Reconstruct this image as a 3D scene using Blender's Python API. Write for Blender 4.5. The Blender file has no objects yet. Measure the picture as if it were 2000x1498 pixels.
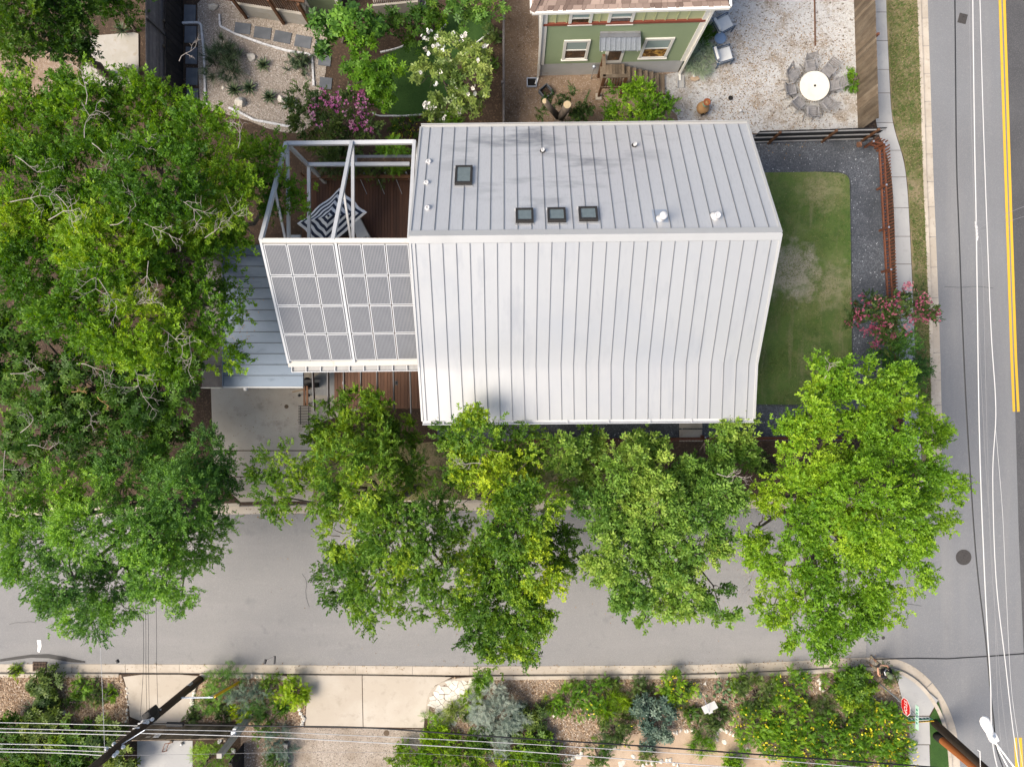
import bpy, bmesh, math, random
import numpy as np
from mathutils import Vector, Matrix, Quaternion, noise as mnoise

# ------------------------------------------------------------------ camera, sky, sun, exposure
SC = bpy.context.scene
COL = SC.collection
F, H = 1380.0, 31.0                    # focal length in photo pixels, flying height in metres
_d0 = Vector(((1012 - 1000) / F, -(735 - 749) / F, -1.0)).normalized()
ROT = _d0.rotation_difference(Vector((0, 0, -1))).to_matrix()
cam_d = bpy.data.cameras.new('camera')
cam = bpy.data.objects.new('camera', cam_d)
COL.objects.link(cam)
cam.matrix_world = Matrix.Translation((0, 0, H)) @ ROT.to_4x4()
cam_d.sensor_fit = 'HORIZONTAL'
cam_d.sensor_width = 36.0
cam_d.lens = F / 2000.0 * 36.0
cam_d.clip_start = 0.5
cam_d.clip_end = 1000.0
SC.camera = cam

SUN_AZ = math.radians(246)             # compass bearing the light comes from (north = +y, east = +x)
SUN_EL = math.radians(52)
world = bpy.data.worlds.new('World')
SC.world = world
world.use_nodes = True
_nt = world.node_tree
_bg = _nt.nodes['Background']
_sky = _nt.nodes.new('ShaderNodeTexSky')
_sky.sky_type = 'NISHITA'
_sky.sun_disc = False
_sky.sun_elevation = SUN_EL
_sky.sun_rotation = SUN_AZ
_sky.air_density = 1.0
_sky.dust_density = 4.0
_sky.ozone_density = 1.0
_nt.links.new(_sky.outputs[0], _bg.inputs[0])
_bg.inputs[1].default_value = 0.095
sun_d = bpy.data.lights.new('sun', 'SUN')
sun = bpy.data.objects.new('sun', sun_d)
COL.objects.link(sun)
sun_d.energy = 2.1
sun_d.angle = math.radians(34)
sun_d.color = (1.0, 0.90, 0.76)
_to = Vector((math.sin(SUN_AZ) * math.cos(SUN_EL), math.cos(SUN_AZ) * math.cos(SUN_EL), math.sin(SUN_EL)))
sun.rotation_euler = _to.to_track_quat('Z', 'Y').to_euler()
sun.location = _to * 60
SC.view_settings.view_transform = 'Standard'
SC.view_settings.look = 'None'
SC.view_settings.gamma = 1.0
SC.view_settings.use_curve_mapping = False
SC.view_settings.exposure = 1.27
SC.render.engine = 'CYCLES'
SC.cycles.max_bounces = 6
SC.cycles.transparent_max_bounces = 8
SC.cycles.sample_clamp_indirect = 4.0

# ------------------------------------------------------------------ helpers
G = 0.10                                # height of the yards above the road


def P(px, py, z=G):
    d = ROT @ Vector(((px - 1000) / F, -(py - 749) / F, -1.0))
    t = (z - H) / d.z
    return Vector((d.x * t, d.y * t, z))


def S(z=G):
    return (H - z) / F


def PP(px, py, p0, n):
    d = ROT @ Vector(((px - 1000) / F, -(py - 749) / F, -1.0))
    o = Vector((0, 0, H))
    return o + d * ((p0 - o).dot(n) / d.dot(n))


def tag(o, label=None, cat=None, group=None, kind=None):
    if label: o['label'] = label
    if cat: o['category'] = cat
    if group: o['group'] = group
    if kind: o['kind'] = kind
    return o


def wloc(o):
    v = Vector((0, 0, 0))
    while o is not None:
        v += o.location
        o = o.parent
    return v


def thing(name, loc, label, cat, group=None):
    o = bpy.data.objects.new(name, None)
    COL.objects.link(o)
    o.location = loc
    o.empty_display_size = 0.3
    return tag(o, label, cat, group)


class MB:
    """collects geometry in world coordinates"""
    def __init__(self):
        self.v, self.f, self.m = [], [], []

    def add(self, vs, fs, mi=0):
        b = len(self.v)
        self.v += [tuple(x) for x in vs]
        self.f += [tuple(b + i for i in f) for f in fs]
        self.m += [mi] * len(fs)
        return self

    def hexa(self, c, mi=0):            # 4 bottom corners then 4 top corners, counter-clockwise from above
        return self.add(c, [(3, 2, 1, 0), (4, 5, 6, 7), (0, 1, 5, 4), (1, 2, 6, 5), (2, 3, 7, 6), (3, 0, 4, 7)], mi)

    def box(self, c, sx, sy, sz, rz=0.0, mi=0):   # c = centre of the base
        c = Vector(c); ca, sa = math.cos(rz), math.sin(rz)
        q = []
        for z in (0, sz):
            for x, y in ((-1, -1), (1, -1), (1, 1), (-1, 1)):
                x2, y2 = x * sx / 2, y * sy / 2
                q.append((c.x + x2 * ca - y2 * sa, c.y + x2 * sa + y2 * ca, c.z + z))
        return self.hexa(q, mi)

    def beam(self, a, b, w, h, mi=0, up=(0, 0, 1)):
        a, b = Vector(a), Vector(b)
        d = (b - a).normalized(); up = Vector(up)
        s = d.cross(up)
        if s.length < 1e-4: s = d.cross(Vector((0, 1, 0)))
        s.normalize(); t = s.cross(d).normalized()
        q = []
        for o in (-1, 1):
            for e, x in ((a, -1), (a, 1), (b, 1), (b, -1)):
                q.append(e + s * (x * w / 2) + t * (o * h / 2))
        return self.hexa(q, mi)

    def tube(self, pts, rs, n=8, mi=0, cap=True):
        pts = [Vector(p) for p in pts]
        if not hasattr(rs, '__len__'): rs = [rs] * len(pts)
        base = len(self.v); ref = None
        for i, p in enumerate(pts):
            d = (pts[min(i + 1, len(pts) - 1)] - pts[max(i - 1, 0)]).normalized()
            if ref is None:
                ref = d.cross(Vector((0.31, 0.17, 0.93)) if abs(d.z) < 0.9 else Vector((0, 1, 0))).normalized()
            ref = (ref - d * ref.dot(d)).normalized(); bi = d.cross(ref)
            for k in range(n):
                a = 2 * math.pi * k / n
                self.v.append(tuple(p + (ref * math.cos(a) + bi * math.sin(a)) * rs[i]))
        for i in range(len(pts) - 1):
            for k in range(n):
                k2 = (k + 1) % n
                self.f.append((base + i * n + k, base + i * n + k2, base + (i + 1) * n + k2, base + (i + 1) * n + k)); self.m.append(mi)
        if cap:
            self.f.append(tuple(base + k for k in reversed(range(n)))); self.m.append(mi)
            self.f.append(tuple(base + (len(pts) - 1) * n + k for k in range(n))); self.m.append(mi)
        return self

    def lathe(self, c, prof, n=16, mi=0):         # prof: (radius, z)
        c = Vector(c); base = len(self.v)
        for r, z in prof:
            for k in range(n):
                a = 2 * math.pi * k / n
                self.v.append((c.x + r * math.cos(a), c.y + r * math.sin(a), c.z + z))
        for i in range(len(prof) - 1):
            for k in range(n):
                k2 = (k + 1) % n
                self.f.append((base + i * n + k, base + i * n + k2, base + (i + 1) * n + k2, base + (i + 1) * n + k)); self.m.append(mi)
        self.f.append(tuple(base + k for k in reversed(range(n)))); self.m.append(mi)
        self.f.append(tuple(base + (len(prof) - 1) * n + k for k in range(n))); self.m.append(mi)
        return self

    def prism(self, poly, z0, z1, mi=0):          # poly: list of xy, any winding
        poly = [(p[0], p[1]) for p in poly]
        ar = sum(poly[i - 1][0] * poly[i][1] - poly[i][0] * poly[i - 1][1] for i in range(len(poly)))
        if ar < 0: poly = poly[::-1]
        n = len(poly)
        self.add([(x, y, z0) for x, y in poly] + [(x, y, z1) for x, y in poly],
                 [tuple(reversed(range(n))), tuple(range(n, 2 * n))] + [(i, (i + 1) % n, n + (i + 1) % n, n + i) for i in range(n)], mi)
        return self

    def rock(self, c, sx, sy, sz, rng, mi=0, sub=1):
        bm = bmesh.new(); bmesh.ops.create_icosphere(bm, subdivisions=sub, radius=1)
        o = Vector((rng.uniform(-50, 50),) * 3); rz = rng.uniform(0, 6.28); ca, sa = math.cos(rz), math.sin(rz)
        for v in bm.verts:
            k = 0.8 + 0.5 * mnoise.noise(v.co * 1.1 + o)
            x, y, z = v.co.x * k * sx, v.co.y * k * sy, v.co.z * k * sz
            v.co = Vector((c[0] + x * ca - y * sa, c[1] + x * sa + y * ca, c[2] + max(z, -0.25 * sz) + 0.2 * sz))
        bm.verts.index_update()
        self.add([v.co[:] for v in bm.verts], [[v.index for v in f.verts] for f in bm.faces], mi)
        bm.free(); return self

    def build(self, name, mats, parent=None, smooth=False, label=None, cat=None, group=None, kind=None):
        if not isinstance(mats, (list, tuple)): mats = [mats]
        if parent is not None:
            off = wloc(parent)
        else:
            a = np.array(self.v); off = Vector(((a[:, 0].min() + a[:, 0].max()) / 2, (a[:, 1].min() + a[:, 1].max()) / 2, a[:, 2].min()))
        me = bpy.data.meshes.new(name)
        me.from_pydata([(x - off.x, y - off.y, z - off.z) for x, y, z in self.v], [], self.f)
        for m in mats: me.materials.append(m)
        if len(mats) > 1: me.polygons.foreach_set('material_index', self.m)
        if smooth: me.polygons.foreach_set('use_smooth', [True] * len(me.polygons))
        me.update()
        o = bpy.data.objects.new(name, me); COL.objects.link(o)
        if parent is not None: o.parent = parent
        else: o.location = off
        return tag(o, label, cat, group, kind)


def copy_tree(o, parent=None):
    c = o.copy(); COL.objects.link(c); c.parent = parent
    for ch in o.children: copy_tree(ch, c)
    return c


def bevel(o, w=0.01, seg=1):
    m = o.modifiers.new('bevel', 'BEVEL'); m.width = w; m.segments = seg; m.limit_method = 'ANGLE'
    return o


def lin(c):                            # sRGB 0..255 -> linear
    return tuple(((x / 255) / 12.92 if x <= 10 else ((x / 255 + 0.055) / 1.055) ** 2.4) for x in c)


# ------------------------------------------------------------------ materials
def nmat(name, base, layers=(), rough=0.8, metal=0.0, spec=0.3, bump=None, rnd=0.0, coord='Object', tint=None):
    """layers: (kind, scale, colour, lo, hi, amount[, stretch]) mixed over the base; bump: (scale, strength, distance)"""
    m = bpy.data.materials.new(name); m.use_nodes = True
    nt = m.node_tree; N, L = nt.nodes, nt.links
    b = N['Principled BSDF']
    b.inputs['Roughness'].default_value = rough; b.inputs['Metallic'].default_value = metal
    b.inputs['Specular IOR Level'].default_value = spec
    tc = N.new('ShaderNodeTexCoord')
    rgb = N.new('ShaderNodeRGB'); rgb.outputs[0].default_value = (*base, 1)
    cur = rgb.outputs[0]
    for i, ly in enumerate(layers):
        kind, sc, colr, lo, hi, amt = ly[:6]
        st = ly[6] if len(ly) > 6 else (1, 1, 1)
        mp = N.new('ShaderNodeMapping'); mp.inputs['Scale'].default_value = st
        mp.inputs['Location'].default_value = (3.7 * i, 1.3 * i, 0)
        L.new(tc.outputs[coord], mp.inputs[0])
        if kind == 'vor':
            t = N.new('ShaderNodeTexVoronoi'); t.inputs['Scale'].default_value = sc; out = t.outputs['Distance']
        elif kind == 'cell':
            t = N.new('ShaderNodeTexVoronoi'); t.inputs['Scale'].default_value = sc
            sp = N.new('ShaderNodeSeparateColor'); L.new(t.outputs['Color'], sp.inputs[0]); out = sp.outputs[0]
        elif kind == 'edge':
            t = N.new('ShaderNodeTexVoronoi'); t.feature = 'DISTANCE_TO_EDGE'; t.inputs['Scale'].default_value = sc; out = t.outputs['Distance']
        elif kind == 'spot':              # sc = (x, y, radius) in object space, ragged edge
            ns = N.new('ShaderNodeTexNoise'); ns.inputs['Scale'].default_value = 2.2; ns.inputs['Detail'].default_value = 6; L.new(tc.outputs[coord], ns.inputs['Vector'])
            vd = N.new('ShaderNodeVectorMath'); vd.operation = 'DISTANCE'; L.new(tc.outputs[coord], vd.inputs[0]); vd.inputs[1].default_value = (sc[0], sc[1], 0)
            t = N.new('ShaderNodeMath'); t.operation = 'MULTIPLY_ADD'; t.inputs[1].default_value = -1.0 / sc[2]; L.new(vd.outputs['Value'], t.inputs[0]); L.new(ns.outputs[0], t.inputs[2]); out = t.outputs[0]
        elif kind == 'wave':
            t = N.new('ShaderNodeTexWave'); t.inputs['Scale'].default_value = sc; t.inputs['Distortion'].default_value = 0.0; out = t.outputs['Fac']
        else:
            t = N.new('ShaderNodeTexNoise'); t.inputs['Scale'].default_value = sc; t.inputs['Detail'].default_value = 5.0
            t.inputs['Roughness'].default_value = 0.6; out = t.outputs[0]
        if kind != 'spot': L.new(mp.outputs[0], t.inputs['Vector'])
        mr = N.new('ShaderNodeMapRange'); mr.inputs[1].default_value = lo; mr.inputs[2].default_value = hi; mr.inputs[4].default_value = amt
        L.new(out, mr.inputs[0])
        if len(ly) > 7:                   # (x, y, radius): the layer fades out away from that point
            vd = N.new('ShaderNodeVectorMath'); vd.operation = 'DISTANCE'; L.new(tc.outputs[coord], vd.inputs[0]); vd.inputs[1].default_value = ly[7][:3]
            m2 = N.new('ShaderNodeMapRange'); m2.inputs[1].default_value = ly[7][3]; m2.inputs[2].default_value = ly[7][3] * .35; L.new(vd.outputs['Value'], m2.inputs[0])
            m3 = N.new('ShaderNodeMath'); m3.operation = 'MULTIPLY'; L.new(mr.outputs[0], m3.inputs[0]); L.new(m2.outputs[0], m3.inputs[1]); mr = m3
        mx = N.new('ShaderNodeMix'); mx.data_type = 'RGBA'
        L.new(mr.outputs[0], mx.inputs[0]); L.new(cur, mx.inputs[6]); mx.inputs[7].default_value = (*colr, 1)
        cur = mx.outputs[2]
    if rnd:
        oi = N.new('ShaderNodeObjectInfo'); hs = N.new('ShaderNodeHueSaturation')
        mr = N.new('ShaderNodeMapRange'); mr.inputs[3].default_value = 1 - rnd; mr.inputs[4].default_value = 1 + rnd
        L.new(oi.outputs['Random'], mr.inputs[0]); L.new(mr.outputs[0], hs.inputs['Value']); L.new(cur, hs.inputs['Color']); cur = hs.outputs[0]
    if tint is not None:
        at = N.new('ShaderNodeAttribute'); at.attribute_name = 'tint'
        mx = N.new('ShaderNodeMix'); mx.data_type = 'RGBA'; L.new(at.outputs['Fac'], mx.inputs[0]); L.new(cur, mx.inputs[6]); mx.inputs[7].default_value = (*tint, 1)
        cur = mx.outputs[2]
    L.new(cur, b.inputs['Base Color'])
    if bump:
        t = N.new('ShaderNodeTexNoise'); t.inputs['Scale'].default_value = bump[0]; t.inputs['Detail'].default_value = 4
        L.new(tc.outputs[coord], t.inputs['Vector'])
        bp = N.new('ShaderNodeBump'); bp.inputs['Strength'].default_value = bump[1]; bp.inputs['Distance'].default_value = bump[2]
        L.new(t.outputs[0], bp.inputs['Height']); L.new(bp.outputs[0], b.inputs['Normal'])
    return m


def leafmat(name, cols, trans=0.35, rough=0.55):
    """cols: dark, mid, young and painted sunlit leaf colours; 'tint' (0..1) runs along them"""
    m = bpy.data.materials.new(name); m.use_nodes = True
    nt = m.node_tree; N, L = nt.nodes, nt.links
    b = N['Principled BSDF']; b.inputs['Roughness'].default_value = rough; b.inputs['Specular IOR Level'].default_value = 0.35
    at = N.new('ShaderNodeAttribute'); at.attribute_name = 'tint'
    rp = N.new('ShaderNodeValToRGB'); e = rp.color_ramp.elements
    e[0].position = 0.0; e[0].color = (*cols[0], 1); e[1].position = 1.0; e[1].color = (*cols[-1], 1)
    for i, c in enumerate(cols[1:-1]):
        x = e.new((i + 1) / (len(cols) - 1)); x.color = (*c, 1)
    L.new(at.outputs['Fac'], rp.inputs[0]); L.new(rp.outputs[0], b.inputs['Base Color'])
    hs = N.new('ShaderNodeHueSaturation'); hs.inputs['Hue'].default_value = 0.485; hs.inputs['Saturation'].default_value = 1.1; hs.inputs['Value'].default_value = 1.35
    L.new(rp.outputs[0], hs.inputs['Color'])
    tr = N.new('ShaderNodeBsdfTranslucent'); L.new(hs.outputs[0], tr.inputs[0])
    ms = N.new('ShaderNodeMixShader'); ms.inputs[0].default_value = trans
    L.new(b.outputs[0], ms.inputs[1]); L.new(tr.outputs[0], ms.inputs[2]); L.new(ms.outputs[0], N['Material Output'].inputs[0])
    return m


M = {}
M['soil'] = nmat('soil', (0.050, 0.033, 0.022), [('noise', 0.8, (0.075, 0.05, 0.034), .4, .65, .8), ('cell', 22, (0.15, 0.10, 0.065), .86, .92, .6), ('noise', 9, (0.03, 0.02, 0.014), .5, .7, .7)], 0.95, bump=(30, .6, .03))
M['dirt'] = nmat('dirt', (0.23, 0.165, 0.115), [('noise', 0.9, (0.14, 0.095, 0.062), .42, .7, .9), ('noise', 14, (0.30, 0.235, 0.18), .5, .7, .6), ('cell', 30, (0.36, 0.30, 0.25), .88, .92, .7), ('noise', 3.5, (0.085, 0.06, 0.042), .58, .7, .8)], 0.95, bump=(40, .5, .02))
M['asphalt'] = nmat('asphalt', (0.225, 0.220, 0.213), [('noise', 0.16, (0.19, 0.188, 0.186), .4, .65, .8), ('noise', 0.5, (0.26, 0.252, 0.243), .5, .7, .6, (.25, 1.6, 1)), ('noise', 60, (0.14, 0.14, 0.14), .5, .75, .55), ('cell', 70, (0.30, 0.29, 0.28), .86, .92, .5), ('noise', 1.6, (0.15, 0.15, 0.152), .6, .72, .5), ('noise', 25, (0.15, 0.148, 0.146), .54, .7, .5), ('noise', .9, (0.14, 0.14, 0.142), .64, .74, .5), ('noise', 6, (0.26, 0.255, 0.25), .6, .72, .35)], 0.9, bump=(60, .6, .02))
M['asphalt2'] = nmat('asphalt_avenue', (0.180, 0.186, 0.195), [('noise', 0.16, (0.155, 0.158, 0.165), .4, .65, .8), ('noise', 0.45, (0.225, 0.222, 0.218), .5, .7, .7, (1.8, .12, 1)), ('noise', 60, (0.13, 0.13, 0.135), .5, .75, .55), ('cell', 70, (0.28, 0.28, 0.27), .86, .92, .5), ('noise', 25, (0.15, 0.148, 0.146), .54, .7, .5), ('noise', .9, (0.14, 0.14, 0.142), .64, .74, .5), ('noise', 6, (0.26, 0.255, 0.25), .6, .72, .35)], 0.9, bump=(60, .6, .02))
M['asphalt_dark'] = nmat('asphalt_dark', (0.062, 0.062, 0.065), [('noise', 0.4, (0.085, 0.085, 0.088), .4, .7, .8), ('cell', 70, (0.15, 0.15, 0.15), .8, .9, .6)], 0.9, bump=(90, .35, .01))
M['tar'] = nmat('tar', (0.012, 0.012, 0.013), [('noise', 6, (0.03, 0.03, 0.03), .5, .7, .6)], 0.6)
M['concrete'] = nmat('concrete', (0.37, 0.325, 0.265), [('noise', 0.5, (0.44, 0.40, 0.34), .45, .7, .8), ('noise', 3, (0.29, 0.255, 0.205), .55, .72, .6), ('noise', 40, (0.25, 0.22, 0.18), .55, .8, .4)], 0.85, bump=(60, .2, .01), rnd=.06)
M['concrete_g'] = nmat('concrete_grey', (0.31, 0.31, 0.305), [('noise', 0.6, (0.37, 0.365, 0.35), .45, .7, .8), ('noise', 4, (0.24, 0.24, 0.24), .55, .72, .5), ('noise', 50, (0.22, 0.22, 0.22), .55, .8, .4)], 0.85, bump=(60, .2, .01), rnd=.06)
M['concrete_dw'] = nmat('concrete_old', (0.366, 0.329, 0.275), [('noise', 0.6, (0.451, 0.415, 0.360), .42, .7, .9), ('noise', 2.2, (0.232, 0.207, 0.171), .55, .72, .7), ('noise', 9, (0.207, 0.189, 0.159), .6, .75, .6), ('noise', 45, (0.268, 0.244, 0.207), .5, .8, .5)], 0.88, bump=(60, .25, .01))
M['kerb'] = nmat('kerb_concrete', (0.39, 0.34, 0.275), [('noise', 1.2, (0.48, 0.43, 0.36), .45, .7, .8), ('noise', 6, (0.26, 0.22, 0.175), .55, .7, .6)], 0.88, bump=(50, .25, .01), rnd=.1)
M['lawn'] = nmat('lawn', (0.085, 0.145, 0.032), [('noise', 0.6, (0.21, 0.20, 0.095), .46, .62, .8), ('noise', 0.45, (0.115, 0.165, 0.040), .4, .62, .8), ('noise', 2.2, (0.16, 0.165, 0.065), .5, .68, .6), ('noise', 26, (0.045, 0.085, 0.018), .45, .7, .6), ('noise', 1.3, (0.05, 0.10, 0.022), .5, .66, .7), ('noise', .8, (0.20, 0.19, 0.10), .55, .7, .65, (3, .35, 1)), ('spot', (-.1, .75, 3.0), (0.33, 0.30, 0.235), .0, .30, .85), ('spot', (1.1, 4.3, 2.4), (0.28, 0.25, 0.14), .05, .42, .75), ('spot', (1.6, .2, 2.6), (0.29, 0.26, 0.165), .05, .42, .75), ('noise', 12, (0.09, 0.125, 0.04), .5, .65, .45)], 0.95, bump=(70, .8, .03))
M['verge'] = nmat('verge', (0.12, 0.12, 0.045), [('noise', 0.7, (0.23, 0.185, 0.11), .40, .56, .9), ('noise', 3.0, (0.055, 0.10, 0.022), .52, .66, .85), ('noise', 24, (0.24, 0.20, 0.13), .55, .75, .55), ('noise', 9, (0.06, 0.06, 0.025), .52, .7, .5)], 0.95, bump=(60, .8, .03))
M['turf'] = nmat('turf', (0.03, 0.075, 0.014), [('noise', 1.2, (0.045, 0.10, 0.02), .4, .65, .9), ('noise', 20, (0.018, 0.045, 0.008), .45, .7, .7)], 0.95, bump=(70, .8, .03))
M['charcoal'] = nmat('charcoal_gravel', (0.070, 0.077, 0.089), [('cell', 26, (0.13, 0.142, 0.16), .4, .8, .9), ('cell', 30, (0.5, 0.52, 0.55), .985, .99, .9), ('noise', .7, (0.035, 0.04, 0.048), .45, .65, .6)], 0.9, bump=(45, .9, .04))
M['white_gravel'] = nmat('white_gravel', (0.37, 0.37, 0.365), [('noise', 0.4, (0.43, 0.435, 0.435), .4, .6, .9), ('noise', 9, (0.30, 0.275, 0.24), .5, .62, .8), ('noise', 0.7, (0.22, 0.175, 0.125), .50, .64, .8), ('noise', 7, (0.085, 0.062, 0.042), .575, .66, .9, (1, 1.7, 1)), ('cell', 28, (0.55, 0.54, 0.52), .8, .9, .6)], 0.92, bump=(40, .7, .03))
M['tan_gravel'] = nmat('tan_gravel', (0.22, 0.16, 0.11), [('cell', 34, (0.34, 0.27, 0.205), .5, .9, .9), ('cell', 26, (0.15, 0.105, 0.07), .72, .85, .8), ('cell', 30, (0.58, 0.53, 0.47), .93, .95, .9), ('noise', .8, (0.17, 0.125, 0.09), .5, .7, .6)], 0.92, bump=(35, .9, .04))
M['grey_gravel'] = nmat('grey_gravel', (0.30, 0.255, 0.21), [('cell', 38, (0.42, 0.38, 0.335), .5, .9, .9), ('cell', 30, (0.17, 0.135, 0.105), .74, .86, .8), ('cell', 34, (0.58, 0.54, 0.49), .93, .95, .9), ('noise', .8, (0.23, 0.185, 0.145), .5, .7, .6)], 0.92, bump=(35, .9, .04))
M['pebble_grey'] = nmat('pebble_grey', (0.22, 0.175, 0.14), [], 0.85, tint=(0.56, 0.50, 0.44))
M['pebble_tint'] = nmat('pebble', (0.15, 0.088, 0.046), [], 0.85, tint=(0.50, 0.385, 0.27))
M['decomposed'] = nmat('decomposed_granite', (0.36, 0.265, 0.185), [('noise', .9, (0.44, 0.345, 0.255), .4, .65, .8), ('noise', 20, (0.26, 0.19, 0.13), .5, .7, .6), ('noise', 3, (0.20, 0.14, 0.09), .6, .72, .6)], 0.95, bump=(40, .5, .02))
M['drive_gravel'] = nmat('drive_gravel', (0.29, 0.245, 0.20), [('cell', 32, (0.42, 0.375, 0.32), .5, .9, .8), ('noise', 1, (0.22, 0.175, 0.13), .45, .65, .7), ('cell', 24, (0.12, 0.10, 0.08), .86, .92, .7)], 0.92, bump=(40, .8, .03))
M['roof_n'] = nmat('metal_roof', (0.405, 0.410, 0.408), [('noise', .22, (0.44, 0.445, 0.442), .4, .6, .7), ('noise', 8, (0.40, 0.40, 0.405), .5, .7, .35, (3, .15, 1)), ('noise', .9, (0.33, 0.34, 0.355), .54, .72, .6, (2.2, .35, 1)), ('noise', .35, (0.36, 0.375, 0.395), .5, .7, .6)], 0.40, metal=0.35, spec=0.5, rnd=.012, bump=(.9, .10, .06))
M['roof_stain'] = nmat('metal_roof_stained', (0.47, 0.475, 0.485), [('noise', .22, (0.52, 0.525, 0.53), .4, .6, .7), ('noise', .8, (0.17, 0.18, 0.20), .50, .64, .8, (.45, 1.9, 1), (-1.3, 4.6, 5.6, 4.8)), ('noise', 8, (0.37, 0.37, 0.375), .5, .7, .35, (3, .15, 1))], 0.42, metal=0.35, spec=0.5, rnd=.012, bump=(.9, .10, .06))
M['roof_cap'] = nmat('ridge_cap', (0.43, 0.43, 0.42), [('noise', .8, (0.38, 0.38, 0.37), .5, .7, .6)], 0.45, metal=0.3, spec=0.5)
M['seam'] = nmat('roof_seam', (0.20, 0.205, 0.21), [], 0.45, metal=0.5)  # darker than the pans: the seams' shadow lines are put into the colour
M['seam_dark'] = nmat('dark_seam', (0.05, 0.06, 0.075), [], 0.5)
M['carport'] = nmat('carport_roof', (0.150, 0.190, 0.245), [('noise', .5, (0.12, 0.155, 0.205), .45, .65, .8), ('noise', 2.5, (0.075, 0.10, 0.14), .6, .72, .5, (.5, 1.5, 1))], 0.5, metal=0.3, rnd=.015)  # blue of the reflected sky is put into the base colour
M['white_steel'] = nmat('white_steel', (0.48, 0.49, 0.50), [('noise', 2, (0.41, 0.42, 0.43), .5, .7, .5)], 0.5)
M['rust_white'] = nmat('weathered_white', (0.52, 0.49, 0.44), [('noise', 3, (0.36, 0.22, 0.12), .6, .75, .7)], 0.6)
M['panel_frame'] = nmat('panel_frame', (0.52, 0.525, 0.53), [], 0.45, metal=.3)
M['grey_steel'] = nmat('grey_steel', (0.30, 0.30, 0.30), [('noise', 3, (0.20, 0.19, 0.18), .5, .7, .6)], 0.55, metal=.3)
M['dark_steel'] = nmat('dark_steel', (0.035, 0.033, 0.032), [], 0.5, metal=.3)
M['black'] = nmat('black_paint', (0.012, 0.012, 0.013), [], 0.6)
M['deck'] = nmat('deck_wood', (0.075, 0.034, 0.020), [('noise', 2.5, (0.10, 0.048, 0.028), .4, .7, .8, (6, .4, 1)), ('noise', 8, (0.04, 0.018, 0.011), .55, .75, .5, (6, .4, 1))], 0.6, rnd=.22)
M['deck2'] = nmat('deck_wood_painted_sun', (0.16, 0.078, 0.046), [('noise', 2.5, (0.20, 0.105, 0.066), .4, .7, .8, (6, .4, 1))], 0.6, rnd=.2)  # paler copy of the deck wood, sunlight painted into the colour
M['rust_wood'] = nmat('cedar_stain', (0.135, 0.050, 0.027), [('noise', 5, (0.18, 0.075, 0.042), .45, .7, .7)], 0.6, rnd=.15)
M['old_wood'] = nmat('weathered_wood', (0.125, 0.095, 0.066), [('noise', 3, (0.21, 0.17, 0.125), .45, .7, .8, (1, 1, .3)), ('noise', 12, (0.055, 0.04, 0.028), .55, .75, .6, (1, 1, .3))], 0.85, rnd=.35)
M['black_wood'] = nmat('dark_fence_wood', (0.018, 0.016, 0.016), [('noise', 3, (0.04, 0.034, 0.03), .5, .7, .8)], 0.7, rnd=.3)
M['grey_wood'] = nmat('grey_board', (0.12, 0.11, 0.11), [('noise', 4, (0.18, 0.165, 0.16), .45, .7, .7)], 0.8, rnd=.3)
M['brown_wood'] = nmat('brown_wood', (0.105, 0.048, 0.022), [('noise', 5, (0.15, 0.075, 0.038), .45, .7, .7)], 0.7, rnd=.2)
M['teak'] = nmat('weathered_teak', (0.20, 0.195, 0.195), [('noise', 6, (0.28, 0.27, 0.265), .45, .7, .7), ('noise', 14, (0.17, 0.15, 0.135), .55, .75, .6)], 0.8, rnd=.12)
M['stone_top'] = nmat('cream_stone', (0.62, 0.59, 0.50), [('noise', 3, (0.56, 0.52, 0.42), .5, .7, .6)], 0.6)
M['slate'] = nmat('slate', (0.105, 0.115, 0.13), [('noise', 3, (0.15, 0.16, 0.175), .45, .7, .8)], 0.8, rnd=.15)
M['limestone'] = nmat('limestone', (0.56, 0.52, 0.45), [('noise', 3, (0.64, 0.61, 0.55), .45, .65, .8), ('noise', 9, (0.40, 0.36, 0.30), .55, .7, .6)], 0.85, rnd=.12, bump=(18, .4, .02))
M['edging'] = nmat('white_brick', (0.60, 0.60, 0.60), [('noise', 6, (0.48, 0.47, 0.45), .5, .7, .6)], 0.8, rnd=.1)
M['bark'] = nmat('bark', (0.13, 0.105, 0.085), [('noise', 5, (0.075, 0.06, 0.048), .45, .7, .9, (1, 1, .3)), ('noise', 18, (0.19, 0.165, 0.14), .55, .75, .6)], 0.95, bump=(14, .7, .03))
M['dead'] = nmat('dead_wood', (0.34, 0.30, 0.27), [('noise', 5, (0.24, 0.21, 0.19), .45, .7, .8)], 0.9)
M['cutwood'] = nmat('cut_wood', (0.42, 0.34, 0.21), [('noise', 9, (0.40, 0.20, 0.08), .56, .66, .8)], 0.85)
M['green1'] = nmat('siding_green', (0.205, 0.255, 0.15), [('noise', 1.2, (0.225, 0.275, 0.165), .45, .7, .6)], 0.7)
M['green2'] = nmat('batten_green', (0.47, 0.49, 0.27), [('noise', 1.5, (0.50, 0.52, 0.30), .45, .7, .6)], 0.7)
M['trim'] = nmat('white_trim', (0.72, 0.70, 0.64), [('noise', 4, (0.62, 0.60, 0.55), .5, .7, .5)], 0.55)
M['redband'] = nmat('red_band', (0.23, 0.065, 0.04), [], 0.6)
M['stucco'] = nmat('stucco', (0.33, 0.31, 0.27), [('noise', 1.6, (0.38, 0.36, 0.33), .45, .65, .8), ('noise', 3, (0.26, 0.21, 0.14), .58, .7, .5)], 0.9, bump=(40, .3, .01))
M['foundation'] = nmat('foundation', (0.42, 0.42, 0.41), [('noise', 1.6, (0.46, 0.46, 0.46), .45, .65, .8), ('noise', 2, (0.32, 0.28, 0.2), .6, .72, .5)], 0.9, bump=(40, .3, .01))
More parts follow.
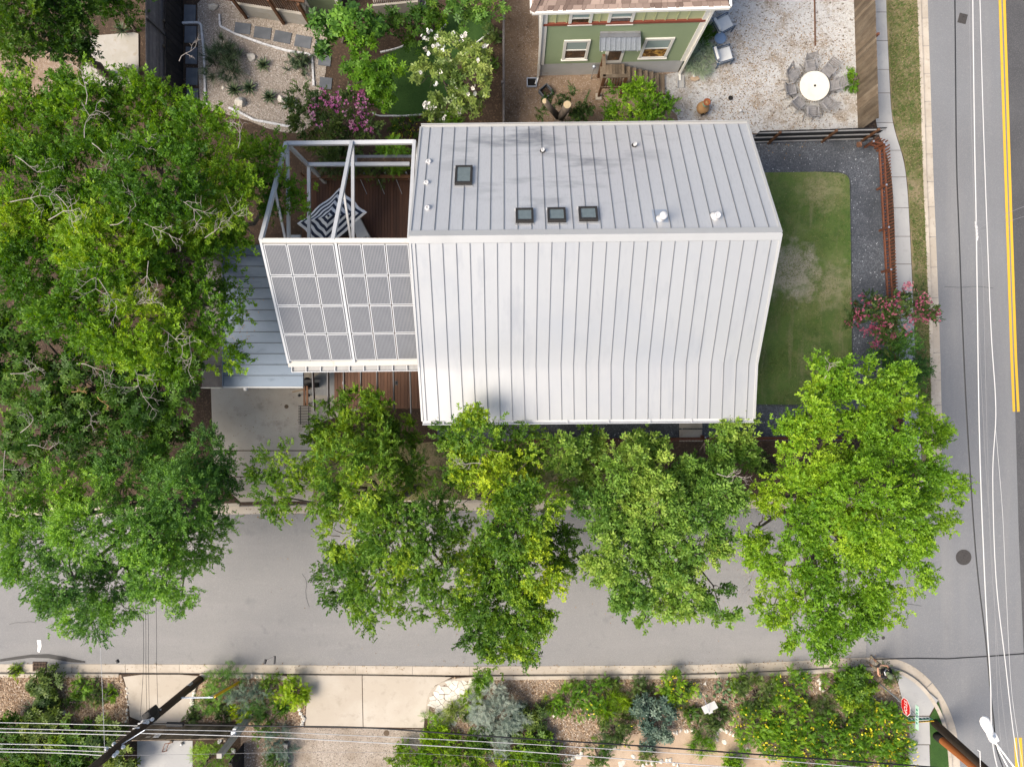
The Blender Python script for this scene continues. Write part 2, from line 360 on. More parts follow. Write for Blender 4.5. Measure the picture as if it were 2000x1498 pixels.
M['shingle'] = nmat('shingle', (0.125, 0.088, 0.072), [('noise', 40, (0.09, 0.055, 0.045), .5, .7, .5)], 0.9, tint=(0.31, 0.235, 0.195))
M['glass'] = nmat('window_glass', (0.03, 0.04, 0.042), [], 0.04, spec=0.9)
M['glass_blind'] = nmat('pane_blind', (0.30, 0.38, 0.36), [], 0.15, spec=0.7)
M['glass_brown'] = nmat('pane_dark', (0.055, 0.032, 0.02), [('noise', 3, (0.20, 0.11, 0.05), .52, .7, .7)], 0.08, spec=0.7)
M['skylight'] = nmat('skylight_glass', (0.10, 0.125, 0.13), [('noise', 2, (0.16, 0.19, 0.19), .4, .7, .8)], 0.06, spec=0.8)
M['white_pl'] = nmat('white_plastic', (0.52, 0.52, 0.52), [], 0.45)
M['cushion'] = nmat('white_cushion', (0.62, 0.62, 0.60), [('noise', 5, (0.52, 0.52, 0.51), .5, .7, .6)], 0.95)
M['navy'] = nmat('navy_canvas', (0.020, 0.028, 0.055), [], 0.85)
M['canvas'] = nmat('white_canvas', (0.66, 0.68, 0.70), [], 0.85)
M['chair_blue'] = nmat('blue_grey_metal', (0.065, 0.10, 0.15), [], 0.5)
M['table_blue'] = nmat('blue_enamel', (0.14, 0.21, 0.33), [], 0.5)
M['clay'] = nmat('terracotta', (0.33, 0.19, 0.085), [('noise', 4, (0.40, 0.26, 0.13), .45, .7, .7)], 0.8)
M['clay_red'] = nmat('terracotta_rim', (0.24, 0.075, 0.03), [], 0.8)
M['soot'] = nmat('soot', (0.012, 0.011, 0.01), [], 0.9)
M['yellow'] = nmat('yellow_paint', (0.60, 0.36, 0.03), [('noise', 5, (0.40, 0.26, 0.05), .56, .72, .6)], 0.7)
M['sign_yellow'] = nmat('sign_yellow', (0.70, 0.42, 0.01), [], 0.5)
M['sign_red'] = nmat('sign_red', (0.48, 0.012, 0.014), [], 0.45)
M['sign_green'] = nmat('sign_green', (0.0, 0.17, 0.10), [], 0.45)
M['sign_mint'] = nmat('sign_mint', (0.42, 0.62, 0.50), [], 0.45)
M['sign_white'] = nmat('sign_white', (0.78, 0.77, 0.75), [], 0.5)
M['sign_pink'] = nmat('sign_pink', (0.60, 0.38, 0.36), [], 0.5)
M['steel'] = nmat('galvanised_steel', (0.42, 0.46, 0.52), [('noise', 8, (0.33, 0.36, 0.41), .5, .7, .6)], 0.4, metal=.6)
M['pole'] = nmat('creosote_pole', (0.055, 0.035, 0.022), [('noise', 3, (0.11, 0.078, 0.05), .48, .7, .8, (1, 1, .15)), ('noise', 10, (0.025, 0.016, 0.011), .55, .75, .7, (1, 1, .15))], 0.85)
M['pole_new'] = nmat('cedar_pole', (0.26, 0.085, 0.022), [('noise', 3, (0.17, 0.05, 0.014), .45, .7, .8, (1, 1, .12))], 0.8)
M['litter'] = nmat('leaf_litter', (0.085, 0.05, 0.028), [], 0.9, tint=(0.30, 0.20, 0.10))
M['wire_w'] = nmat('bright_wire', (0.45, 0.45, 0.45), [], 0.5)
M['wire_g'] = nmat('grey_wire', (0.22, 0.22, 0.23), [], 0.5)
M['wire_b'] = nmat('black_wire', (0.012, 0.013, 0.016), [], 0.5)
M['iron'] = nmat('cast_iron', (0.055, 0.05, 0.048), [('wave', 9, (0.10, 0.092, 0.085), .4, .7, .8), ('noise', 12, (0.03, 0.028, 0.026), .5, .7, .6)], 0.7, metal=.4)
M['rust_iron'] = nmat('rusty_iron', (0.10, 0.065, 0.045), [('noise', 6, (0.06, 0.045, 0.04), .5, .7, .7)], 0.8)
M['cover'] = nmat('brown_cover', (0.10, 0.07, 0.045), [], 0.8)
M['mint'] = nmat('mint_fabric', (0.17, 0.24, 0.17), [('noise', 9, (0.24, 0.32, 0.24), .45, .7, .8)], 0.95, bump=(20, .8, .04))
M['skin'] = nmat('skin', (0.42, 0.24, 0.16), [], 0.55)
M['shirt'] = nmat('black_shirt', (0.015, 0.015, 0.017), [], 0.9)
M['shorts'] = nmat('khaki_shorts', (0.20, 0.17, 0.12), [], 0.9)
M['cap'] = nmat('olive_cap', (0.10, 0.13, 0.07), [], 0.9)
# ------------------------------------------------------------------ ground, roads, kerbs, pavements, beds
RNG = random.Random(7)


def smooth_px(pts, it=2, closed=False):
    pts = [Vector((p[0], p[1])) for p in pts]
    for _ in range(it):
        q = []
        n = len(pts)
        for i in range(n if closed else n - 1):
            a, b = pts[i], pts[(i + 1) % n]
            q += [a * .75 + b * .25, a * .25 + b * .75]
        if not closed: q = [pts[0]] + q + [pts[-1]]
        pts = q
    return [(p.x, p.y) for p in pts]


def sheet(name, pts, z, mat, thick=0.04, kind='structure', **kw):
    return MB().prism([P(x, y, z) for x, y in pts], z - thick, z).build(name, mat, kind=kind, **kw)


def resample(path, step):
    out, acc = [path[0].copy()], 0.0
    for a, b in zip(path[:-1], path[1:]):
        L = (b - a).length; t = step - acc
        while t <= L:
            out.append(a + (b - a) * (t / L)); t += step
        acc = (acc + L) % step
    return out


def sweep(path, prof, name, mat, parent, seg=1.3, gap=0.012, jit=0.004):
    """path: world points; prof: closed (offset to the right of travel, z); every stone its own object"""
    fine = resample(path, 0.12)
    per = max(2, int(seg / 0.12)); i = 0
    while i < len(fine) - 2:
        k = per + RNG.choice((-1, 0, 0, 1))
        part = fine[i:i + k + 1]
        if len(part) < 3: break
        m = MB(); dz = RNG.uniform(-jit, jit); n = len(prof); rows = []
        pts = [p.copy() for p in part]
        d0 = (pts[1] - pts[0]).normalized(); d1 = (pts[-1] - pts[-2]).normalized()
        pts[0] += d0 * gap / 2; pts[-1] -= d1 * gap / 2
        for j, p in enumerate(pts):
            d = (pts[min(j + 1, len(pts) - 1)] - pts[max(j - 1, 0)]); d.z = 0; d.normalize()
            r = Vector((d.y, -d.x, 0))
            rows += [(p.x + r.x * o, p.y + r.y * o, z + dz) for o, z in prof]
        fs = []
        for j in range(len(pts) - 1):
            for c in range(n):
                c2 = (c + 1) % n
                fs.append((j * n + c, j * n + c2, (j + 1) * n + c2, (j + 1) * n + c))
        fs += [tuple(reversed(range(n))), tuple(range((len(pts) - 1) * n, len(pts) * n))]
        m.add(rows, fs).build(name, mat, parent)
        i += k


ground = MB().add([(-300, -300, -.09), (300, -300, -.09), (300, 300, -.09), (-300, 300, -.09)], [(0, 1, 2, 3)]).build('ground', M['verge'], kind='structure')
sheet('street', [(-3600, 985), (1850, 968), (1850, 1312), (-3600, 1325)], 0.0, M['asphalt'])
sheet('avenue', [(1786, -3600), (1800, 0), (1830, 800), (1700, 1000), (1690, 1310), (1760, 1330), (1820, 1400), (1840, 1500), (1860, 4200), (3200, 4200), (3200, -3600)], 0.004, M['asphalt2'])
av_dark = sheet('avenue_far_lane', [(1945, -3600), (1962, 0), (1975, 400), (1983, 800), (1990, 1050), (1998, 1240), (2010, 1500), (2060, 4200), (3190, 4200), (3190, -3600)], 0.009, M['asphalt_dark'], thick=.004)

# painted lines
ylines = thing('double_yellow_line', P(1975, 400, 0.012), 'double yellow centre line along the avenue at the right edge', 'road marking')
def strip(pts, w, z, name, mat, parent, **kw):
    pts = [P(x, y, z) for x, y in pts]; a, b = [], []
    for i, p in enumerate(pts):
        d = (pts[min(i + 1, len(pts) - 1)] - pts[max(i - 1, 0)]).normalized(); r = Vector((d.y, -d.x, 0)) * w / 2
        a.append(p - r); b.append(p + r)
    n = len(pts)
    return MB().add(a + b, [(i, n + i, n + i + 1, i + 1) for i in range(n - 1)]).build(name, mat, parent, **kw)
strip([(1920, -1500), (1953, 0), (1966, 400), (1976, 700), (1980.5, 804)], 0.115, .014, 'stripe', M['yellow'], ylines)
strip([(1929, -1500), (1961.5, 0), (1974, 400), (1984, 700), (1989, 804)], 0.115, .014, 'stripe', M['yellow'], ylines)
yl2 = thing('double_yellow_line', P(1988, 1470, 0.012), 'short restart of the yellow centre line in the bottom right corner', 'road marking')
strip([(1983, 1440), (1986, 1498), (2000, 2200)], 0.13, .014, 'stripe', M['yellow'], yl2)
strip([(1993, 1440), (1996, 1498), (2010, 2200)], 0.13, .014, 'stripe', M['yellow'], yl2)
strip([(1700, 1287), (1745, 1286), (1790, 1285), (1850, 1286), (1880, 1284), (1935, 1281), (2000, 1276), (2100, 1270)], 0.05, .013, 'tar_seam', M['tar'], None, label='black tar seam across the mouth of the street at the kerb corner', cat='tar seam')
# tar patch along the storm drain
t = MB(); top = [(0, 1287), (30, 1282), (60, 1278), (95, 1277), (125, 1282), (150, 1288), (166, 1291)]; bot = [(166, 1294), (140, 1293), (118, 1289), (95, 1285), (60, 1284), (30, 1288), (0, 1292)]
t.prism([P(x, y, .01) for x, y in top + bot], .004, .012).build('tar_patch', M['tar'], label='ragged black tar patch on the road above the storm drain', cat='tar patch')
MB().prism([P(x, y, .01) for x, y in ((72, 1250), (80, 1250), (81, 1262), (77, 1274), (73, 1272), (74, 1260))], .004, .0125).build('paint_mark', M['sign_white'], label='small worn white paint mark on the street near the drain', cat='road marking')

# kerbs: travel direction has the road on its left, land on its right (positive offset)
KP = [(0.0, -.05), (0.0, .006), (-.02, .10), (.0, .128), (.15, .128), (.15, -.05)]
GP = [(-.36, -.05), (-.36, .013), (-.02, .020), (-.02, -.05)]
def W(pts, z=0.0, it=2): return [P(x, y, z) for x, y in smooth_px(pts, it)]
# north kerb: from the far west along the street, round the corner, up the avenue (land on the left -> reversed)
nk = [(1786, -420), (1795, 0), (1801, 162), (1806, 335), (1811, 447), (1819, 650), (1824, 850), (1822, 900), (1800, 950), (1740, 970), (1660, 976), (1480, 976), (820, 982), (620, 986)]
nkerb = MB().prism([P(1808, 300, 0), P(1810, 300, 0), P(1810, 302, 0)], -.08, -.06).build('kerb_north', M['kerb'], kind='structure')
nw = W(nk)
sweep(nw, [(o, z) for o, z in KP], 'kerb_stone', M['kerb'], nkerb, 1.26)
sweep(nw, GP, 'gutter_slab', M['kerb'], nkerb, 1.26, .02)
nk2 = W([(470, 988), (200, 994), (-500, 1002)])
sweep(nk2, KP, 'kerb_stone', M['kerb'], nkerb, 3.0); sweep(W([(620, 986), (470, 988), (-500, 1002)]), GP, 'gutter_slab', M['kerb'], nkerb, 2.4)
skerb = MB().prism([P(900, 1318, 0), P(902, 1318, 0), P(902, 1320, 0)], -.08, -.06).build('kerb_south', M['kerb'], kind='structure')
for seg in ([(-400, 1314), (0, 1314), (238, 1314)], [(392, 1314), (500, 1315), (560, 1317), (585, 1328), (600, 1345)], [(832, 1400), (833, 1365), (845, 1340), (880, 1321), (1000, 1318), (1300, 1317), (1450, 1313), (1560, 1308), (1640, 1303), (1720, 1300), (1758, 1306), (1795, 1330), (1826, 1368), (1845, 1410), (1855, 1455), (1860, 1560), (1870, 1900)]):
    sweep(W(seg), KP, 'kerb_stone', M['kerb'], skerb, 2.6)
sweep(W([(-400, 1314), (0, 1314), (300, 1314), (700, 1317), (900, 1319), (1000, 1318), (1300, 1317), (1450, 1313), (1560, 1308), (1640, 1303), (1720, 1300), (1758, 1306), (1795, 1330), (1826, 1368), (1845, 1410), (1855, 1455), (1860, 1560)]), [(-.40, -.05), (-.40, .013), (-.02, .02), (-.02, -.05)], 'gutter_slab', M['kerb'], skerb, 2.6, .014)

# the two blocks of land
sheet('yard_ground', [(-3600, 1004), (200, 992), (480, 987), (820, 981), (1480, 975), (1660, 975), (1740, 969), (1798, 949), (1819, 900), (1822, 850), (1817, 650), (1804, 335), (1793, 0), (1740, -3600), (-3600, -3600)], G, M['soil'], thick=.2)
sheet('garden_ground', [(-3600, 1316), (238, 1316), (560, 1318), (832, 1322), (1000, 1320), (1300, 1319), (1450, 1315), (1640, 1305), (1720, 1302), (1756, 1308), (1793, 1332), (1824, 1370), (1843, 1412), (1853, 1455), (1860, 1600), (1930, 4200), (-3600, 4200)], G, M['soil'], thick=.2)

# pavement along the avenue, slab by slab
sw = MB().prism([P(1720, 100, .05), P(1722, 100, .05), P(1722, 102, .05)], .03, .05).build('sidewalk', M['concrete_g'], kind='structure')
L_ = smooth_px([(1690, -420), (1698, 0), (1706, 150), (1709, 225), (1716, 262), (1736, 310), (1744, 360), (1748, 447), (1750, 560), (1756, 700), (1764, 820), (1766, 900)], 3)
R_ = smooth_px([(1720, -420), (1730, 0), (1737, 150), (1741, 225), (1749, 262), (1765, 310), (1772, 360), (1777, 447), (1782, 560), (1788, 700), (1796, 820), (1800, 900)], 3)
def at_y(poly, y):
    for a, b in zip(poly[:-1], poly[1:]):
        if a[1] <= y <= b[1]: return a[0] + (b[0] - a[0]) * (y - a[1]) / max(1e-6, b[1] - a[1])
    return poly[-1][0]
ys = [-400, -340, -280, -220, -160, -100, -40, 24, 80, 136, 182, 240, 294, 346, 406, 462, 516, 574, 632, 690, 748, 806, 864, 898]
for y0, y1 in zip(ys[:-1], ys[1:]):
    yy = [y0 + .5 + (y1 - y0 - 1) * k / 4 for k in range(5)]
    MB().prism([P(at_y(L_, y), y, .13) for y in yy] + [P(at_y(R_, y), y, .13) for y in reversed(yy)], .06, .126 + RNG.uniform(-.004, .004)).build('slab', M['concrete_g'], sw)
sheet('verge', [(1722, -420), (1730, 0), (1738, 150), (1742, 225), (1751, 262), (1766, 310), (1773, 360), (1778, 447), (1783, 560), (1789, 700), (1797, 820), (1801, 900), (1818, 895), (1821, 850), (1816, 650), (1808, 447), (1803, 335), (1798, 162), (1792, 0), (1780, -420)], .112, M['verge'])

# front yard of the grey house
sheet('gravel_path', [(1440, 262), (1700, 272), (1725, 300), (1742, 560), (1752, 860), (855, 862), (850, 790), (1440, 790)], .112, M['charcoal'])
lawn_px = [(1440, 338)] + [(1600, 336), (1640, 338)] + smooth_px([(1640, 338), (1659, 344), (1660, 372)], 2) + [(1662, 500), (1664, 700), (1666, 740)] + smooth_px([(1666, 740), (1664, 788), (1620, 791)], 2) + [(1500, 790), (1440, 789)]
sheet('lawn', lawn_px, .128, M['lawn'])
strip([(1600, 335), (1640, 337)] + smooth_px([(1640, 337), (1660, 343), (1661.5, 372)], 2) + [(1663, 500), (1665, 700), (1667, 740)] + smooth_px([(1667, 740), (1666, 790), (1620, 792.5)], 2) + [(1440, 791.5)], .02, .135, 'lawn_edging', M['dark_steel'], None, label='thin dark steel edging round the lawn', cat='edging')
sheet('front_verge', [(612, 880), (860, 862), (1200, 866), (1210, 974), (830, 980), (612, 984)], .114, M['verge'])
stepm = thing('entry_steps', P(1350, 838), 'two grey concrete entry slabs below the front eave', 'path')
for y0, y1 in ((819, 836), (839, 862)):
    MB().prism([P(x, y, .15) for x, y in ((1327, y0), (1371, y0), (1372, y1), (1327, y1))], .1, .16).build('slab', M['concrete_dw'], stepm)

# rear yards
sheet('dirt_yard', [(988, -420), (1345, -420), (1350, 100), (1342, 215), (1330, 262), (986, 262)], .106, M['dirt'])
sheet('white_gravel_yard', [(1330, -420), (1720, -420), (1697, 0), (1676, 265), (1330, 258), (1322, 225), (1300, 205), (1286, 175), (1283, 150), (1330, 140)], .116, M['white_gravel'])
sheet('gravel_bed', smooth_px([(385, -60), (640, -60), (640, 120), (625, 200), (600, 262), (540, 258), (470, 230), (400, 214), (388, 210)], 1, True), .114, M['grey_gravel'])
sheet('back_lawn', smooth_px([(725, 120), (770, 98), (812, 84), (850, 60), (880, 20), (960, 20), (958, 70), (935, 85), (905, 110), (880, 150), (878, 215), (790, 229), (735, 218), (715, 170)], 1, True), .118, M['turf'])
sheet('patio', [(160, 72), (262, 64), (270, 66), (271, 168), (160, 168)], .16, M['stucco'], thick=.1)
sheet('mulch_yard', [(-200, 95), (150, 100), (160, 170), (140, 190), (-200, 190)], .112, M['dirt'])

# driveway of the grey house
dw = MB().prism([P(500, 800, .03), P(502, 800, .03), P(502, 802, .03)], .01, .03).build('driveway', M['concrete_dw'], kind='structure')
MB().prism([P(x, y, .12) for x, y in ((408, 640), (700, 640), (700, 800), (612, 830), (612, 879), (416, 879))], .05, .122).build('slab', M['concrete_dw'], dw)
MB().prism([P(x, y, .12) for x, y in ((417, 881), (612, 881), (613, 930), (420, 930))], .05, .120).build('slab', M['concrete_dw'], dw)
MB().prism([P(x, y, .1) for x, y in ((420, 932), (613, 932), (616, 978), (470, 980))], .03, .112).build('slab', M['concrete'], dw)

# south side driveways and beds
dws = MB().prism([P(300, 1350, .03), P(302, 1350, .03), P(302, 1352, .03)], .01, .03).build('south_driveway', M['concrete'], kind='structure')
MB().prism([P(x, y, .112) for x, y in smooth_px([(239, 1317), (391, 1317), (384, 1330), (378, 1360), (374, 1412), (255, 1412), (250, 1360), (245, 1335)], 1, True)], .0, .113).build('slab', M['concrete'], dws)
MB().prism([P(x, y, .112) for x, y in ((268, 1446), (376, 1446), (376, 1640), (268, 1640))], .0, .113).build('slab', M['concrete_g'], dws)
dwm = MB().prism([P(700, 1360, .03), P(702, 1360, .03), P(702, 1362, .03)], .01, .03).build('middle_driveway', M['concrete'], kind='structure')
MB().prism([P(x, y, .112) for x, y in ((560, 1318.5), (706.5, 1319), (708.5, 1419), (596, 1417), (600, 1350), (585, 1329))], .0, .1135).build('slab', M['concrete'], dwm)
MB().prism([P(x, y, .112) for x, y in ((708, 1319), (882, 1322), (850, 1338), (836, 1362), (829, 1400), (828, 1421), (710, 1419))], .0, .1135).build('slab', M['concrete'], dwm)
sheet('drive_gravel', [(556, 1420), (828, 1424), (832, 1700), (556, 1700)], .108, M['drive_gravel'])
sheet('gravel_bed_west', [(-300, 1318), (236, 1318), (247, 1345), (252, 1412), (-300, 1416)], .108, M['tan_gravel'])
sheet('gravel_bed_middle', [(394, 1319), (558, 1321), (583, 1332), (598, 1352), (594, 1420), (556, 1422), (556, 1600), (470, 1600), (470, 1415), (378, 1412), (382, 1360)], .108, M['tan_gravel'])
sheet('gravel_bed_east', [(836, 1420), (836, 1370), (850, 1345), (884, 1324), (1300, 1321), (1450, 1317), (1640, 1307), (1735, 1305), (1752, 1330), (1764, 1375), (1776, 1420), (1780, 1700), (836, 1700)], .108, M['tan_gravel'])
sheet('garden_path', smooth_px([(1200, 1440), (1300, 1422), (1400, 1424), (1470, 1440), (1560, 1480), (1560, 1700), (1100, 1700), (1110, 1470)], 1, True), .116, M['decomposed'])
ramp = MB().prism([P(1790, 1360, .03), P(1792, 1360, .03), P(1792, 1362, .03)], .01, .03).build('corner_pavement', M['concrete_g'], kind='structure')
MB().prism([P(x, y, .12) for x, y in ((1742, 1306), (1760, 1311), (1794, 1334), (1832, 1367), (1815, 1397), (1772, 1397), (1764, 1372), (1753, 1328))], .02, .122).build('slab', M['concrete_g'], ramp)
for y0, y1 in ((1399, 1453), (1454.5, 1510), (1511.5, 1570)):
    MB().prism([P(x, y, .12) for x, y in ((1774, y0), (1815, y0), (1817, y1), (1778, y1))], .02, .121).build('slab', M['concrete_g'], ramp)
sheet('corner_turf', [(1833, 1370), (1843, 1400), (1854, 1445), (1862, 1600), (1818, 1600), (1816, 1400)], .118, M['turf'])

# covers and drain
def disc_cover(px, py, r, mat, label, name='manhole_cover', z=.004):
    c = P(px, py, z); prof = [(r, 0), (r, .008), (r * .93, .010), (r * .9, .006), (r * .55, .006), (r * .52, .010), (r * .2, .010), (r * .18, .006), (0.01, .006)]
    return MB().lathe(c, prof, 28).build(name, mat, label=label, cat='manhole cover')
disc_cover(1882, 1088, .34, M['iron'], 'round iron manhole cover in the avenue beside the corner tree')
disc_cover(1725, 1245, .075, M['iron'], 'tiny round valve cover in the street near the kerb corner', 'valve_cover')
disc_cover(559.5, 794, .09, M['cover'], 'small brown oval cover set in the grey house driveway', 'valve_cover', .122)
disc_cover(755, 1431, .13, M['cover'], 'round brown meter cover in the gravel beyond the middle driveway', 'meter_cover', .108)
MB().box(P(1880, 37, .004), .36, .42, .012, -.25).build('utility_cover', M['iron'], label='small square dark utility plate in the avenue at the top right', cat='manhole cover')
g = thing('storm_drain', P(78, 1302, .02), 'rusty storm drain grate in the gutter at the lower left', 'drain')
MB().box(P(78, 1301, .0), .62, .42, .022).build('pit', M['soot'], g)
for k in range(9):
    MB().box(P(66.5 + 2.9 * k, 1301, .022), .022, .38, .02).build('bar', M['rust_iron'], g)
for dy in (-1, 0, 1): MB().box(P(78, 1301 + dy * 7.5, .022), .62, .03, .024).build('rail', M['rust_iron'], g)

for pts, lab in (([(18, 1219), (32, 1215), (46, 1216), (58, 1213), (70, 1216)], 'thin crack in the street at the left edge'), ([(1000, 1281), (1014, 1279), (1030, 1283), (1046, 1280), (1060, 1282)], 'thin crack in the street below the yellow tipped tree'), ([(1700, 1180), (1722, 1176), (1744, 1181), (1768, 1178), (1800, 1183)], 'thin crack in the street below the corner tree'), ([(1845, 560), (1880, 562), (1905, 559), (1940, 563)], 'faint cross crack in the avenue beside the crepe myrtle'), ([(590, 1120), (600, 1135), (596, 1160), (604, 1185)], 'thin crack in the street left of the small leaved tree')):
    strip(smooth_px(pts, 1), .014, .0105, 'road_crack', M['tar'], None, label=lab, cat='crack', group='cracks in the road')
M['dark_grey'] = nmat('dark_grey_steel', (0.10, 0.10, 0.105), [('noise', 3, (0.07, 0.07, 0.07), .5, .7, .6)], 0.5, metal=.3)
# ------------------------------------------------------------------ the grey metal-roofed house
ZT, ZR, ZC, ZB = 5.55, 8.6, 6.3, 5.85
TL, TR = P(822, 250, ZT), P(1460, 243, ZT)
RL, RR = P(800, 462, ZR), P(1526, 455, ZR)
CL, CR = P(818, 716, ZC), P(1478, 711, ZC)
BL, BR = P(825, 822, ZB), P(1473, 817, ZB)
house = thing('grey_house', Vector(((RL.x + RR.x) / 2, (TL.y + BL.y) / 2, G)), 'two storey house with a pale standing seam metal gable roof', 'house')
# walls
wl, wr = TL.x + .35, min(TR.x, BR.x) - .45
wn, ws = TL.y - .45, BL.y + .55
m = MB()
m.prism([(wl, ws), (wr, ws), (wr, wn), (wl, wn)], G, ZT - .12)
ry = (RL.y + RR.y) / 2
for x0, x1 in ((wl, wl + .2), (wr - .2, wr)):
    m.add([(x, y, z) for x in (x0, x1) for y, z in ((ws, ZT - .12), (wn, ZT - .12), (ry, ZR - .35))], [(0, 1, 2), (5, 4, 3), (0, 3, 4, 1), (1, 4, 5, 2), (2, 5, 3, 0)])
m.build('wall', M['stucco'], house)
for k in range(3):
    wx = wl + 2.2 + k * 3.6
    w = MB().box((wx, ws - .03, 1.2), 1.5, .08, 1.5).build('window', M['trim'], house)
    MB().box((wx, ws - .08, 1.28), 1.34, .02, 1.34).build('pane', M['glass'], w)
for k in range(2):
    wy = ws + 2.5 + k * 4
    w = MB().box((wr + .03, wy, 1.2), .08, 1.6, 1.6).build('window', M['trim'], house)
    MB().box((wr + .08, wy, 1.28), .02, 1.44, 1.44).build('pane', M['glass'], w)
dr = MB().box((P(1349, 822).x, ws - .03, G + .05), 1.0, .08, 2.1).build('door', M['brown_wood'], house)
MB().box((P(1349, 822).x + .38, ws - .09, G + 1.0), .12, .04, .04).build('handle', M['steel'], dr)
# roof deck
dn = Vector((0, 0, -.09))
m = MB()
top = [TL, TR, RL, RR, CL, CR, BL, BR]
top = [p + Vector((0, 0, -.02)) for p in top]
m.add(top + [p + dn for p in top], [(0, 1, 3, 2), (2, 3, 5, 4), (4, 5, 7, 6), (8, 10, 11, 9), (10, 12, 13, 11), (12, 14, 15, 13), (0, 2, 10, 8), (2, 4, 12, 10), (4, 6, 14, 12), (1, 9, 11, 3), (3, 11, 13, 5), (5, 13, 15, 7), (0, 8, 9, 1), (6, 7, 15, 14)])
roof = m.build('roof', M['roof_cap'], house)


def roof_pans(rows, us, name, mat):
    """rows: list of (left, right) points from the ridge downwards; us: seam positions 0..1"""
    nv = 7
    rr = []
    for (a0, a1), (b0, b1) in zip(rows[:-1], rows[1:]):
        for k in range(nv): rr.append((a0.lerp(b0, k / nv), a1.lerp(b1, k / nv)))
    rr.append(rows[-1])
    for u0, u1 in zip(us[:-1], us[1:]):
        m = MB(); v = []; nrm = []
        sd = RNG.uniform(0, 100)
        for i, (a, b) in enumerate(rr):
            for k in range(4):
                u = u0 + (u1 - u0) * (.012 + .976 * k / 3)
                p = a.lerp(b, u)
                can = .0035 * mnoise.noise(Vector((sd, i * .35, k * .6))) if 0 < k < 3 else 0
                v.append(p + Vector((0, 0, .006 + can)))
        m.add(v, [(i * 4 + k, (i + 1) * 4 + k, (i + 1) * 4 + k + 1, i * 4 + k + 1) for i in range(len(rr) - 1) for k in range(3)])
        o = m.build(name, mat, roof, smooth=True)
    # raised seams
    for u in us[1:-1]:
        m = MB()
        for (a0, a1), (b0, b1) in zip(rows[:-1], rows[1:]):
            m.beam(a0.lerp(a1, u) + Vector((0, 0, .02)), b0.lerp(b1, u) + Vector((0, 0, .02)), .015, .036)
        m.build('roof_seam', M['seam'], roof)


usN = [0] + [(18 + 24.05 * k) / 638 for k in range(26)] + [1]
usN = [u for u in usN if u < .99] + [1]
ridge_lo_N = (RL.lerp(TL, .035), RR.lerp(TR, .035))
ridge_lo_S = (RL.lerp(CL, .04), RR.lerp(CR, .04))
roof_pans([ridge_lo_N, (TL, TR)], usN, 'roof_panel', M['roof_stain'])
usS = [0] + [(10 + 26.9 * k) / 727 for k in range(27)] + [1]
usS = [u for u in usS if u < .99] + [1]
roof_pans([ridge_lo_S, (CL, CR), (BL, BR)], usS, 'roof_panel', M['roof_n'])
m = MB()
for a, b, c in ((RL, RR, 0),):
    up = Vector((0, 0, .055))
    q = [RL.lerp(TL, .045) + up * .9, RR.lerp(TR, .045) + up * .9, RR + up, RL + up, RL.lerp(CL, .052) + up * .9, RR.lerp(CR, .052) + up * .9]
    m.add(q + [p - Vector((0, 0, .05)) for p in q], [(0, 1, 2, 3), (3, 2, 5, 4), (6, 7, 1, 0), (4, 5, 11, 10), (0, 3, 9, 6), (3, 4, 10, 9), (1, 7, 8, 2), (2, 8, 11, 5)])
m.build('ridge_cap', M['roof_cap'], roof)
for pts in ((TL, RL, CL, BL), (TR, RR, CR, BR)):
    m = MB()
    for a, b in zip(pts[:-1], pts[1:]): m.beam(a + Vector((0, 0, -.02)), b + Vector((0, 0, -.02)), .07, .12)
    m.build('rake_trim', M['roof_cap'], roof)
# gutters
def gutter(a, b, off, parent, mat, name='gutter', w=.13, n=0):
    o = Vector((0, off, 0)); m = MB()
    s = 1 if off > 0 else -1
    c = [a + o * .1 + Vector((0, 0, -.10)), b + o * .1 + Vector((0, 0, -.10))]
    e = Vector((0, s * w, 0))
    m.beam(c[0] + e * .5, c[1] + e * .5, w, .012)
    m.beam(c[0] + e + Vector((0, 0, .045)), c[1] + e + Vector((0, 0, .045)), .022, .10)
    m.beam(c[0] + Vector((0, 0, .03)), c[1] + Vector((0, 0, .03)), .012, .07)
    g = m.build(name, mat, parent)
    for k in range(n):
        t = (k + .5) / n
        MB().beam(c[0].lerp(c[1], t) + Vector((0, 0, .075)), c[0].lerp(c[1], t) + e + Vector((0, 0, .075)), .03, .012).build('gutter_strap', mat, parent)
    return g
gutter(TL, TR, .1, house, M['roof_cap'])
gutter(BL, BR, -.1, house, M['white_steel'], n=8)

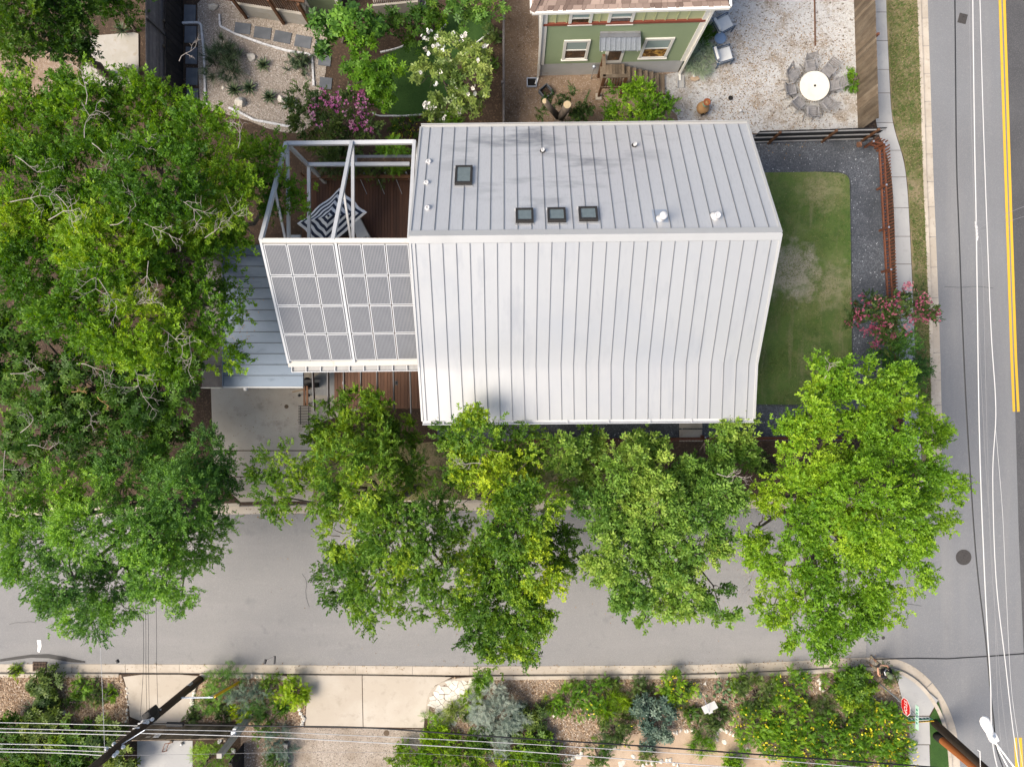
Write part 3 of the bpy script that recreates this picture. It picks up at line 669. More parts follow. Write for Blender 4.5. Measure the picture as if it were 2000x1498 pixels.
# roof fittings
nN = (TR - TL).cross(RL - TL).normalized()
nN = nN if nN.z > 0 else -nN
sN = (RL - TL).normalized()                    # up the slope
eN = (TR - TL).normalized()
def skylight(x0, y0, x1, y1, label):
    a, b, c, d = (PP(x, y, TL, nN) for x, y in ((x0, y1), (x1, y1), (x1, y0), (x0, y0)))
    ctr = (a + b + c + d) / 4
    w = (b - a).length / 2; h = ((d - a).length) / 2
    t = thing('skylight', ctr, label, 'skylight', 'skylights on the grey house')
    def pl(u, v, z): return ctr + eN * u + sN * v + nN * z
    for (u0, u1, v0, v1) in ((-w, w, -h, -h + .07), (-w, w, h - .07, h), (-w, -w + .07, -h + .07, h - .07), (w - .07, w, -h + .07, h - .07)):
        MB().hexa([pl(u, v, z) for z in (-.02, .13) for u, v in ((u0, v0), (u1, v0), (u1, v1), (u0, v1))]).build('frame', M['dark_steel'], t)
    MB().hexa([pl(u, v, z) for z in (.08, .105) for u, v in ((-w + .07, -h + .07), (w - .07, -h + .07), (w - .07, h - .07), (-w + .07, h - .07))]).build('pane', M['skylight'], t)
    MB().hexa([pl(u, v, z) for z in (-.02, .03) for u, v in ((-w - .03, -h - .10), (w + .03, -h - .10), (w + .03, -h), (-w - .03, -h))]).build('flashing', M['white_pl'], t)
    MB().hexa([pl(u, v, z) for z in (-.02, .02) for u, v in ((-w - .03, h), (w + .03, h), (w + .03, h + .08), (-w - .03, h + .08))]).build('flashing', M['roof_n'], t)
skylight(889, 329, 923, 363, 'lone square skylight near the left end of the metal roof')
skylight(1007, 412, 1042, 437, 'leftmost of the three dark skylights in a row near the ridge')
skylight(1069, 411, 1105, 436, 'middle one of the three dark skylights in a row near the ridge')
skylight(1130, 409, 1167, 434, 'rightmost of the three dark skylights in a row near the ridge')
def vent(px, py, r, h, label, style=0):
    c = PP(px, py, TL, nN)
    t = thing('roof_vent', c, label, 'roof vent', 'vents on the grey house roof')
    MB().lathe(c + Vector((0, 0, -.08)), [(r * 2.0, 0), (r * 1.7, .09), (r * 1.1, .13 + h * .2), (r, .13 + h * .3)], 14).build('boot', M['white_pl'] if style != 1 else M['dark_steel'], t, smooth=True)
    MB().lathe(c, [(r, 0), (r, h), (r * .7, h + .005), (r * .65, h - .04), (.005, h - .04)], 14).build('pipe', M['white_pl'], t)
    if style == 2:
        MB().lathe(c + Vector((0, 0, h)), [(r * .6, 0), (r * .6, .05), (r * 1.5, .05), (r * 1.55, .10), (r * 1.2, .16), (.01, .18)], 16).build('cowl', M['white_pl'], t, smooth=True)
        q = [c + eN * u + sN * v + nN * .012 for u, v in ((-.24, -.42), (.24, -.42), (.24, .16), (-.24, .16))]
        MB().hexa([p - nN * .01 for p in q] + q).build('flashing', M['steel'], t)
    return t
vent(838, 317, .07, .12, 'uppermost of three small white vents at the left end of the roof')
vent(834, 358, .065, .12, 'middle one of three small white vents at the left end of the roof')
vent(836, 407, .065, .14, 'lowest of three small white vents at the left end of the roof')
vent(1060, 296, .06, .22, 'left pipe vent with a dark boot on the upper metal roof', 1)
vent(1239, 285, .06, .22, 'right pipe vent with a dark boot on the upper metal roof', 1)
vent(1290, 428, .085, .42, 'tall white flue with a metal flashing right of the skylights', 2)
vent(1397, 424, .10, .30, 'white pipe vent near the right end of the ridge')

# ------------------------------------------------------------------ solar pergola over the deck
ZE, ZA, ZM, ZD = 5.55, 8.4, 3.1, 0.45           # eave, apex, middle beam, deck
NL, NR = P(560, 281, ZE), P(810, 278, ZE)
AL, AR = P(511, 471, ZA), P(800, 471, ZA)
PL_, PR_ = P(566, 712, ZE), P(820, 708, ZE)
perg = thing('solar_pergola', ((NL + PR_) / 2) * Vector((1, 1, 0)) + Vector((0, 0, G)), 'white steel pergola frame roofed with solar panels over the wooden deck', 'pergola')
def bm_(a, b, w=.14, h=.16, name='beam', mat='white_steel'): return MB().beam(a, b, w, h).build(name, M[mat], perg)
bm_(NL, NR)
bm_(AL, AR, .15, .18, 'ridge_beam', 'rust_white')
NM = NL.lerp(NR, .512); AM = AL.lerp(AR, .485); PM = PL_.lerp(PR_, .49)
for n_, a_, p_ in ((NL, AL, PL_), (NM, AM, PM), (NR, AR, PR_)):
    bm_(n_ + Vector((0, 0, .06)), a_ + Vector((0, 0, .06)), .12, .14, 'rafter')
    bm_(a_ + Vector((0, 0, -.12)), p_ + Vector((0, 0, -.12)), .12, .12, 'rafter')
    bm_(Vector((n_.x, n_.y, ZE - .08)), Vector((n_.x + (p_.x - n_.x), p_.y, ZE - .08)), .11, .12, 'tie_beam')
    mid = n_.lerp(a_, .5)
    bm_(mid, Vector((n_.x + (p_.x - n_.x) * .5, (n_.y + a_.y) / 2 - 1.9, ZE)), .07, .07, 'strut')
for n_ in (NL, NR): 
    MB().beam(Vector((n_.x, n_.y, G)), Vector((n_.x, n_.y, ZE - .09)), .12, .12).build('post', M['white_steel'], perg)
for p_ in (PL_, PM, PR_):
    MB().beam(Vector((p_.x, p_.y + .15, G)), Vector((p_.x, p_.y + .15, ZE - .2)), .12, .12).build('post', M['grey_steel'], perg)
mL, mR = P(603, 322, ZM), P(800, 321, ZM)
bm_(mL, mR, .14, .14, 'middle_beam'); bm_(Vector((mL.x, mL.y - .1, ZM - .02)), Vector((mL.x, PL_.y, ZM - .02)), .12, .12, 'middle_beam')
bm_(P(690, 309, ZM - .4), P(802, 309, ZM - .4), .04, .04, 'middle_rail', 'steel')
# solar panels
def pvp(u, v, o=0.0):
    p = AL.lerp(AR, u).lerp(PL_.lerp(PR_, u), v)
    return p + nP * o
nP = (AR - AL).cross(PL_ - AL); nP = nP.normalized() if nP.z > 0 else -nP.normalized()
cellm = nmat('solar_cells', (0.10, 0.102, 0.108), [('noise', 1.5, (0.135, 0.137, 0.142), .4, .7, .8)], 0.12, spec=.6, coord='UV')
N_, L2 = cellm.node_tree.nodes, cellm.node_tree.links
tcx = N_.new('ShaderNodeTexCoord'); sx = N_.new('ShaderNodeSeparateXYZ'); L2.new(tcx.outputs['UV'], sx.inputs[0])
def stripes(src, n, duty):
    a = N_.new('ShaderNodeMath'); a.operation = 'MULTIPLY'; a.inputs[1].default_value = n; L2.new(src, a.inputs[0])
    f = N_.new('ShaderNodeMath'); f.operation = 'FRACT'; L2.new(a.outputs[0], f.inputs[0])
    g = N_.new('ShaderNodeMath'); g.operation = 'LESS_THAN'; g.inputs[1].default_value = duty; L2.new(f.outputs[0], g.inputs[0]); return g.outputs[0]
s1 = stripes(sx.outputs[0], 14, .34); s2 = stripes(sx.outputs[1], 16, .12)
mxx = N_.new('ShaderNodeMath'); mxx.operation = 'MAXIMUM'; L2.new(s1, mxx.inputs[0])
hf = N_.new('ShaderNodeMath'); hf.operation = 'MULTIPLY'; hf.inputs[1].default_value = .35; L2.new(s2, hf.inputs[0]); L2.new(hf.outputs[0], mxx.inputs[1])
mc = N_.new('ShaderNodeMix'); mc.data_type = 'RGBA'; pb = N_['Principled BSDF']
L2.new(pb.inputs['Base Color'].links[0].from_socket, mc.inputs[6]); mc.inputs[7].default_value = (.22, .222, .23, 1); L2.new(mxx.outputs[0], mc.inputs[0]); L2.new(mc.outputs[2], pb.inputs['Base Color'])
for r in range(4):
    for c in range(6):
        u0, u1 = (.008 + c * .1605 + (.025 if c > 2 else 0)), (.008 + (c + 1) * .1605 + (.025 if c > 2 else 0) - .006)
        v0, v1 = .02 + r * .2375, .02 + (r + 1) * .2375 - .006
        m = MB(); fu, fv = .006, .007
        m.hexa([pvp(u, v, o) for o in (0, .035) for u, v in ((u0, v1), (u1, v1), (u1, v0), (u0, v0))], 0)
        m.add([pvp(u, v, .038) for u, v in ((u0 + fu, v1 - fv), (u1 - fu, v1 - fv), (u1 - fu, v0 + fv), (u0 + fu, v0 + fv))], [(0, 1, 2, 3)], 1)
        o = m.build('solar_panel', [M['panel_frame'], cellm], perg)
        uvl = o.data.uv_layers.new(name='uv')
        lp = o.data.polygons[-1]
        for li, uv in zip(lp.loop_indices, ((0, 0), (1, 0), (1, 1), (0, 1))): uvl.data[li].uv = uv
MB().hexa([pvp(u, v, o) for o in (-.02, .05) for u, v in ((.492, .985), (.508, .985), (.508, .01), (.492, .01))]).build('centre_batten', M['white_steel'], perg)
for u0, u1 in ((-.012, .004), (.995, 1.012)):
    MB().hexa([pvp(u, v, o) for o in (-.06, .05) for u, v in ((u0, .985), (u1, .985), (u1, .0), (u0, .0))]).build('side_batten', M['white_steel'], perg)
MB().beam(pvp(-.01, 1.0, -.02), pvp(1.012, 1.0, -.02), .20, .10).build('eave_beam', M['rust_white'], perg)
a, b = P(570, 727, ZE - .1), P(823, 724, ZE - .1)
MB().beam(a, b, .03, .05).build('gutter_rail', M['white_steel'], perg)
for k in range(10):
    p = a.lerp(b, k / 9); MB().beam(p, p + Vector((0, .2, 0)), .03, .04).build('gutter_strap', M['white_steel'], perg)
MB().add([a + Vector((0, .01, -.05)), b + Vector((0, .01, -.05)), b + Vector((0, .2, -.05)), a + Vector((0, .2, -.05))], [(0, 1, 2, 3)]).build('gutter_floor', M['grey_steel'], perg)
for x0, x1, ye in ((609, 614, 803), (640, 642, 800), (671, 673, 800), (705, 706, 800), (736, 738, 800), (768, 770, 800), (800, 803, 808)):
    p = P(x1, ye, ZM); q = P(x0 - 1, 650, ZM)
    MB().beam(p, q, .04, .22).build('sunshade_beam', M['dark_grey'], perg)

# ------------------------------------------------------------------ deck
deck = thing('wooden_deck', P(700, 600), 'dark brown plank deck beneath the solar pergola', 'deck')
def planks(x0, x1, y0, y1, w, z, mat, name='plank', parent=deck):
    a0, a1, b0, b1 = P(x0, y0, z), P(x1, y0, z), P(x0, y1, z), P(x1, y1, z)
    n = int((a1 - a0).length / w)
    for k in range(n):
        t0, t1 = k / n, (k + .93) / n
        dz = RNG.uniform(-.003, .003)
        MB().hexa([Vector((p.x, p.y, zz + dz)) for zz in (z - .035, z) for p in (b0.lerp(b1, t0), b0.lerp(b1, t1), a0.lerp(a1, t1), a0.lerp(a1, t0))]).build(name, mat, parent)
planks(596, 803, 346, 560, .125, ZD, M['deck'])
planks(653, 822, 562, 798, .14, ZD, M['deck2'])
MB().box(P(742, 690, .12), (P(822, 0).x - P(653, 0).x) * .96, 4.6, ZD - .16).build('joist', M['black'], deck)
MB().box(P(700, 450, .12), (P(803, 0).x - P(600, 0).x) * .96, 4.4, ZD - .16).build('joist', M['black'], deck)
planks(590, 608, 340, 470, .11, ZD + .55, M['brown_wood'], 'bench_board')
MB().prism([P(x, y, .3) for x, y in ((640, 722), (652, 722), (652, 772), (590, 772), (590, 745))], .1, .2).build('step', M['concrete_g'], deck)
# deck rail along the north side
for k in range(3): 
    p = P(690, 346 + k * 3, ZD + .95 - .25 * k); MB().beam(P(600, 346 + k * 3, ZD + .95 - .25 * k), P(803, 345 + k * 3, ZD + .95 - .25 * k), .14 if k == 0 else .03, .03).build('handrail' if k == 0 else 'rail', M['brown_wood'], deck)
for k in range(6):
    p = P(600 + 40 * k, 352, ZD); MB().beam(p, p + Vector((0, .05, .95)), .05, .05).build('baluster', M['steel' if k > 2 else 'brown_wood'], deck)
for px_ in (704, 739, 774):
    p = P(px_, 351, ZD + .9); MB().beam(p, p + Vector((.14, -.45, -.6)), .02, .02).build('cable', M['steel'], deck)
# small things on the deck
t = thing('small_box', P(671, 748, ZD), 'small white box lying on the lower deck boards', 'box')
MB().box(P(671, 748, ZD), .07, .13, .08).build('body', M['white_pl'], t); MB().box(P(671, 747, ZD + .08), .04, .04, .01).build('button', M['dark_steel'], t)
t = thing('floor_vent', P(774, 748, ZD), 'small blue grey vent plate on the lower deck boards', 'vent')
MB().box(P(774, 748, ZD), .12, .17, .03).build('plate', M['slate'], t); MB().box(P(774, 748, ZD + .03), .07, .11, .01).build('grille', M['black'], t)
# umbrella
uc = P(648, 428, 2.55)
umb = thing('patio_umbrella', Vector((uc.x, uc.y, ZD)), 'navy and white striped square patio umbrella on the deck', 'umbrella')
cs = [P(x, y, 2.5) for x, y in ((580, 437), (632, 492), (717, 415), (664, 367))]
mid = sum(cs, Vector()) / 4; apex = Vector((mid.x, mid.y, 3.05))
m = MB(); NB = 9; NS = 12
ring = []
for k in range(NB + 1):
    s = k / NB; row = []
    for i in range(4):
        for j in range(NS):
            t = j / NS; e = cs[i].lerp(cs[(i + 1) % 4], t)
            sag = .06 * math.sin(t * 2 * math.pi) ** 2 * s
            inw = 1 - .05 * math.sin(t * 2 * math.pi) ** 2
            p = apex.lerp(mid.lerp(Vector((e.x, e.y, 2.5)), inw), s); p.z = 3.05 - .55 * s ** .9 - sag
            row.append(p)
    ring.append(row)
nn = 4 * NS
v = [p for row in ring for p in row]
for k in range(NB):
    m.add([ring[k][i] for i in range(nn)] + [ring[k + 1][i] for i in range(nn)], [(i, (i + 1) % nn, nn + (i + 1) % nn, nn + i) for i in range(nn)], 0 if k == NB - 1 else (1 if k % 2 else 0) if k < NB - 2 else 1)
m.build('canopy', [M['canvas'], M['navy']], umb)
MB().tube([(uc.x, uc.y, ZD), (uc.x, uc.y, 3.02)], .025, 8).build('pole', M['steel'], umb)
MB().lathe((mid.x, mid.y, 3.04), [(.05, 0), (.04, .05), (.01, .09)], 8).build('finial', M['navy'], umb)
MB().lathe((uc.x, uc.y, ZD), [(.28, 0), (.28, .06), (.05, .09), (.03, .3)], 16).build('base', M['dark_steel'], umb)
for c in cs:
    MB().beam(Vector((uc.x, uc.y, 2.98)), Vector((c.x, c.y, 2.44)), .02, .02).build('rib', M['dark_steel'], umb)
# sofa
so = thing('outdoor_sofa', P(708, 455, ZD), 'pale grey cushioned outdoor sofa beside the striped umbrella', 'sofa')
q = [P(x, y, 0.9) for x, y in ((688, 433), (701, 421), (727, 470), (702, 486))]
MB().prism(q, ZD, .8).build('frame', M['grey_wood'], so)
qm = sum(q, Vector()) / 4
bevel(MB().prism([qm.lerp(p, .97) for p in q], .802, .95).build('cushion', M['cushion'], so), .04, 2)
a, b = P(706, 470, 1.1), P(716, 466, 1.1)
MB().tube([a, b], .11, 12).build('bolster', M['cushion'], so, smooth=True)
t = thing('grey_cushion', P(575, 466, .9), 'pale cushion showing at the lower left corner of the deck', 'cushion')
bevel(MB().box(P(577, 467, .8), .55, .3, .15).build('pad', M['cushion'], t), .05, 2)
# planters hanging on the north side
pl = thing('planter_trough', P(752, 318, ZM - .3), 'long planter trough of soil along the pergola middle beam', 'planter')
MB().box(P(752, 316, ZM - .45), 2.3, .34, .3).build('trough', M['slate'], pl); MB().box(P(752, 316, ZM - .15), 2.2, .28, .03).build('soil', M['soil'], pl)

# ------------------------------------------------------------------ carport
ZK = 3.2
ca = thing('carport', P(520, 660), 'carport with a blue grey horizontal seam metal roof', 'carport')
kx0, kx1 = P(437, 755, ZK).x, P(592, 755, ZK).x
ky0, ky1 = P(500, 755, ZK).y, P(500, 478, ZK).y
rows = 13; st = (ky1 - ky0) / rows
rf = MB().hexa([(x, y, z) for z in (ZK - .14, ZK - .012) for x, y in ((kx0, ky0), (kx1, ky0), (kx1, ky1), (kx0, ky1))]).build('roof', M['carport'], ca)
for k in range(rows):
    MB().hexa([(x, y, z) for z in (ZK - .012, ZK) for x, y in ((kx0, ky0 + k * st + .01), (kx1, ky0 + k * st + .01), (kx1, ky0 + (k + 1) * st - .01), (kx0, ky0 + (k + 1) * st - .01))]).build('roof_panel', M['carport'], rf)
    if k: MB().beam((kx0, ky0 + k * st, ZK + .01), (kx1, ky0 + k * st, ZK + .01), .02, .04).build('roof_seam', M['seam_dark'], rf)
MB().beam((kx0, ky0 - .03, ZK - .06), (kx1, ky0 - .03, ZK - .06), .05, .16).build('fascia', M['white_steel'], ca)
MB().beam((kx0 - .03, ky0, ZK - .04), (kx0 - .03, ky1, ZK - .04), .05, .13).build('fascia', M['carport'], ca)
for x, y in ((kx0 + .2, ky0 + .2), (kx1 - .2, ky0 + .2), (kx0 + .2, ky1 - .2), (kx1 - .2, ky1 - .2)):
    MB().box((x, y, .12), .12, .12, ZK - .27).build('post', M['white_steel'], ca)
MB().box(((kx0 + kx1) / 2, ky1 - .4, .12), kx1 - kx0 - .6, .12, 2.8).build('rear_wall', M['stucco'], ca)
lo = thing('lean_to', P(415, 640), 'lower grey brown shed roof left of the carport', 'shed')
la, lb = P(392, 756, 2.6), P(436, 756, 2.75)
nrow = 7
for k in range(nrow):
    y0, y1 = la.y + k * .85, la.y + (k + 1) * .85 - .02
    MB().hexa([(x, y, z + dz) for dz in (-.04, 0) for x, y, z in ((la.x, y0, 2.5), (lb.x, y0, 2.85), (lb.x, y1, 2.85), (la.x, y1, 2.5))]).build('roof_board', M['grey_wood'], lo)
MB().beam((la.x, la.y - .03, 2.47), (lb.x, la.y - .03, 2.82), .04, .14).build('fascia', M['trim'], lo)
MB().hexa([(x, y, z) for z in (.1, 2.4) for x, y in ((la.x + .2, la.y + .5), (lb.x - .02, la.y + .5), (lb.x - .02, la.y + 5.5), (la.x + .2, la.y + 5.5))]).build('wall', M['stucco'], lo)
t = thing('wall_lamp', P(481, 759, 2.95), 'small white lamp under the front edge of the carport roof', 'lamp')
MB().lathe(P(481, 759, 2.8), [(.05, 0), (.09, .03), (.09, .10), (.03, .16)], 12).build('shade', M['white_pl'], t, smooth=True)
MB().beam(P(481, 758, 3.0), P(481, 753, 3.05), .03, .03).build('bracket', M['white_pl'], t)
# bits beside the carport: gate, louvre rack, mailbox-like post and weathered planks
t = thing('garden_gate', P(598, 770), 'narrow brown wooden gate beside the carport corner', 'gate')
for px0 in (594.5, 600):
    MB().beam(P(px0, 754, 2.0), P(px0, 792, 2.0), .075, .06).build('rail', M['brown_wood'], t)
for y in (756, 790): MB().beam(P(597, y, .12), P(597, y, 1.96), .08, .08).build('post', M['brown_wood'], t)
t = thing('slatted_rack', P(598, 810, .9), 'dark slatted rack at the edge of the driveway under the small tree', 'rack')
for k in range(12):
    y = 793 + 3.1 * k; MB().beam(P(583, y, .9), P(607, y + .5, .9), .03, .05).build('slat', M['dark_steel'], t)
for x in (587, 603): 
    MB().beam(P(x, 792, .86), P(x, 829, .86), .03, .03).build('rail', M['dark_steel'], t)
    for y in (794, 828): MB().beam(P(x, y, .12), P(x, y, .85), .03, .03).build('leg', M['dark_steel'], t)
t = thing('weathered_plank', P(590, 762, 1.9), 'weathered angled plank on a bracket by the carport gate', 'plank')
MB().beam(P(571, 765.5, 1.9), P(608, 758, 1.9), .07, .04).build('board', M['old_wood'], t)
MB().beam(P(592, 762, .12), P(592, 762, 1.87), .05, .05).build('leg', M['old_wood'], t)
for px_, lab in ((585.5, 'dark ball lamp on a short stem left of the wooden gate'), (604, 'dark ball lamp on a short stem right of the wooden gate')):
    t = thing('path_lamp', P(px_, 772), lab, 'lamp', 'path lamps by the carport')
    MB().tube([P(px_, 772, .12), P(px_, 772, .8)], .02, 6).build('stem', M['dark_steel'], t)
    MB().lathe(P(px_, 772, .8), [(.02, 0), (.055, .03), (.07, .08), (.055, .13), (.01, .15)], 12).build('globe', M['dark_steel'], t, smooth=True)
t = thing('black_grill', P(610, 748), 'black covered grill in the nook beside the carport', 'grill')
MB().box(P(612, 750, .2), .5, .3, .7).build('cart', M['black'], t); MB().lathe(P(601, 745, .9), [(.16, 0), (.18, .06), (.15, .16), (.05, .2)], 14).build('lid', M['dark_steel'], t, smooth=True)
# ------------------------------------------------------------------ green house beyond
ga, gb = P(1054, 150), P(1323, 143)
gx = (gb - ga).normalized(); gn = Vector((gx.y, -gx.x, 0))      # gn points to the camera side (south)
gW = (gb - ga).length
def GW(u, z, o=0.0): return Vector((ga.x, ga.y, 0)) + gx * u + gn * o + Vector((0, 0, z))
def gq(px, py):                                             # photo pixel on the front wall -> (u, z)
    p = PP(px, py, ga, gn); return (p - ga).dot(gx), p.z
green = thing('green_house', GW(gW / 2, G, -4), 'two storey sage green house with white trim and a brown shingle roof', 'house')
DP = 7.5                                                    # depth
ZF, ZS, ZE2 = 1.32, 4.62, 6.15
def gbox(u0, u1, z0, z1, o0, o1, name, mat, parent=green):
    return MB().hexa([GW(u, z, o) for z in (z0, z1) for u, o in ((u0, o1), (u1, o1), (u1, o0), (u0, o0))]).build(name, mat, parent)
gbox(0.0, gW, G, ZF, -DP, -.03, 'foundation', M['foundation'])
gbox(0.02, gW - .02, ZF, ZE2 + .1, -DP, -.05, 'wall', M['green1'])
m = MB(); k = 0; z = ZF
while z < ZS - .02:
    m.hexa([GW(u, zz, o) for zz, oo in ((z, 0.0), (min(z + .118, ZS), -.035)) for u, o in ((.1, oo), (gW - .1, oo), (gW - .1, -.06), (.1, -.06))])
    z += .115
m.build('siding', M['green1'], green, kind='stuff')
gbox(.1, gW - .1, ZS + .12, ZE2, -.06, -.02, 'upper_wall', M['green2'])
u = .42
while u < gW - .3:
    gbox(u, u + .04, ZS + .12, ZE2, -.02, .012, 'batten', M['green2']); u += .405
gbox(0, gW, ZS - .02, ZS + .12, -.05, .05, 'band', M['redband'])
for u0 in (-.04, gW - .14): gbox(u0, u0 + .18, ZF - .02, ZE2, -.06, .03, 'corner_board', M['trim'])
gbox(-.02, -.0, ZF, ZE2, -DP, -.06, 'side_board', M['trim'])
def gwin(px0, py0, px1, py1, label, warm=False, single=False):
    u0, z1 = gq(px0, py0); u1, z0 = gq(px1, py1)
    if u1 < u0: u0, u1 = u1, u0
    w = gbox(u0 + .1, u1 - .1, z0 + .1, z1 - .1, -.03, .01, 'window', M['glass'])
    for a_, b_, c_, d_ in ((u0, u0 + .11, z0, z1), (u1 - .11, u1, z0, z1), (u0 + .11, u1 - .11, z1 - .13, z1), (u0 + .11, u1 - .11, z0, z0 + .09)):
        gbox(a_, b_, c_, d_, -.02, .045, 'frame', M['trim'], w)
    gbox(u0 - .03, u1 + .03, z0 - .05, z0, -.02, .07, 'sill', M['trim'], w)
    zm = (z0 + z1) / 2
    gbox(u0 + .11, u1 - .11, zm - .03, zm + .03, .01, .035, 'mullion', M['trim'], w)
    gbox(u0 + .13, u1 - .13, zm + .05, z1 - .15, .01, .018, 'pane', M['glass_blind'], w)
    gbox(u0 + .13, u1 - .13, z0 + .11, zm - .05, .01, .018, 'pane', M['glass_warm'] if warm else M['glass_brown'], w)
    return w
M['glass_warm'] = nmat('pane_painted_glow', (0.12, 0.06, 0.02), [('noise', 3, (0.75, 0.42, 0.10), .48, .62, .9)], 0.2)  # warm room light painted as orange patches, the pane emits nothing
gwin(1102, 79, 1146, 115, 'left')
gwin(1261, 75, 1301, 112, 'right', True)
gwin(1113, 24, 1155, 46, 'upper'); gwin(1191, 22, 1235, 45, 'upper')
# door, awning, landing and steps
u0, z1 = gq(1180, 100); u1, z0 = gq(1222, 122)
du0 = gq(1181, 110)[0]; du1 = gq(1217, 110)[0]
dr = gbox(du0, du1, ZF - .02, ZF + 2.05, -.03, .02, 'door', M['trim'])
gbox(du0 + .13, du1 - .13, ZF + .25, ZF + 1.95, .02, .03, 'pane', M['glass_brown'], dr)
gbox(du1 - .12, du1 - .08, ZF + .95, ZF + 1.05, .02, .07, 'handle', M['steel'], dr)
pO = GW(0, 0, .62)
wi = [PP(x, y, GW(0, 0, .03), gn) for x, y in ((1172, 72), (1251, 71))]; wo = [PP(x, y, pO, gn) for x, y in ((1171.5, 100), (1250.5, 99))]
dzv = Vector((0, 0, .045))
awn = MB().hexa([wo[0] - dzv, wo[1] - dzv, wi[1] - dzv, wi[0] - dzv, wo[0], wo[1], wi[1], wi[0]]).build('awning', M['steel'], green)
for k in range(9):
    q = k / 8; MB().beam(wi[0].lerp(wi[1], q) + Vector((0, 0, .01)), wo[0].lerp(wo[1], q) + Vector((0, 0, .01)), .03, .035).build('awning_rib', M['steel'], awn)
fl_ = [PP(x, y, GW(0, 0, .02), gn) for x, y in ((1172, 63), (1251, 62))]
MB().hexa([fl_[0] - gn * .02, fl_[1] - gn * .02, wi[1] - gn * .04, wi[0] - gn * .04, fl_[0] + gn * .05, fl_[1] + gn * .05, wi[1] + gn * .06 + dzv, wi[0] + gn * .06 + dzv]).build('awning_flashing', M['grey_steel'], awn)
for q in (.06, .94): MB().beam(wi[0].lerp(wi[1], q) - Vector((0, 0, .6)), wo[0].lerp(wo[1], q) - Vector((0, 0, .05)), .035, .035).build('awning_bracket', M['trim'], awn)
# porch (stays with the house)
pz = ZF - .06
pu0, pu1 = du0 - .12, du1 + .15
pd = 1.0
n = 8
porch = gbox(pu0, pu1, pz - .16, pz - .045, .05, pd, 'porch', M['brown_wood'])
for k in range(n):
    gbox(pu0 + (pu1 - pu0) * k / n, pu0 + (pu1 - pu0) * (k + .92) / n, pz - .04, pz, .05, pd, 'floor_board', M['old_wood'], porch)
for u in (pu0 + .05, pu1 - .05): MB().beam(GW(u, G, pd - .06), GW(u, pz + .9, pd - .06), .09, .09).build('post', M['brown_wood'], porch)
MB().beam(GW(pu0 + .05, G, .1), GW(pu0 + .05, pz + .95, .1), .09, .09).build('post', M['brown_wood'], porch)
MB().beam(GW(pu0, pz + .92, pd - .06), GW(pu1, pz + .92, pd - .06), .14, .04).build('handrail', M['old_wood'], porch)
MB().beam(GW(pu0 + .05, pz + .92, .05), GW(pu0 + .05, pz + .92, pd - .06), .14, .04).build('handrail', M['old_wood'], porch)
for k in range(8):
    u = pu0 + .12 + (pu1 - pu0 - .24) * k / 7; MB().beam(GW(u, pz - .1, pd - .03), GW(u, pz + .9, pd - .03), .04, .03).build('baluster', M['brown_wood'], porch)
for k in range(7):
    zz = pz - (k + 1) * (pz - G) / 8
    for j in range(2):
        gbox(pu1 + k * .27 + j * .135, pu1 + k * .27 + j * .135 + .125, zz - .05, zz, .1, pd - .02, 'stair_tread', M['old_wood'], porch)
MB().beam(GW(pu1, pz - .05, pd), GW(pu1 + 1.95, G + .05, pd), .05, .25).build('stringer', M['brown_wood'], porch)
gbox(pu0 - .08, pu0 + .18, G - .01, G + .08, pd - .18, pd + .1, 'footing', M['concrete'], porch)
# downpipes
for u, s in ((-.08, -1), (gW + .08, 1)):
    dp = MB().beam(GW(u, G + .1, .06), GW(u, ZE2 - .1, .06), .08, .08).build('downpipe', M['trim'], green)
    MB().beam(GW(u, G + .08, .05), GW(u + (-.1 if s < 0 else 0), G + .06, .35), .09, .06).build('spout', M['trim'], dp)
t = thing('splash_block', GW(-.35, G, .25), 'small metal rimmed drain box at the left foot of the green house', 'drain')
bx0 = GW(-.35, G, .28)
for du, dv, a_, b_ in ((-.2, 0, .04, .4), (.2, 0, .04, .4), (0, -.18, .4, .04), (0, .18, .4, .04)): MB().box(bx0 + Vector((du, dv, 0)), a_, b_, .12).build('rim', M['steel'], t)
MB().box(bx0, .34, .3, .05).build('bed', M['soot'], t)
t = thing('splash_block', GW(gW + .1, G, .35), 'small grey splash block at the right foot of the green house', 'drain')
bx0 = GW(gW + .12, G, .42)
for du in (-.13, .13): MB().box(bx0 + Vector((du, 0, 0)), .04, .5, .1).build('rim', M['concrete_g'], t)
MB().box(bx0, .22, .5, .04).build('bed', M['concrete_g'], t)
t = thing('gas_meter', GW(pu0 - .25, 1.2, .15), 'small grey meter on the green house wall left of the porch', 'meter')
MB().lathe(GW(pu0 - .25, 1.15, .16), [(.05, 0), (.09, .05), (.09, .2), (.04, .26)], 10).build('body', M['steel'], t, smooth=True); MB().tube([GW(pu0 - .25, G, .16), GW(pu0 - .25, 1.2, .16)], .02, 6).build('pipe', M['grey_steel'], t)
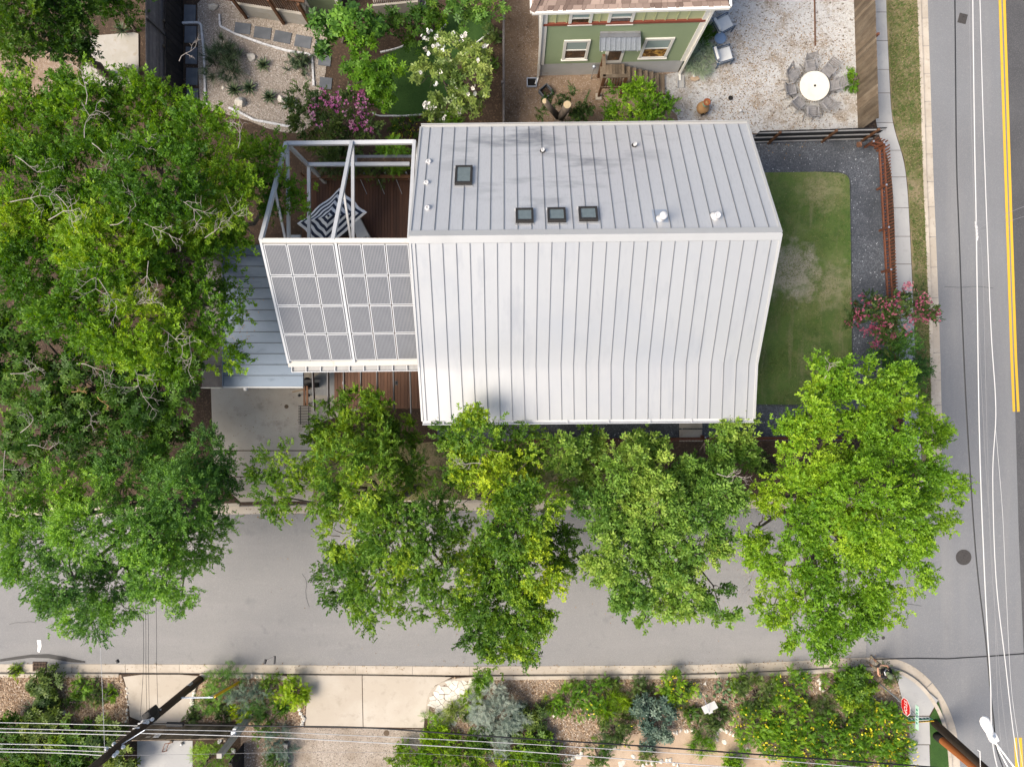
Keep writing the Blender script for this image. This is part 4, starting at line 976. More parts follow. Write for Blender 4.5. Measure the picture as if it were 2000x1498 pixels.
# roof: hip with shingles
e0, e1, ef, eb = -.46, gW + .46, .30, -DP - .48
rise = 2.6
hipd = (ef - eb) / 2
rp = [GW(e0, ZE2, ef), GW(e1, ZE2, ef), GW(e1, ZE2, eb), GW(e0, ZE2, eb), GW(e0 + hipd * .6, ZE2 + rise, (ef + eb) / 2), GW(e1 - hipd * .6, ZE2 + rise, (ef + eb) / 2)]
grf = MB().add(rp + [p - Vector((0, 0, .12)) for p in rp[:4]], [(0, 1, 5, 4), (1, 2, 5), (2, 3, 4, 5), (3, 0, 4), (6, 7, 1, 0), (7, 8, 2, 1), (8, 9, 3, 2), (9, 6, 0, 3), (9, 8, 7, 6)]).build('roof', M['shingle'], green)
def shingles(a, b, c, d, nrow, w):
    """a-b eave, d-c top; tabs with a random tint"""
    m = MB(); tint = []
    nv = (b - a).cross(d - a); nv = nv.normalized() if nv.z > 0 else -nv.normalized()
    for r in range(nrow):
        v0, v1 = r / nrow, (r + 1.15) / nrow
        l0, r0, l1, r1 = a.lerp(d, v0), b.lerp(c, v0), a.lerp(d, min(v1, 1)), b.lerp(c, min(v1, 1))
        L = (r0 - l0).length; u = -RNG.uniform(0, .3)
        while u < L:
            ww = RNG.choice((.14, .2, .27, .33)); s0, s1 = max(u, 0) / L, min(u + ww - .012, L) / L
            if s1 > s0:
                hh = RNG.choice((.012, .012, .022))
                q0 = [l0.lerp(r0, s0), l0.lerp(r0, s1), l1.lerp(r1, s1), l1.lerp(r1, s0)]
                bse = len(m.v)
                m.hexa([q0[0] + nv * .001, q0[1] + nv * .001, q0[2] + nv * .001, q0[3] + nv * .001, q0[0] + nv * (.012 + hh), q0[1] + nv * (.012 + hh), q0[2] + nv * .008, q0[3] + nv * .008])
                tint += [RNG.random() ** 1.5] * 8
            u += ww
    o = m.build('shingles', M['shingle'], grf, kind='stuff')
    at = o.data.attributes.new('tint', 'FLOAT', 'POINT'); at.data.foreach_set('value', tint)
shingles(rp[0], rp[1], rp[5], rp[4], 26, .3)
shingles(rp[3], rp[0], rp[4], rp[4], 26, .3)
hp = MB()
for k in range(20):
    a_ = rp[0].lerp(rp[4], k / 20); b_ = rp[0].lerp(rp[4], (k + .95) / 20); hp.beam(a_ + Vector((0, 0, .03)), b_ + Vector((0, 0, .02)), .2, .02)
hp.build('hip_cap', M['shingle'], grf)
for a_, b_ in ((rp[0], rp[1]), (rp[1], rp[2]), (rp[3], rp[0])):
    MB().beam(a_ + Vector((0, 0, -.03)), b_ + Vector((0, 0, -.03)), .13, .13).build('gutter', M['trim'], green)

# ------------------------------------------------------------------ fences
def plank_fence(a, b, h, w, mat, name, label, cat='fence', gap=.006, posts=(), lean=0.0, rails=0, pm=None, horiz=False, thick=.025, z0=G, railside=1, railmat=None, joint=None):
    a, b = Vector(a), Vector(b); d = b - a; d.z = 0; L = d.length; d.normalize(); s = Vector((d.y, -d.x, 0))
    t = thing(name, (a + b) / 2 * Vector((1, 1, 0)) + Vector((0, 0, z0)), label, cat)
    if horiz:
        n = int(h / w)
        for k in range(n):
            MB().beam(Vector((a.x, a.y, z0 + (k + .5) * w)), Vector((b.x, b.y, z0 + (k + .5) * w)), thick, w - gap).build('board', mat, t)
    else:
        n = int(L / w)
        for k in range(n):
            p = a + d * ((k + .5) * L / n); hh = h + RNG.uniform(-.02, .02)
            MB().beam(Vector((p.x, p.y, z0)), Vector((p.x, p.y, z0 + hh)), w - gap, thick, up=s).build('plank', mat, t)
    for k in range(rails):
        zz = z0 + h * (.12 + .8 * k / max(1, rails - 1)); o = s * (thick / 2 + .03) * railside
        MB().beam(Vector((a.x, a.y, zz)) + o, Vector((b.x, b.y, zz)) + o, .04, .08).build('rail', railmat or mat, t)
    for q in posts:
        p = a + d * (L * q) + s * .075 * railside; MB().beam(Vector((p.x, p.y, z0 - .05)), Vector((p.x, p.y, z0 + h + .05)), .09, .09, up=s).build('post', pm or mat, t)
    return t
plank_fence(P(1661, -220), P(1676, 258), 1.75, .135, M['old_wood'], 'plank_fence', 'weathered brown vertical plank fence between white gravel yard and sidewalk', posts=(.2, .46, .68), railside=-1, pm=M['rust_wood'], rails=2)
plank_fence(P(985.5, -220), P(986, 262), 1.55, .14, M['grey_wood'], 'plank_fence', 'thin grey plank fence seen edge on between mulch bed and dirt yard', posts=(.15, .5, .85), rails=2)
f = plank_fence(P(1462, 279), P(1700, 272), 1.42, .46, M['black'], 'metal_fence', 'black panel fence behind the dark gravel path with brown posts', rails=3, railmat=M['grey_steel'], posts=(.16, .6, .93), pm=M['brown_wood'])
t = thing('gate_post', P(1678, 283), 'leaning brown timber gate post at the picket fence corner', 'post')
MB().beam(P(1678, 283), P(1678, 283, 1.75), .17, .17).build('timber', M['rust_wood'], t); MB().box(P(1678, 283, 1.75), .2, .2, .03).build('cap', M['brown_wood'], t)
def picket(a, b, h, label, pitch=.135, n_posts=0):
    a, b = Vector(a), Vector(b); d = b - a; d.z = 0; L = d.length; d.normalize(); s = Vector((d.y, -d.x, 0))
    t = thing('picket_fence', (a + b) / 2 * Vector((1, 1, 0)) + Vector((0, 0, G)), label, 'fence')
    for k in range(int(L / pitch)):
        p = a + d * ((k + .5) * pitch)
        MB().beam(Vector((p.x, p.y, G + .05)), Vector((p.x, p.y, G + h + RNG.uniform(-.01, .01))), .05, .025, up=s).build('picket', M['rust_wood'], t)
    for zz, w in ((.25, .06), (h * .62, .06)):
        p0 = a + Vector((0, 0, 0)); MB().beam(Vector((a.x, a.y, G + zz)) - s * .05, Vector((b.x, b.y, G + zz)) - s * .05, .05, .08).build('rail', M['rust_wood'], t)
    for k in range(n_posts + 1):
        p = a + d * (L * k / n_posts) - s * .12
        q = MB().beam(Vector((p.x, p.y, G - .05)), Vector((p.x, p.y, G + h * .8)), .08, .08, up=s).build('post', M['rust_wood'], t)
        MB().box(Vector((p.x, p.y, G + h * .8)), .07, .07, .02).build('post_cap', M['steel'], q)
    return t
picket(P(1745, 852), P(1714, 290), .98, 'rust stained picket fence between the dark gravel path and the sidewalk', n_posts=7)
picket(P(1714, 290), P(1690, 283), .98, 'short return of rust stained picket fence by the gate post', n_posts=1)
picket(P(1000, 860), P(1740, 853), .9, 'rust stained picket fence along the street side below the roof eave', n_posts=8)
# dark fence at the upper left
plank_fence(P(358, 215), P(356, -120), 1.5, .30, M['black_wood'], 'board_fence', 'black board fence beside the slate stepping stones', posts=(.1, .28, .42, .56, .7), pm=M['old_wood'], railside=-1)
plank_fence(P(350, 190), P(347, -120), 2.75, .11, M['grey_wood'], 'board_fence', 'tall grey horizontal board fence behind the black fence', horiz=True, gap=.02, posts=(.3, .7), railside=1)
# steel edging in the white yard
MB().beam(P(1590, -60, .15), P(1592, 90, .15), .03, .1).build('steel_edging', M['brown_wood'], label='thin dark metal edging strip set in the white gravel', cat='edging')

# ------------------------------------------------------------------ round table and chairs
tc_ = P(1591.5, 168, .75)
tb = thing('round_table', Vector((tc_.x, tc_.y, .116)), 'round cream table with a centre hole in the white gravel yard', 'table')
MB().lathe((tc_.x, tc_.y, .70), [(.08, 0), (.58, .0), (.63, .015), (.635, .04), (.62, .05), (.03, .05)], 48).build('table_top', M['stone_top'], tb)
MB().lathe((tc_.x, tc_.y, .116), [(.3, 0), (.28, .05), (.08, .09), (.06, .585)], 16).build('pedestal', M['stone_top'], tb)
MB().lathe((tc_.x, tc_.y, .735), [(.045, 0), (.045, .04), (.035, .05), (.03, .03), (.005, .03)], 14).build('umbrella_socket', M['dark_steel'], tb)
def make_chair():
    o = thing('folding_chair', (0, 0, 0), 'x', 'chair', 'slatted chairs round the cream table')
    for k in range(6):
        MB().box((0, -.20 + k * .075, .43), .44, .062, .02).build('seat_slat', M['teak'], o)
    for k in range(5):
        z = .52 + k * .075; MB().beam((-.2, -.27 - k * .028, z), (.2, -.27 - k * .028, z), .02, .06).build('back_slat', M['teak'], o)
    for sx in (-1, 1):
        MB().beam((sx * .225, -.40, .92), (sx * .225, .20, .0), .03, .035).build('leg', M['teak'], o)
        MB().beam((sx * .2, .2, .43), (sx * .2, -.30, .0), .03, .035).build('leg', M['teak'], o)
        MB().beam((sx * .225, -.34, .62), (sx * .225, .1, .64), .05, .025).build('armrest', M['teak'], o)
    MB().beam((-.21, -.02, .40), (.21, -.02, .40), .03, .03).build('stretcher', M['teak'], o)
    return o
ch0 = make_chair()
chs = [(96, .93, 'tucked against the left side of the round table'), (58, .98, 'at the upper left of the round table with its dark back raised'), (8, .92, 'at the top of the round table'), (-42, .95, 'at the upper right of the round table'), (-84, .9, 'at the right side of the round table nearest the plank fence'), (-140, .88, 'at the lower right of the round table'), (176, .98, 'at the bottom of the round table turned askew'), (136, .9, 'at the lower left of the round table')]
for i, (ang, r, lab) in enumerate(chs):
    o = ch0 if i == 0 else copy_tree(ch0)
    a_ = math.radians(90 + ang)
    o.location = (tc_.x + r * math.cos(a_), tc_.y + r * math.sin(a_), .116)
    o.rotation_euler = (0, 0, a_ + math.pi / 2 + RNG.uniform(-.15, .15) + math.pi)
    # chair looks towards the table: +y of the chair points inwards
    o.rotation_euler.z = a_ + math.pi / 2 + RNG.uniform(-.12, .12)
    o['label'] = 'weathered slatted chair ' + lab
# lounge chairs with white cushions and the blue side table
def lounge(px, py, rot, label):
    c = P(px, py, .116); t = thing('lounge_chair', c, label, 'chair')
    def L(x, y, z): return c + Vector((x * math.cos(rot) - y * math.sin(rot), x * math.sin(rot) + y * math.cos(rot), z))
    for sx in (-.32, .32):
        for sy in (-.3, .34): MB().beam(L(sx, sy, 0), L(sx, sy, .36), .04, .04).build('leg', M['chair_blue'], t)
        MB().tube([L(sx, .36, .2), L(sx, .36, .55), L(sx, .25, .6), L(sx, -.25, .58), L(sx, -.38, .75)], .022, 7).build('arm', M['chair_blue'], t, smooth=True)
    MB().hexa([L(x, y, z) for z in (.30, .34) for x, y in ((-.31, -.33), (.31, -.33), (.31, .36), (-.31, .36))]).build('seat_frame', M['chair_blue'], t)
    bevel(MB().hexa([L(x, y, z) for z in (.345, .47) for x, y in ((-.29, -.24), (.29, -.24), (.29, .36), (-.29, .36))]).build('seat_cushion', M['cushion'], t), .04, 2)
    bevel(MB().hexa([L(x, y, z) for x, y, z in ((-.28, -.37, .45), (.28, -.37, .45), (.28, -.245, .45), (-.28, -.245, .45), (-.27, -.50, .92), (.27, -.50, .92), (.27, -.38, .95), (-.27, -.38, .95))]).build('back_cushion', M['cushion'], t), .035, 2)
    m = MB(); m.tube([L(-.32, -.38, .72), L(-.3, -.52, .92), L(.3, -.52, .92), L(.32, -.38, .72)], .02, 6); m.build('back_frame', M['chair_blue'], t)
    return t
lounge(1407, 58, math.radians(-62), 'upper blue framed lounge chair with white cushions near the green house')
lounge(1407, 117, math.radians(-74), 'lower blue framed lounge chair with white cushions near the green house')
c = P(1401, 85, .116)
t = thing('side_table', c, 'small round blue side table between the two lounge chairs', 'table')
MB().lathe(c + Vector((0, 0, .44)), [(.22, 0), (.245, .01), (.245, .03), (.225, .03), (.22, .018), (.005, .018)], 28).build('table_top', M['table_blue'], t)
for k in range(3):
    a_ = k * 2.094; MB().tube([c + Vector((.2 * math.cos(a_), .2 * math.sin(a_), 0)), c + Vector((.12 * math.cos(a_), .12 * math.sin(a_), .44))], .014, 6).build('leg', M['chair_blue'], t)
t = thing('flat_stone', P(1357, 153, .12), 'flat tan flagstone with a white stone on it near the house corner', 'stone')
MB().prism([P(x, y, .2) for x, y in ((1348, 153), (1354, 148), (1363, 150), (1367, 155), (1358, 159), (1350, 157))], .14, .21).build('slab', M['decomposed'], t)
MB().rock(P(1356, 149, .21), .1, .08, .05, RNG).build('pebble', M['white_pl'], t)
# chiminea
c = P(1369, 217, .116)
t = thing('chiminea', c, 'bulbous tan clay chiminea with a red rim in the white gravel', 'chiminea')
MB().lathe(c + Vector((0, 0, .12)), [(.16, 0), (.24, .08), (.275, .2), (.25, .34), (.17, .46), (.12, .54), (.10, .80), (.12, .84)], 24).build('belly', M['clay'], t, smooth=True)
MB().lathe(c + Vector((0, 0, .93)), [(.10, 0), (.145, .02), (.155, .08), (.13, .10), (.10, .09), (.08, .0), (.07, -.1)], 20).build('rim', M['clay_red'], t, smooth=True)
MB().lathe(c + Vector((0, 0, .72)), [(.118, 0), (.13, .03), (.13, .1), (.115, .13)], 20).build('collar', M['mint'], t)
for k in range(3):
    a_ = k * 2.094 + .5; MB().tube([c + Vector((.22 * math.cos(a_), .22 * math.sin(a_), 0)), c + Vector((.18 * math.cos(a_), .18 * math.sin(a_), .2))], .018, 6).build('stand_leg', M['dark_steel'], t)
m = MB(); vs = []
for k in range(20):
    a_ = 2 * math.pi * k / 20; th = -math.pi / 2 + .25 + .52 * math.cos(a_); z = .33 + .11 * math.sin(a_)
    R_r = .285 - .9 * (z - .30) ** 2; vs.append(c + Vector((R_r * math.cos(th), R_r * math.sin(th), z + .03)))
m.add(vs, [tuple(range(20))]); m.build('mouth', M['soot'], t)
# odd bits in the yards
t = thing('square_planter', P(1066, 185), 'tilted square dark planter near the sawn tree', 'planter')
c = P(1066, 184)
for k in range(4):
    a_ = math.radians(40 + 90 * k); d_ = Vector((math.cos(a_), math.sin(a_), 0)) * .22; s_ = Vector((-d_.y, d_.x, 0)) * 1.05
    MB().beam(c + d_ - s_ + Vector((0, 0, .2)), c + d_ + s_ + Vector((0, 0, .2)), .035, .3).build('side', M['slate'], t)
MB().box(c, .38, .38, .12, math.radians(40)).build('soil', M['soil'], t)
t = thing('white_spigot', P(1444, 219, .12), 'tiny white capped pipe in the white gravel', 'pipe')
MB().lathe(P(1444, 219, .1), [(.04, 0), (.04, .12), (.06, .12), (.06, .17), (.01, .18)], 10).build('pipe', M['white_pl'], t)
t = thing('fire_bowl', P(1426, 192, .12), 'small dark fire pit bowl in the white gravel yard', 'bowl')
MB().lathe(P(1426, 193, .11), [(.05, 0), (.09, .03), (.10, .07), (.085, .07), (.06, .03), (.005, .02)], 16).build('bowl', M['soot'], t)
# neighbour's raised deck at the top
nd = thing('neighbour_deck', P(545, 35), 'neighbour deck with a dark slatted skirt above a pale stucco wall at the top', 'deck')
a, b = P(478, 32), P(608, 52)
d = (b - a).normalized(); s = Vector((d.y, -d.x, 0))
MB().hexa([q + Vector((0, 0, z)) for z in (0, .95) for q in (a, b, b - s * 4, a - s * 4)]).build('wall', M['stucco'], nd)
for k in range(36):
    p = a + d * (k + .5) * ((b - a).length * 1.25 / 36) - d * .7 - s * .12
    MB().beam(p + Vector((0, 0, .95)), p + Vector((0, 0, 1.95)), .045, .03, up=s).build('slat', M['brown_wood'], nd)
MB().beam(a - d * .8 - s * .1 + Vector((0, 0, 2.0)), b + d * .3 - s * .1 + Vector((0, 0, 2.0)), .16, .06).build('top_rail', M['brown_wood'], nd)
for u in (0.1, 1.75, 3.0): MB().beam(a + d * u + Vector((0, 0, 0)) + s * .08, a + d * u + s * .08 + Vector((0, 0, 2.0)), .11, .11).build('post', M['brown_wood'], nd)
MB().hexa([q + Vector((0, 0, z)) for z in (1.9, 2.0) for q in (a - s * .2 - d * .8, b - s * .2, b - s * 4, a - s * 4 - d * .8)]).build('floor', M['brown_wood'], nd)
gw2 = thing('neighbour_wall', P(690, 22), 'pale green neighbour wall corner with white trim at the top edge', 'wall')
a2, b2 = P(612, 30), P(668, 24)
MB().hexa([q + Vector((0, 0, z)) for z in (0, 3) for q in (a2, b2, b2 + Vector((0, 4, 0)), a2 + Vector((0, 4, 0)))]).build('wall', M['sage'] if 'sage' in M else M['green1'], gw2)
for q in (a2, b2): MB().beam(q + Vector((0, -.02, 0)), q + Vector((0, -.02, 3)), .12, .06).build('trim', M['trim'], gw2)
gw3 = thing('garden_wall', P(785, 26), 'low grey stucco wall with a dark slatted rail at the top edge', 'wall')
a3, b3 = P(736, 34), P(822, 26)
MB().hexa([q + Vector((0, 0, z)) for z in (0, .9) for q in (a3, b3, b3 + Vector((0, 3, 0)), a3 + Vector((0, 3, 0)))]).build('wall', M['stucco'], gw3)
for k in range(24):
    p = a3.lerp(b3, (k + .5) / 24) + Vector((0, .1, 0)); MB().beam(p + Vector((0, 0, .9)), p + Vector((0, 0, 1.7)), .04, .03).build('slat', M['brown_wood'], gw3)
for px_, py_, lab in ((466, 12, 'white bucket under the slatted neighbour deck'), (826, 14, 'white bucket beside the grey garden wall at the top')):
    t = thing('bucket', P(px_, py_), lab, 'bucket', 'white buckets by the neighbour house')
    c = P(px_, py_); MB().lathe(c, [(.13, 0), (.16, .34), (.175, .34), (.175, .37), (.15, .37), (.12, .04), (.005, .04)], 18).build('pail', M['white_pl'], t)
    MB().tube([c + Vector((-.16, 0, .34)), c + Vector((-.1, -.14, .3)), c + Vector((.1, -.14, .3)), c + Vector((.16, 0, .34))], .008, 5).build('handle', M['steel'], t)
# stones by the deck
for px_, py_, lab in ((419, 16, 'pale limestone block left of the neighbour deck'), (484, 28, 'pale limestone block at the foot of the neighbour deck wall')):
    t = MB().rock(P(px_, py_), .3, .22, .22, RNG).build('limestone_block', M['limestone'], label=lab, cat='stone')

# ------------------------------------------------------------------ stepping stones and edging
def stones(lst, name, mat, h, labelf, cat, grp):
    for i, (pts, lab) in enumerate(lst):
        MB().prism([P(x, y, .13) for x, y in pts], .09, .115 + h + RNG.uniform(-.006, .006)).build(name, mat, label=lab, cat=cat, group=grp)
ordn = ['first', 'second', 'third', 'fourth', 'fifth', 'sixth', 'seventh']
def quad(cx, cy, w, h, r): 
    ca_, sa_ = math.cos(r), math.sin(r)
    return [(cx + x * w / 2 * ca_ - y * h / 2 * sa_, cy + x * w / 2 * sa_ + y * h / 2 * ca_) for x, y in ((-1, -1), (1, -1), (1, 1), (-1, 1))]
stones([(quad(x, y, 22.5, 33, .03), f'{ordn[i]} slate stepping stone from the top along the black fence') for i, (x, y) in enumerate([(371, 27), (372, 68), (374, 109), (375, 150), (376, 190)])], 'stepping_stone', M['slate'], .03, None, 'stepping stone', 'slate stones along the black fence')
stones([(quad(x, y, w, h, r), f'{ordn[i]} grey stepping stone from the left on the curved garden path') for i, (x, y, w, h, r) in enumerate([(474, 56, 31, 21, .12), (513, 65, 33, 22, .14), (552, 73, 33, 22, .2), (592, 82, 32, 23, .18), (628, 90, 26, 24, .2), (634, 119, 24, 20, .1), (636, 163, 24, 22, .1)])], 'stepping_stone', M['slate'], .03, None, 'stepping stone', 'grey stones on the curved path')
def edging(pts, label, mat='edging', L=.24, w=.085, h=.10):
    path = resample([P(x, y, G) for x, y in pts], .03)
    t = thing('brick_edging', path[len(path) // 2], label, 'edging')
    k = int(L / .03); i = 0
    while i + k < len(path):
        kk = max(3, k + RNG.choice((-2, -1, 0, 1, 2)))
        if i + kk >= len(path): break
        a_, b_ = path[i], path[i + kk]
        o = MB().beam(a_ + Vector((0, 0, h / 2)), a_.lerp(b_, .95) + Vector((0, 0, h / 2 + RNG.uniform(-.01, .01))), w + RNG.uniform(-.01, .01), h).build('brick', M[mat], t)
        i += kk
    return t
edging([(357, 47), (394, 46), (395, 60), (399, 95), (401, 130), (402, 207), (410, 209)], 'white brick edging beside the slate stepping stones')
edging([(430, 30), (431, 53), (460, 68), (510, 86), (560, 101), (610, 108), (612, 140), (614, 180)], 'white brick edging curving between gravel bed and stepping stone path')
edging([(448, 212), (469, 221), (497, 236), (520, 240), (556, 247), (575, 250)], 'white brick edging at the lower rim of the gravel bed')
edging([(743, 104), (770, 98), (812, 84)], 'short white edging at the upper left of the back lawn', L=.2, w=.05)
edging([(858, 62), (872, 50), (876, 40)], 'short white edging at the top of the back lawn', L=.2, w=.05)
edging([(905, 112), (925, 90), (935, 82), (958, 66)], 'short white edging right of the flowering magnolia', L=.2, w=.05)
edging([(728, 222), (740, 228), (790, 228), (840, 224), (882, 220)], 'white edging at the lower rim of the back lawn', L=.2, w=.05)
for px_, py_, a_, b_, c_, lab in ((491, 113, .25, .24, .2, 'rounded pale boulder in the middle of the gravel bed'), (473, 201, .24, .3, .3, 'tall pointed pale boulder at the lower edge of the gravel bed'), (549, 195, .2, .16, .16, 'small pale boulder beside the lower agave'), (436, 172, .1, .1, .09, 'tiny white stone left of the agaves')):
    MB().rock(P(px_, py_), a_, b_, c_, RNG, sub=2).build('boulder', M['limestone'], label=lab, cat='boulder')
# ------------------------------------------------------------------ foliage
NPR = np.random.default_rng(11)


def spray_elm(n=14, L=.42, l=.085, w=.045, droop=.10, ang=1.0):
    out = []
    for k in range(n):
        t = (k + .6) / n; x = L * t; s = 1 if k % 2 else -1
        sc = .75 + .5 * math.sin(math.pi * min(1, t + .1))
        a = s * ang * (1.1 - .55 * t); ca, sa = math.cos(a), math.sin(a)
        z0 = -droop * t * t
        ll, ww = l * sc, w * sc
        q = [(0, 0, 0), (.5 * ll, ww / 2, .22 * ww), (ll, 0, -.18 * ll), (.5 * ll, -ww / 2, .22 * ww)]
        out.append([(x + ca * px - sa * py, sa * px + ca * py, z0 + pz) for px, py, pz in q])
    return np.array(out)


def spray_star(n=10, l=.16, w=.065, droop=.35):
    out = []
    for k in range(n):
        a = 2 * math.pi * k / n + .3 * (k % 3); el = .15 + .5 * ((k * 7) % 5) / 5
        ca, sa = math.cos(a), math.sin(a); ll = l * (.75 + .25 * ((k * 3) % 4) / 3)
        q = [(.01, 0, 0), (.55 * ll, w / 2, .2 * w), (ll, 0, -droop * ll), (.55 * ll, -w / 2, .2 * w)]
        out.append([(ca * x - sa * y, sa * x + ca * y, z + el * x) for x, y, z in q])
    return np.array(out)


def spray_blade(n=22, l=.5, w=.022, curve=.6, spread=1.0):
    """upright tuft of strap leaves, each of two quads; grows along local x"""
    out = []; r = np.random.default_rng(5)
    for k in range(n):
        a = 2 * math.pi * k / n + r.uniform(-.2, .2); e = r.uniform(.15, 1.0) * spread
        ll = l * r.uniform(.65, 1.0)
        rad = np.array([math.cos(a), math.sin(a)]); tan = np.array([-math.sin(a), math.cos(a)])
        p = []
        for t in (0, .5, 1):
            el = e * (.5 + curve * t); p.append((ll * t * math.sin(el), ll * t * math.cos(el)))
        ws = (w * .6, w, w * .15)
        for i in (0, 1):
            q = []
            for (rr, hh), ww, sgn in ((p[i], ws[i], 1), (p[i], ws[i], -1), (p[i + 1], ws[i + 1], -1), (p[i + 1], ws[i + 1], 1)):
                xy = rad * rr + tan * ww * sgn; q.append((hh, xy[0], xy[1]))
            out.append(q)
    return np.array(out)


def spray_bush(n=12, L=.26, l=.09, w=.05, seed=1, planar=.5, jit=.5):
    """short twig with leaves turned all ways, tip leaves fanned out"""
    r = np.random.default_rng(seed); out = []
    for k in range(n):
        t = (k + .7) / n; x = L * t
        a = (1 if k % 2 else -1) * r.uniform(.5, 1.15) * (1.25 - .7 * t); e = r.normal() * (1 - planar) * .8 + .15
        d = np.array([math.cos(a) * math.cos(e), math.sin(a) * math.cos(e), math.sin(e)])
        up = np.array([0, 0, 1.0]) + r.normal(size=3) * jit; s = np.cross(up, d); s /= np.linalg.norm(s); u = np.cross(d, s)
        ll = l * r.uniform(.7, 1.15); ww = w * r.uniform(.8, 1.15)
        b = np.array([x, 0, 0]) + r.normal(size=3) * .012
        out.append([b, b + d * ll * .5 + s * ww / 2 + u * ww * .15, b + d * ll - u * ll * .15, b + d * ll * .5 - s * ww / 2 + u * ww * .15])
    return np.array(out)


T_ELM = spray_bush(14, .24, .085, .050, 1)
T_ELM2 = spray_bush(13, .25, .10, .060, 2)
T_OAK = spray_bush(11, .20, .135, .072, 3, .4)
T_PECAN = spray_bush(13, .26, .125, .052, 4, .6)
T_FEATHER = spray_bush(12, .24, .10, .040, 6, .65, .4)
T_STAR = spray_star(9, .20, .075)
T_BIG = spray_star(8, .26, .11, .3)
T_SMALL = spray_elm(11, .20, .05, .032, .04)
T_NEEDLE = spray_elm(11, .22, .07, .016, .03, .8)
T_GRASS = spray_blade(16, .5, .008, .7, 1.0)
T_PETAL = spray_star(9, .05, .035, .0)


def foliage_arrays(lobes, tmpl, dens, clump_r, per, up=.55, flat=.6, tint=(.12, .55), young=.25, gap=.0, shell=.62, droop=0.0, seed=0):
    """lobes: (centre Vector, radius, rz). Returns verts (n,4,3), tint (n)"""
    rng = np.random.default_rng(seed + 100)
    bases, xs, tn = [], [], []
    clumps = []
    cs = [(np.array(c), r, rz) for c, r, rz in lobes]
    lt = rng.normal(size=len(cs)) * .09  # tone offset per lobe, imitates sunlit and shaded lobes by leaf colour
    for li, (c, r, rz) in enumerate(cs):
        area = 2 * math.pi * r * (r + rz)
        n = max(3, int(area * dens))
        d = rng.normal(size=(n, 3)); d /= np.linalg.norm(d, axis=1)[:, None]
        d[:, 2] = np.where(d[:, 2] < -.35, -d[:, 2], d[:, 2])
        rad = shell + (1.02 - shell) * rng.random(n) ** .6
        k = np.array([.84 + .52 * mnoise.noise(Vector((*(x * 1.6 + li * 3.7 + seed),))) for x in d])
        hole = np.array([mnoise.noise(Vector((*(x * 2.6 + li * 9.1 + seed * 2),))) for x in d])
        keep = hole > -.42 + gap
        q = c + d * (rad * k)[:, None] * np.array([r, r, rz])
        # drop clumps buried deep inside a neighbouring lobe
        for lj, (c2, r2, rz2) in enumerate(cs):
            if lj != li:
                e = (q - c2) / np.array([r2, r2, rz2]); keep &= (e * e).sum(1) > .30
        for p, dd in zip(q[keep], d[keep]): clumps.append((p, dd, lt[li]))
    if not clumps: return None
    cp = np.array([a[0] for a in clumps]); cd = np.array([a[1] for a in clumps]); cl_t = np.array([a[2] for a in clumps])
    nC = len(cp)
    o = cd + np.array([0, 0, up]); o /= np.linalg.norm(o, axis=1)[:, None]
    ct = rng.random(nC)
    cn = np.array([mnoise.noise(Vector((*(p * .55 + seed),))) for p in cp])        # patches of younger growth, also painting sunlit clumps into the leaf colour
    N = nC * per
    idx = np.repeat(np.arange(nC), per)
    rv = rng.normal(size=(N, 3)); rv /= np.linalg.norm(rv, axis=1)[:, None]
    x = o[idx] + rv * 1.05; x[:, 2] *= .75; x[:, 2] -= droop; x /= np.linalg.norm(x, axis=1)[:, None]
    base = cp[idx] + rng.normal(size=(N, 3)) * clump_r * np.array([.5, .5, .33])
    zr = rng.normal(size=(N, 3)) * flat + np.array([0, 0, 1.0]) + .3 * cd[idx]
    z = zr - x * (zr * x).sum(1)[:, None]; z /= np.linalg.norm(z, axis=1)[:, None]
    y = np.cross(z, x)
    sc = rng.uniform(.75, 1.2, N)
    R = np.stack([x, y, z], axis=2) * sc[:, None, None]                             # columns
    nl = tmpl.shape[0]
    V = np.einsum('nij,lvj->nlvi', R, tmpl) + base[:, None, None, :]
    t = tint[0] + (tint[1] - tint[0]) * (.45 * ct[idx] + .55 * rng.random(N))
    t = t + young * np.clip(cn[idx] * 2.2 + .15, 0, 1) * (.4 + .6 * rng.random(N))
    t = t + cl_t[idx]
    tl = np.repeat(t[:, None], nl, 1) + rng.normal(size=(N, nl)) * .06
    return V.reshape(-1, 4, 3), np.clip(tl.reshape(-1), 0, 1), cp


def leaf_mesh(name, V, tint, mat, parent, kind=None):
    off = np.array(wloc(parent)) if parent is not None else V.reshape(-1, 3).mean(0)
    n = len(V)
    me = bpy.data.meshes.new(name)
    me.vertices.add(n * 4); me.loops.add(n * 4); me.polygons.add(n)
    me.vertices.foreach_set('co', (V.reshape(-1, 3) - off).astype(np.float32).ravel())
    me.loops.foreach_set('vertex_index', np.arange(n * 4, dtype=np.int32))
    me.polygons.foreach_set('loop_start', np.arange(0, n * 4, 4, dtype=np.int32))
    at = me.attributes.new('tint', 'FLOAT', 'POINT'); at.data.foreach_set('value', np.repeat(tint, 4).astype(np.float32))
    me.materials.append(mat); me.update(calc_edges=True); me.validate()
    o = bpy.data.objects.new(name, me); COL.objects.link(o)
    if parent is not None: o.parent = parent
    else: o.location = off
    if kind: o['kind'] = kind
    return o


def limb_pts(a, b, rng, wob=.12, n=5):
    L = (b - a).length; out = []
    for i in range(n + 1):
        t = i / n; p = a.lerp(b, t)
        if 0 < i < n: p += Vector((rng.uniform(-1, 1), rng.uniform(-1, 1), rng.uniform(-.5, 1))) * wob * L * .35
        out.append(p)
    return out


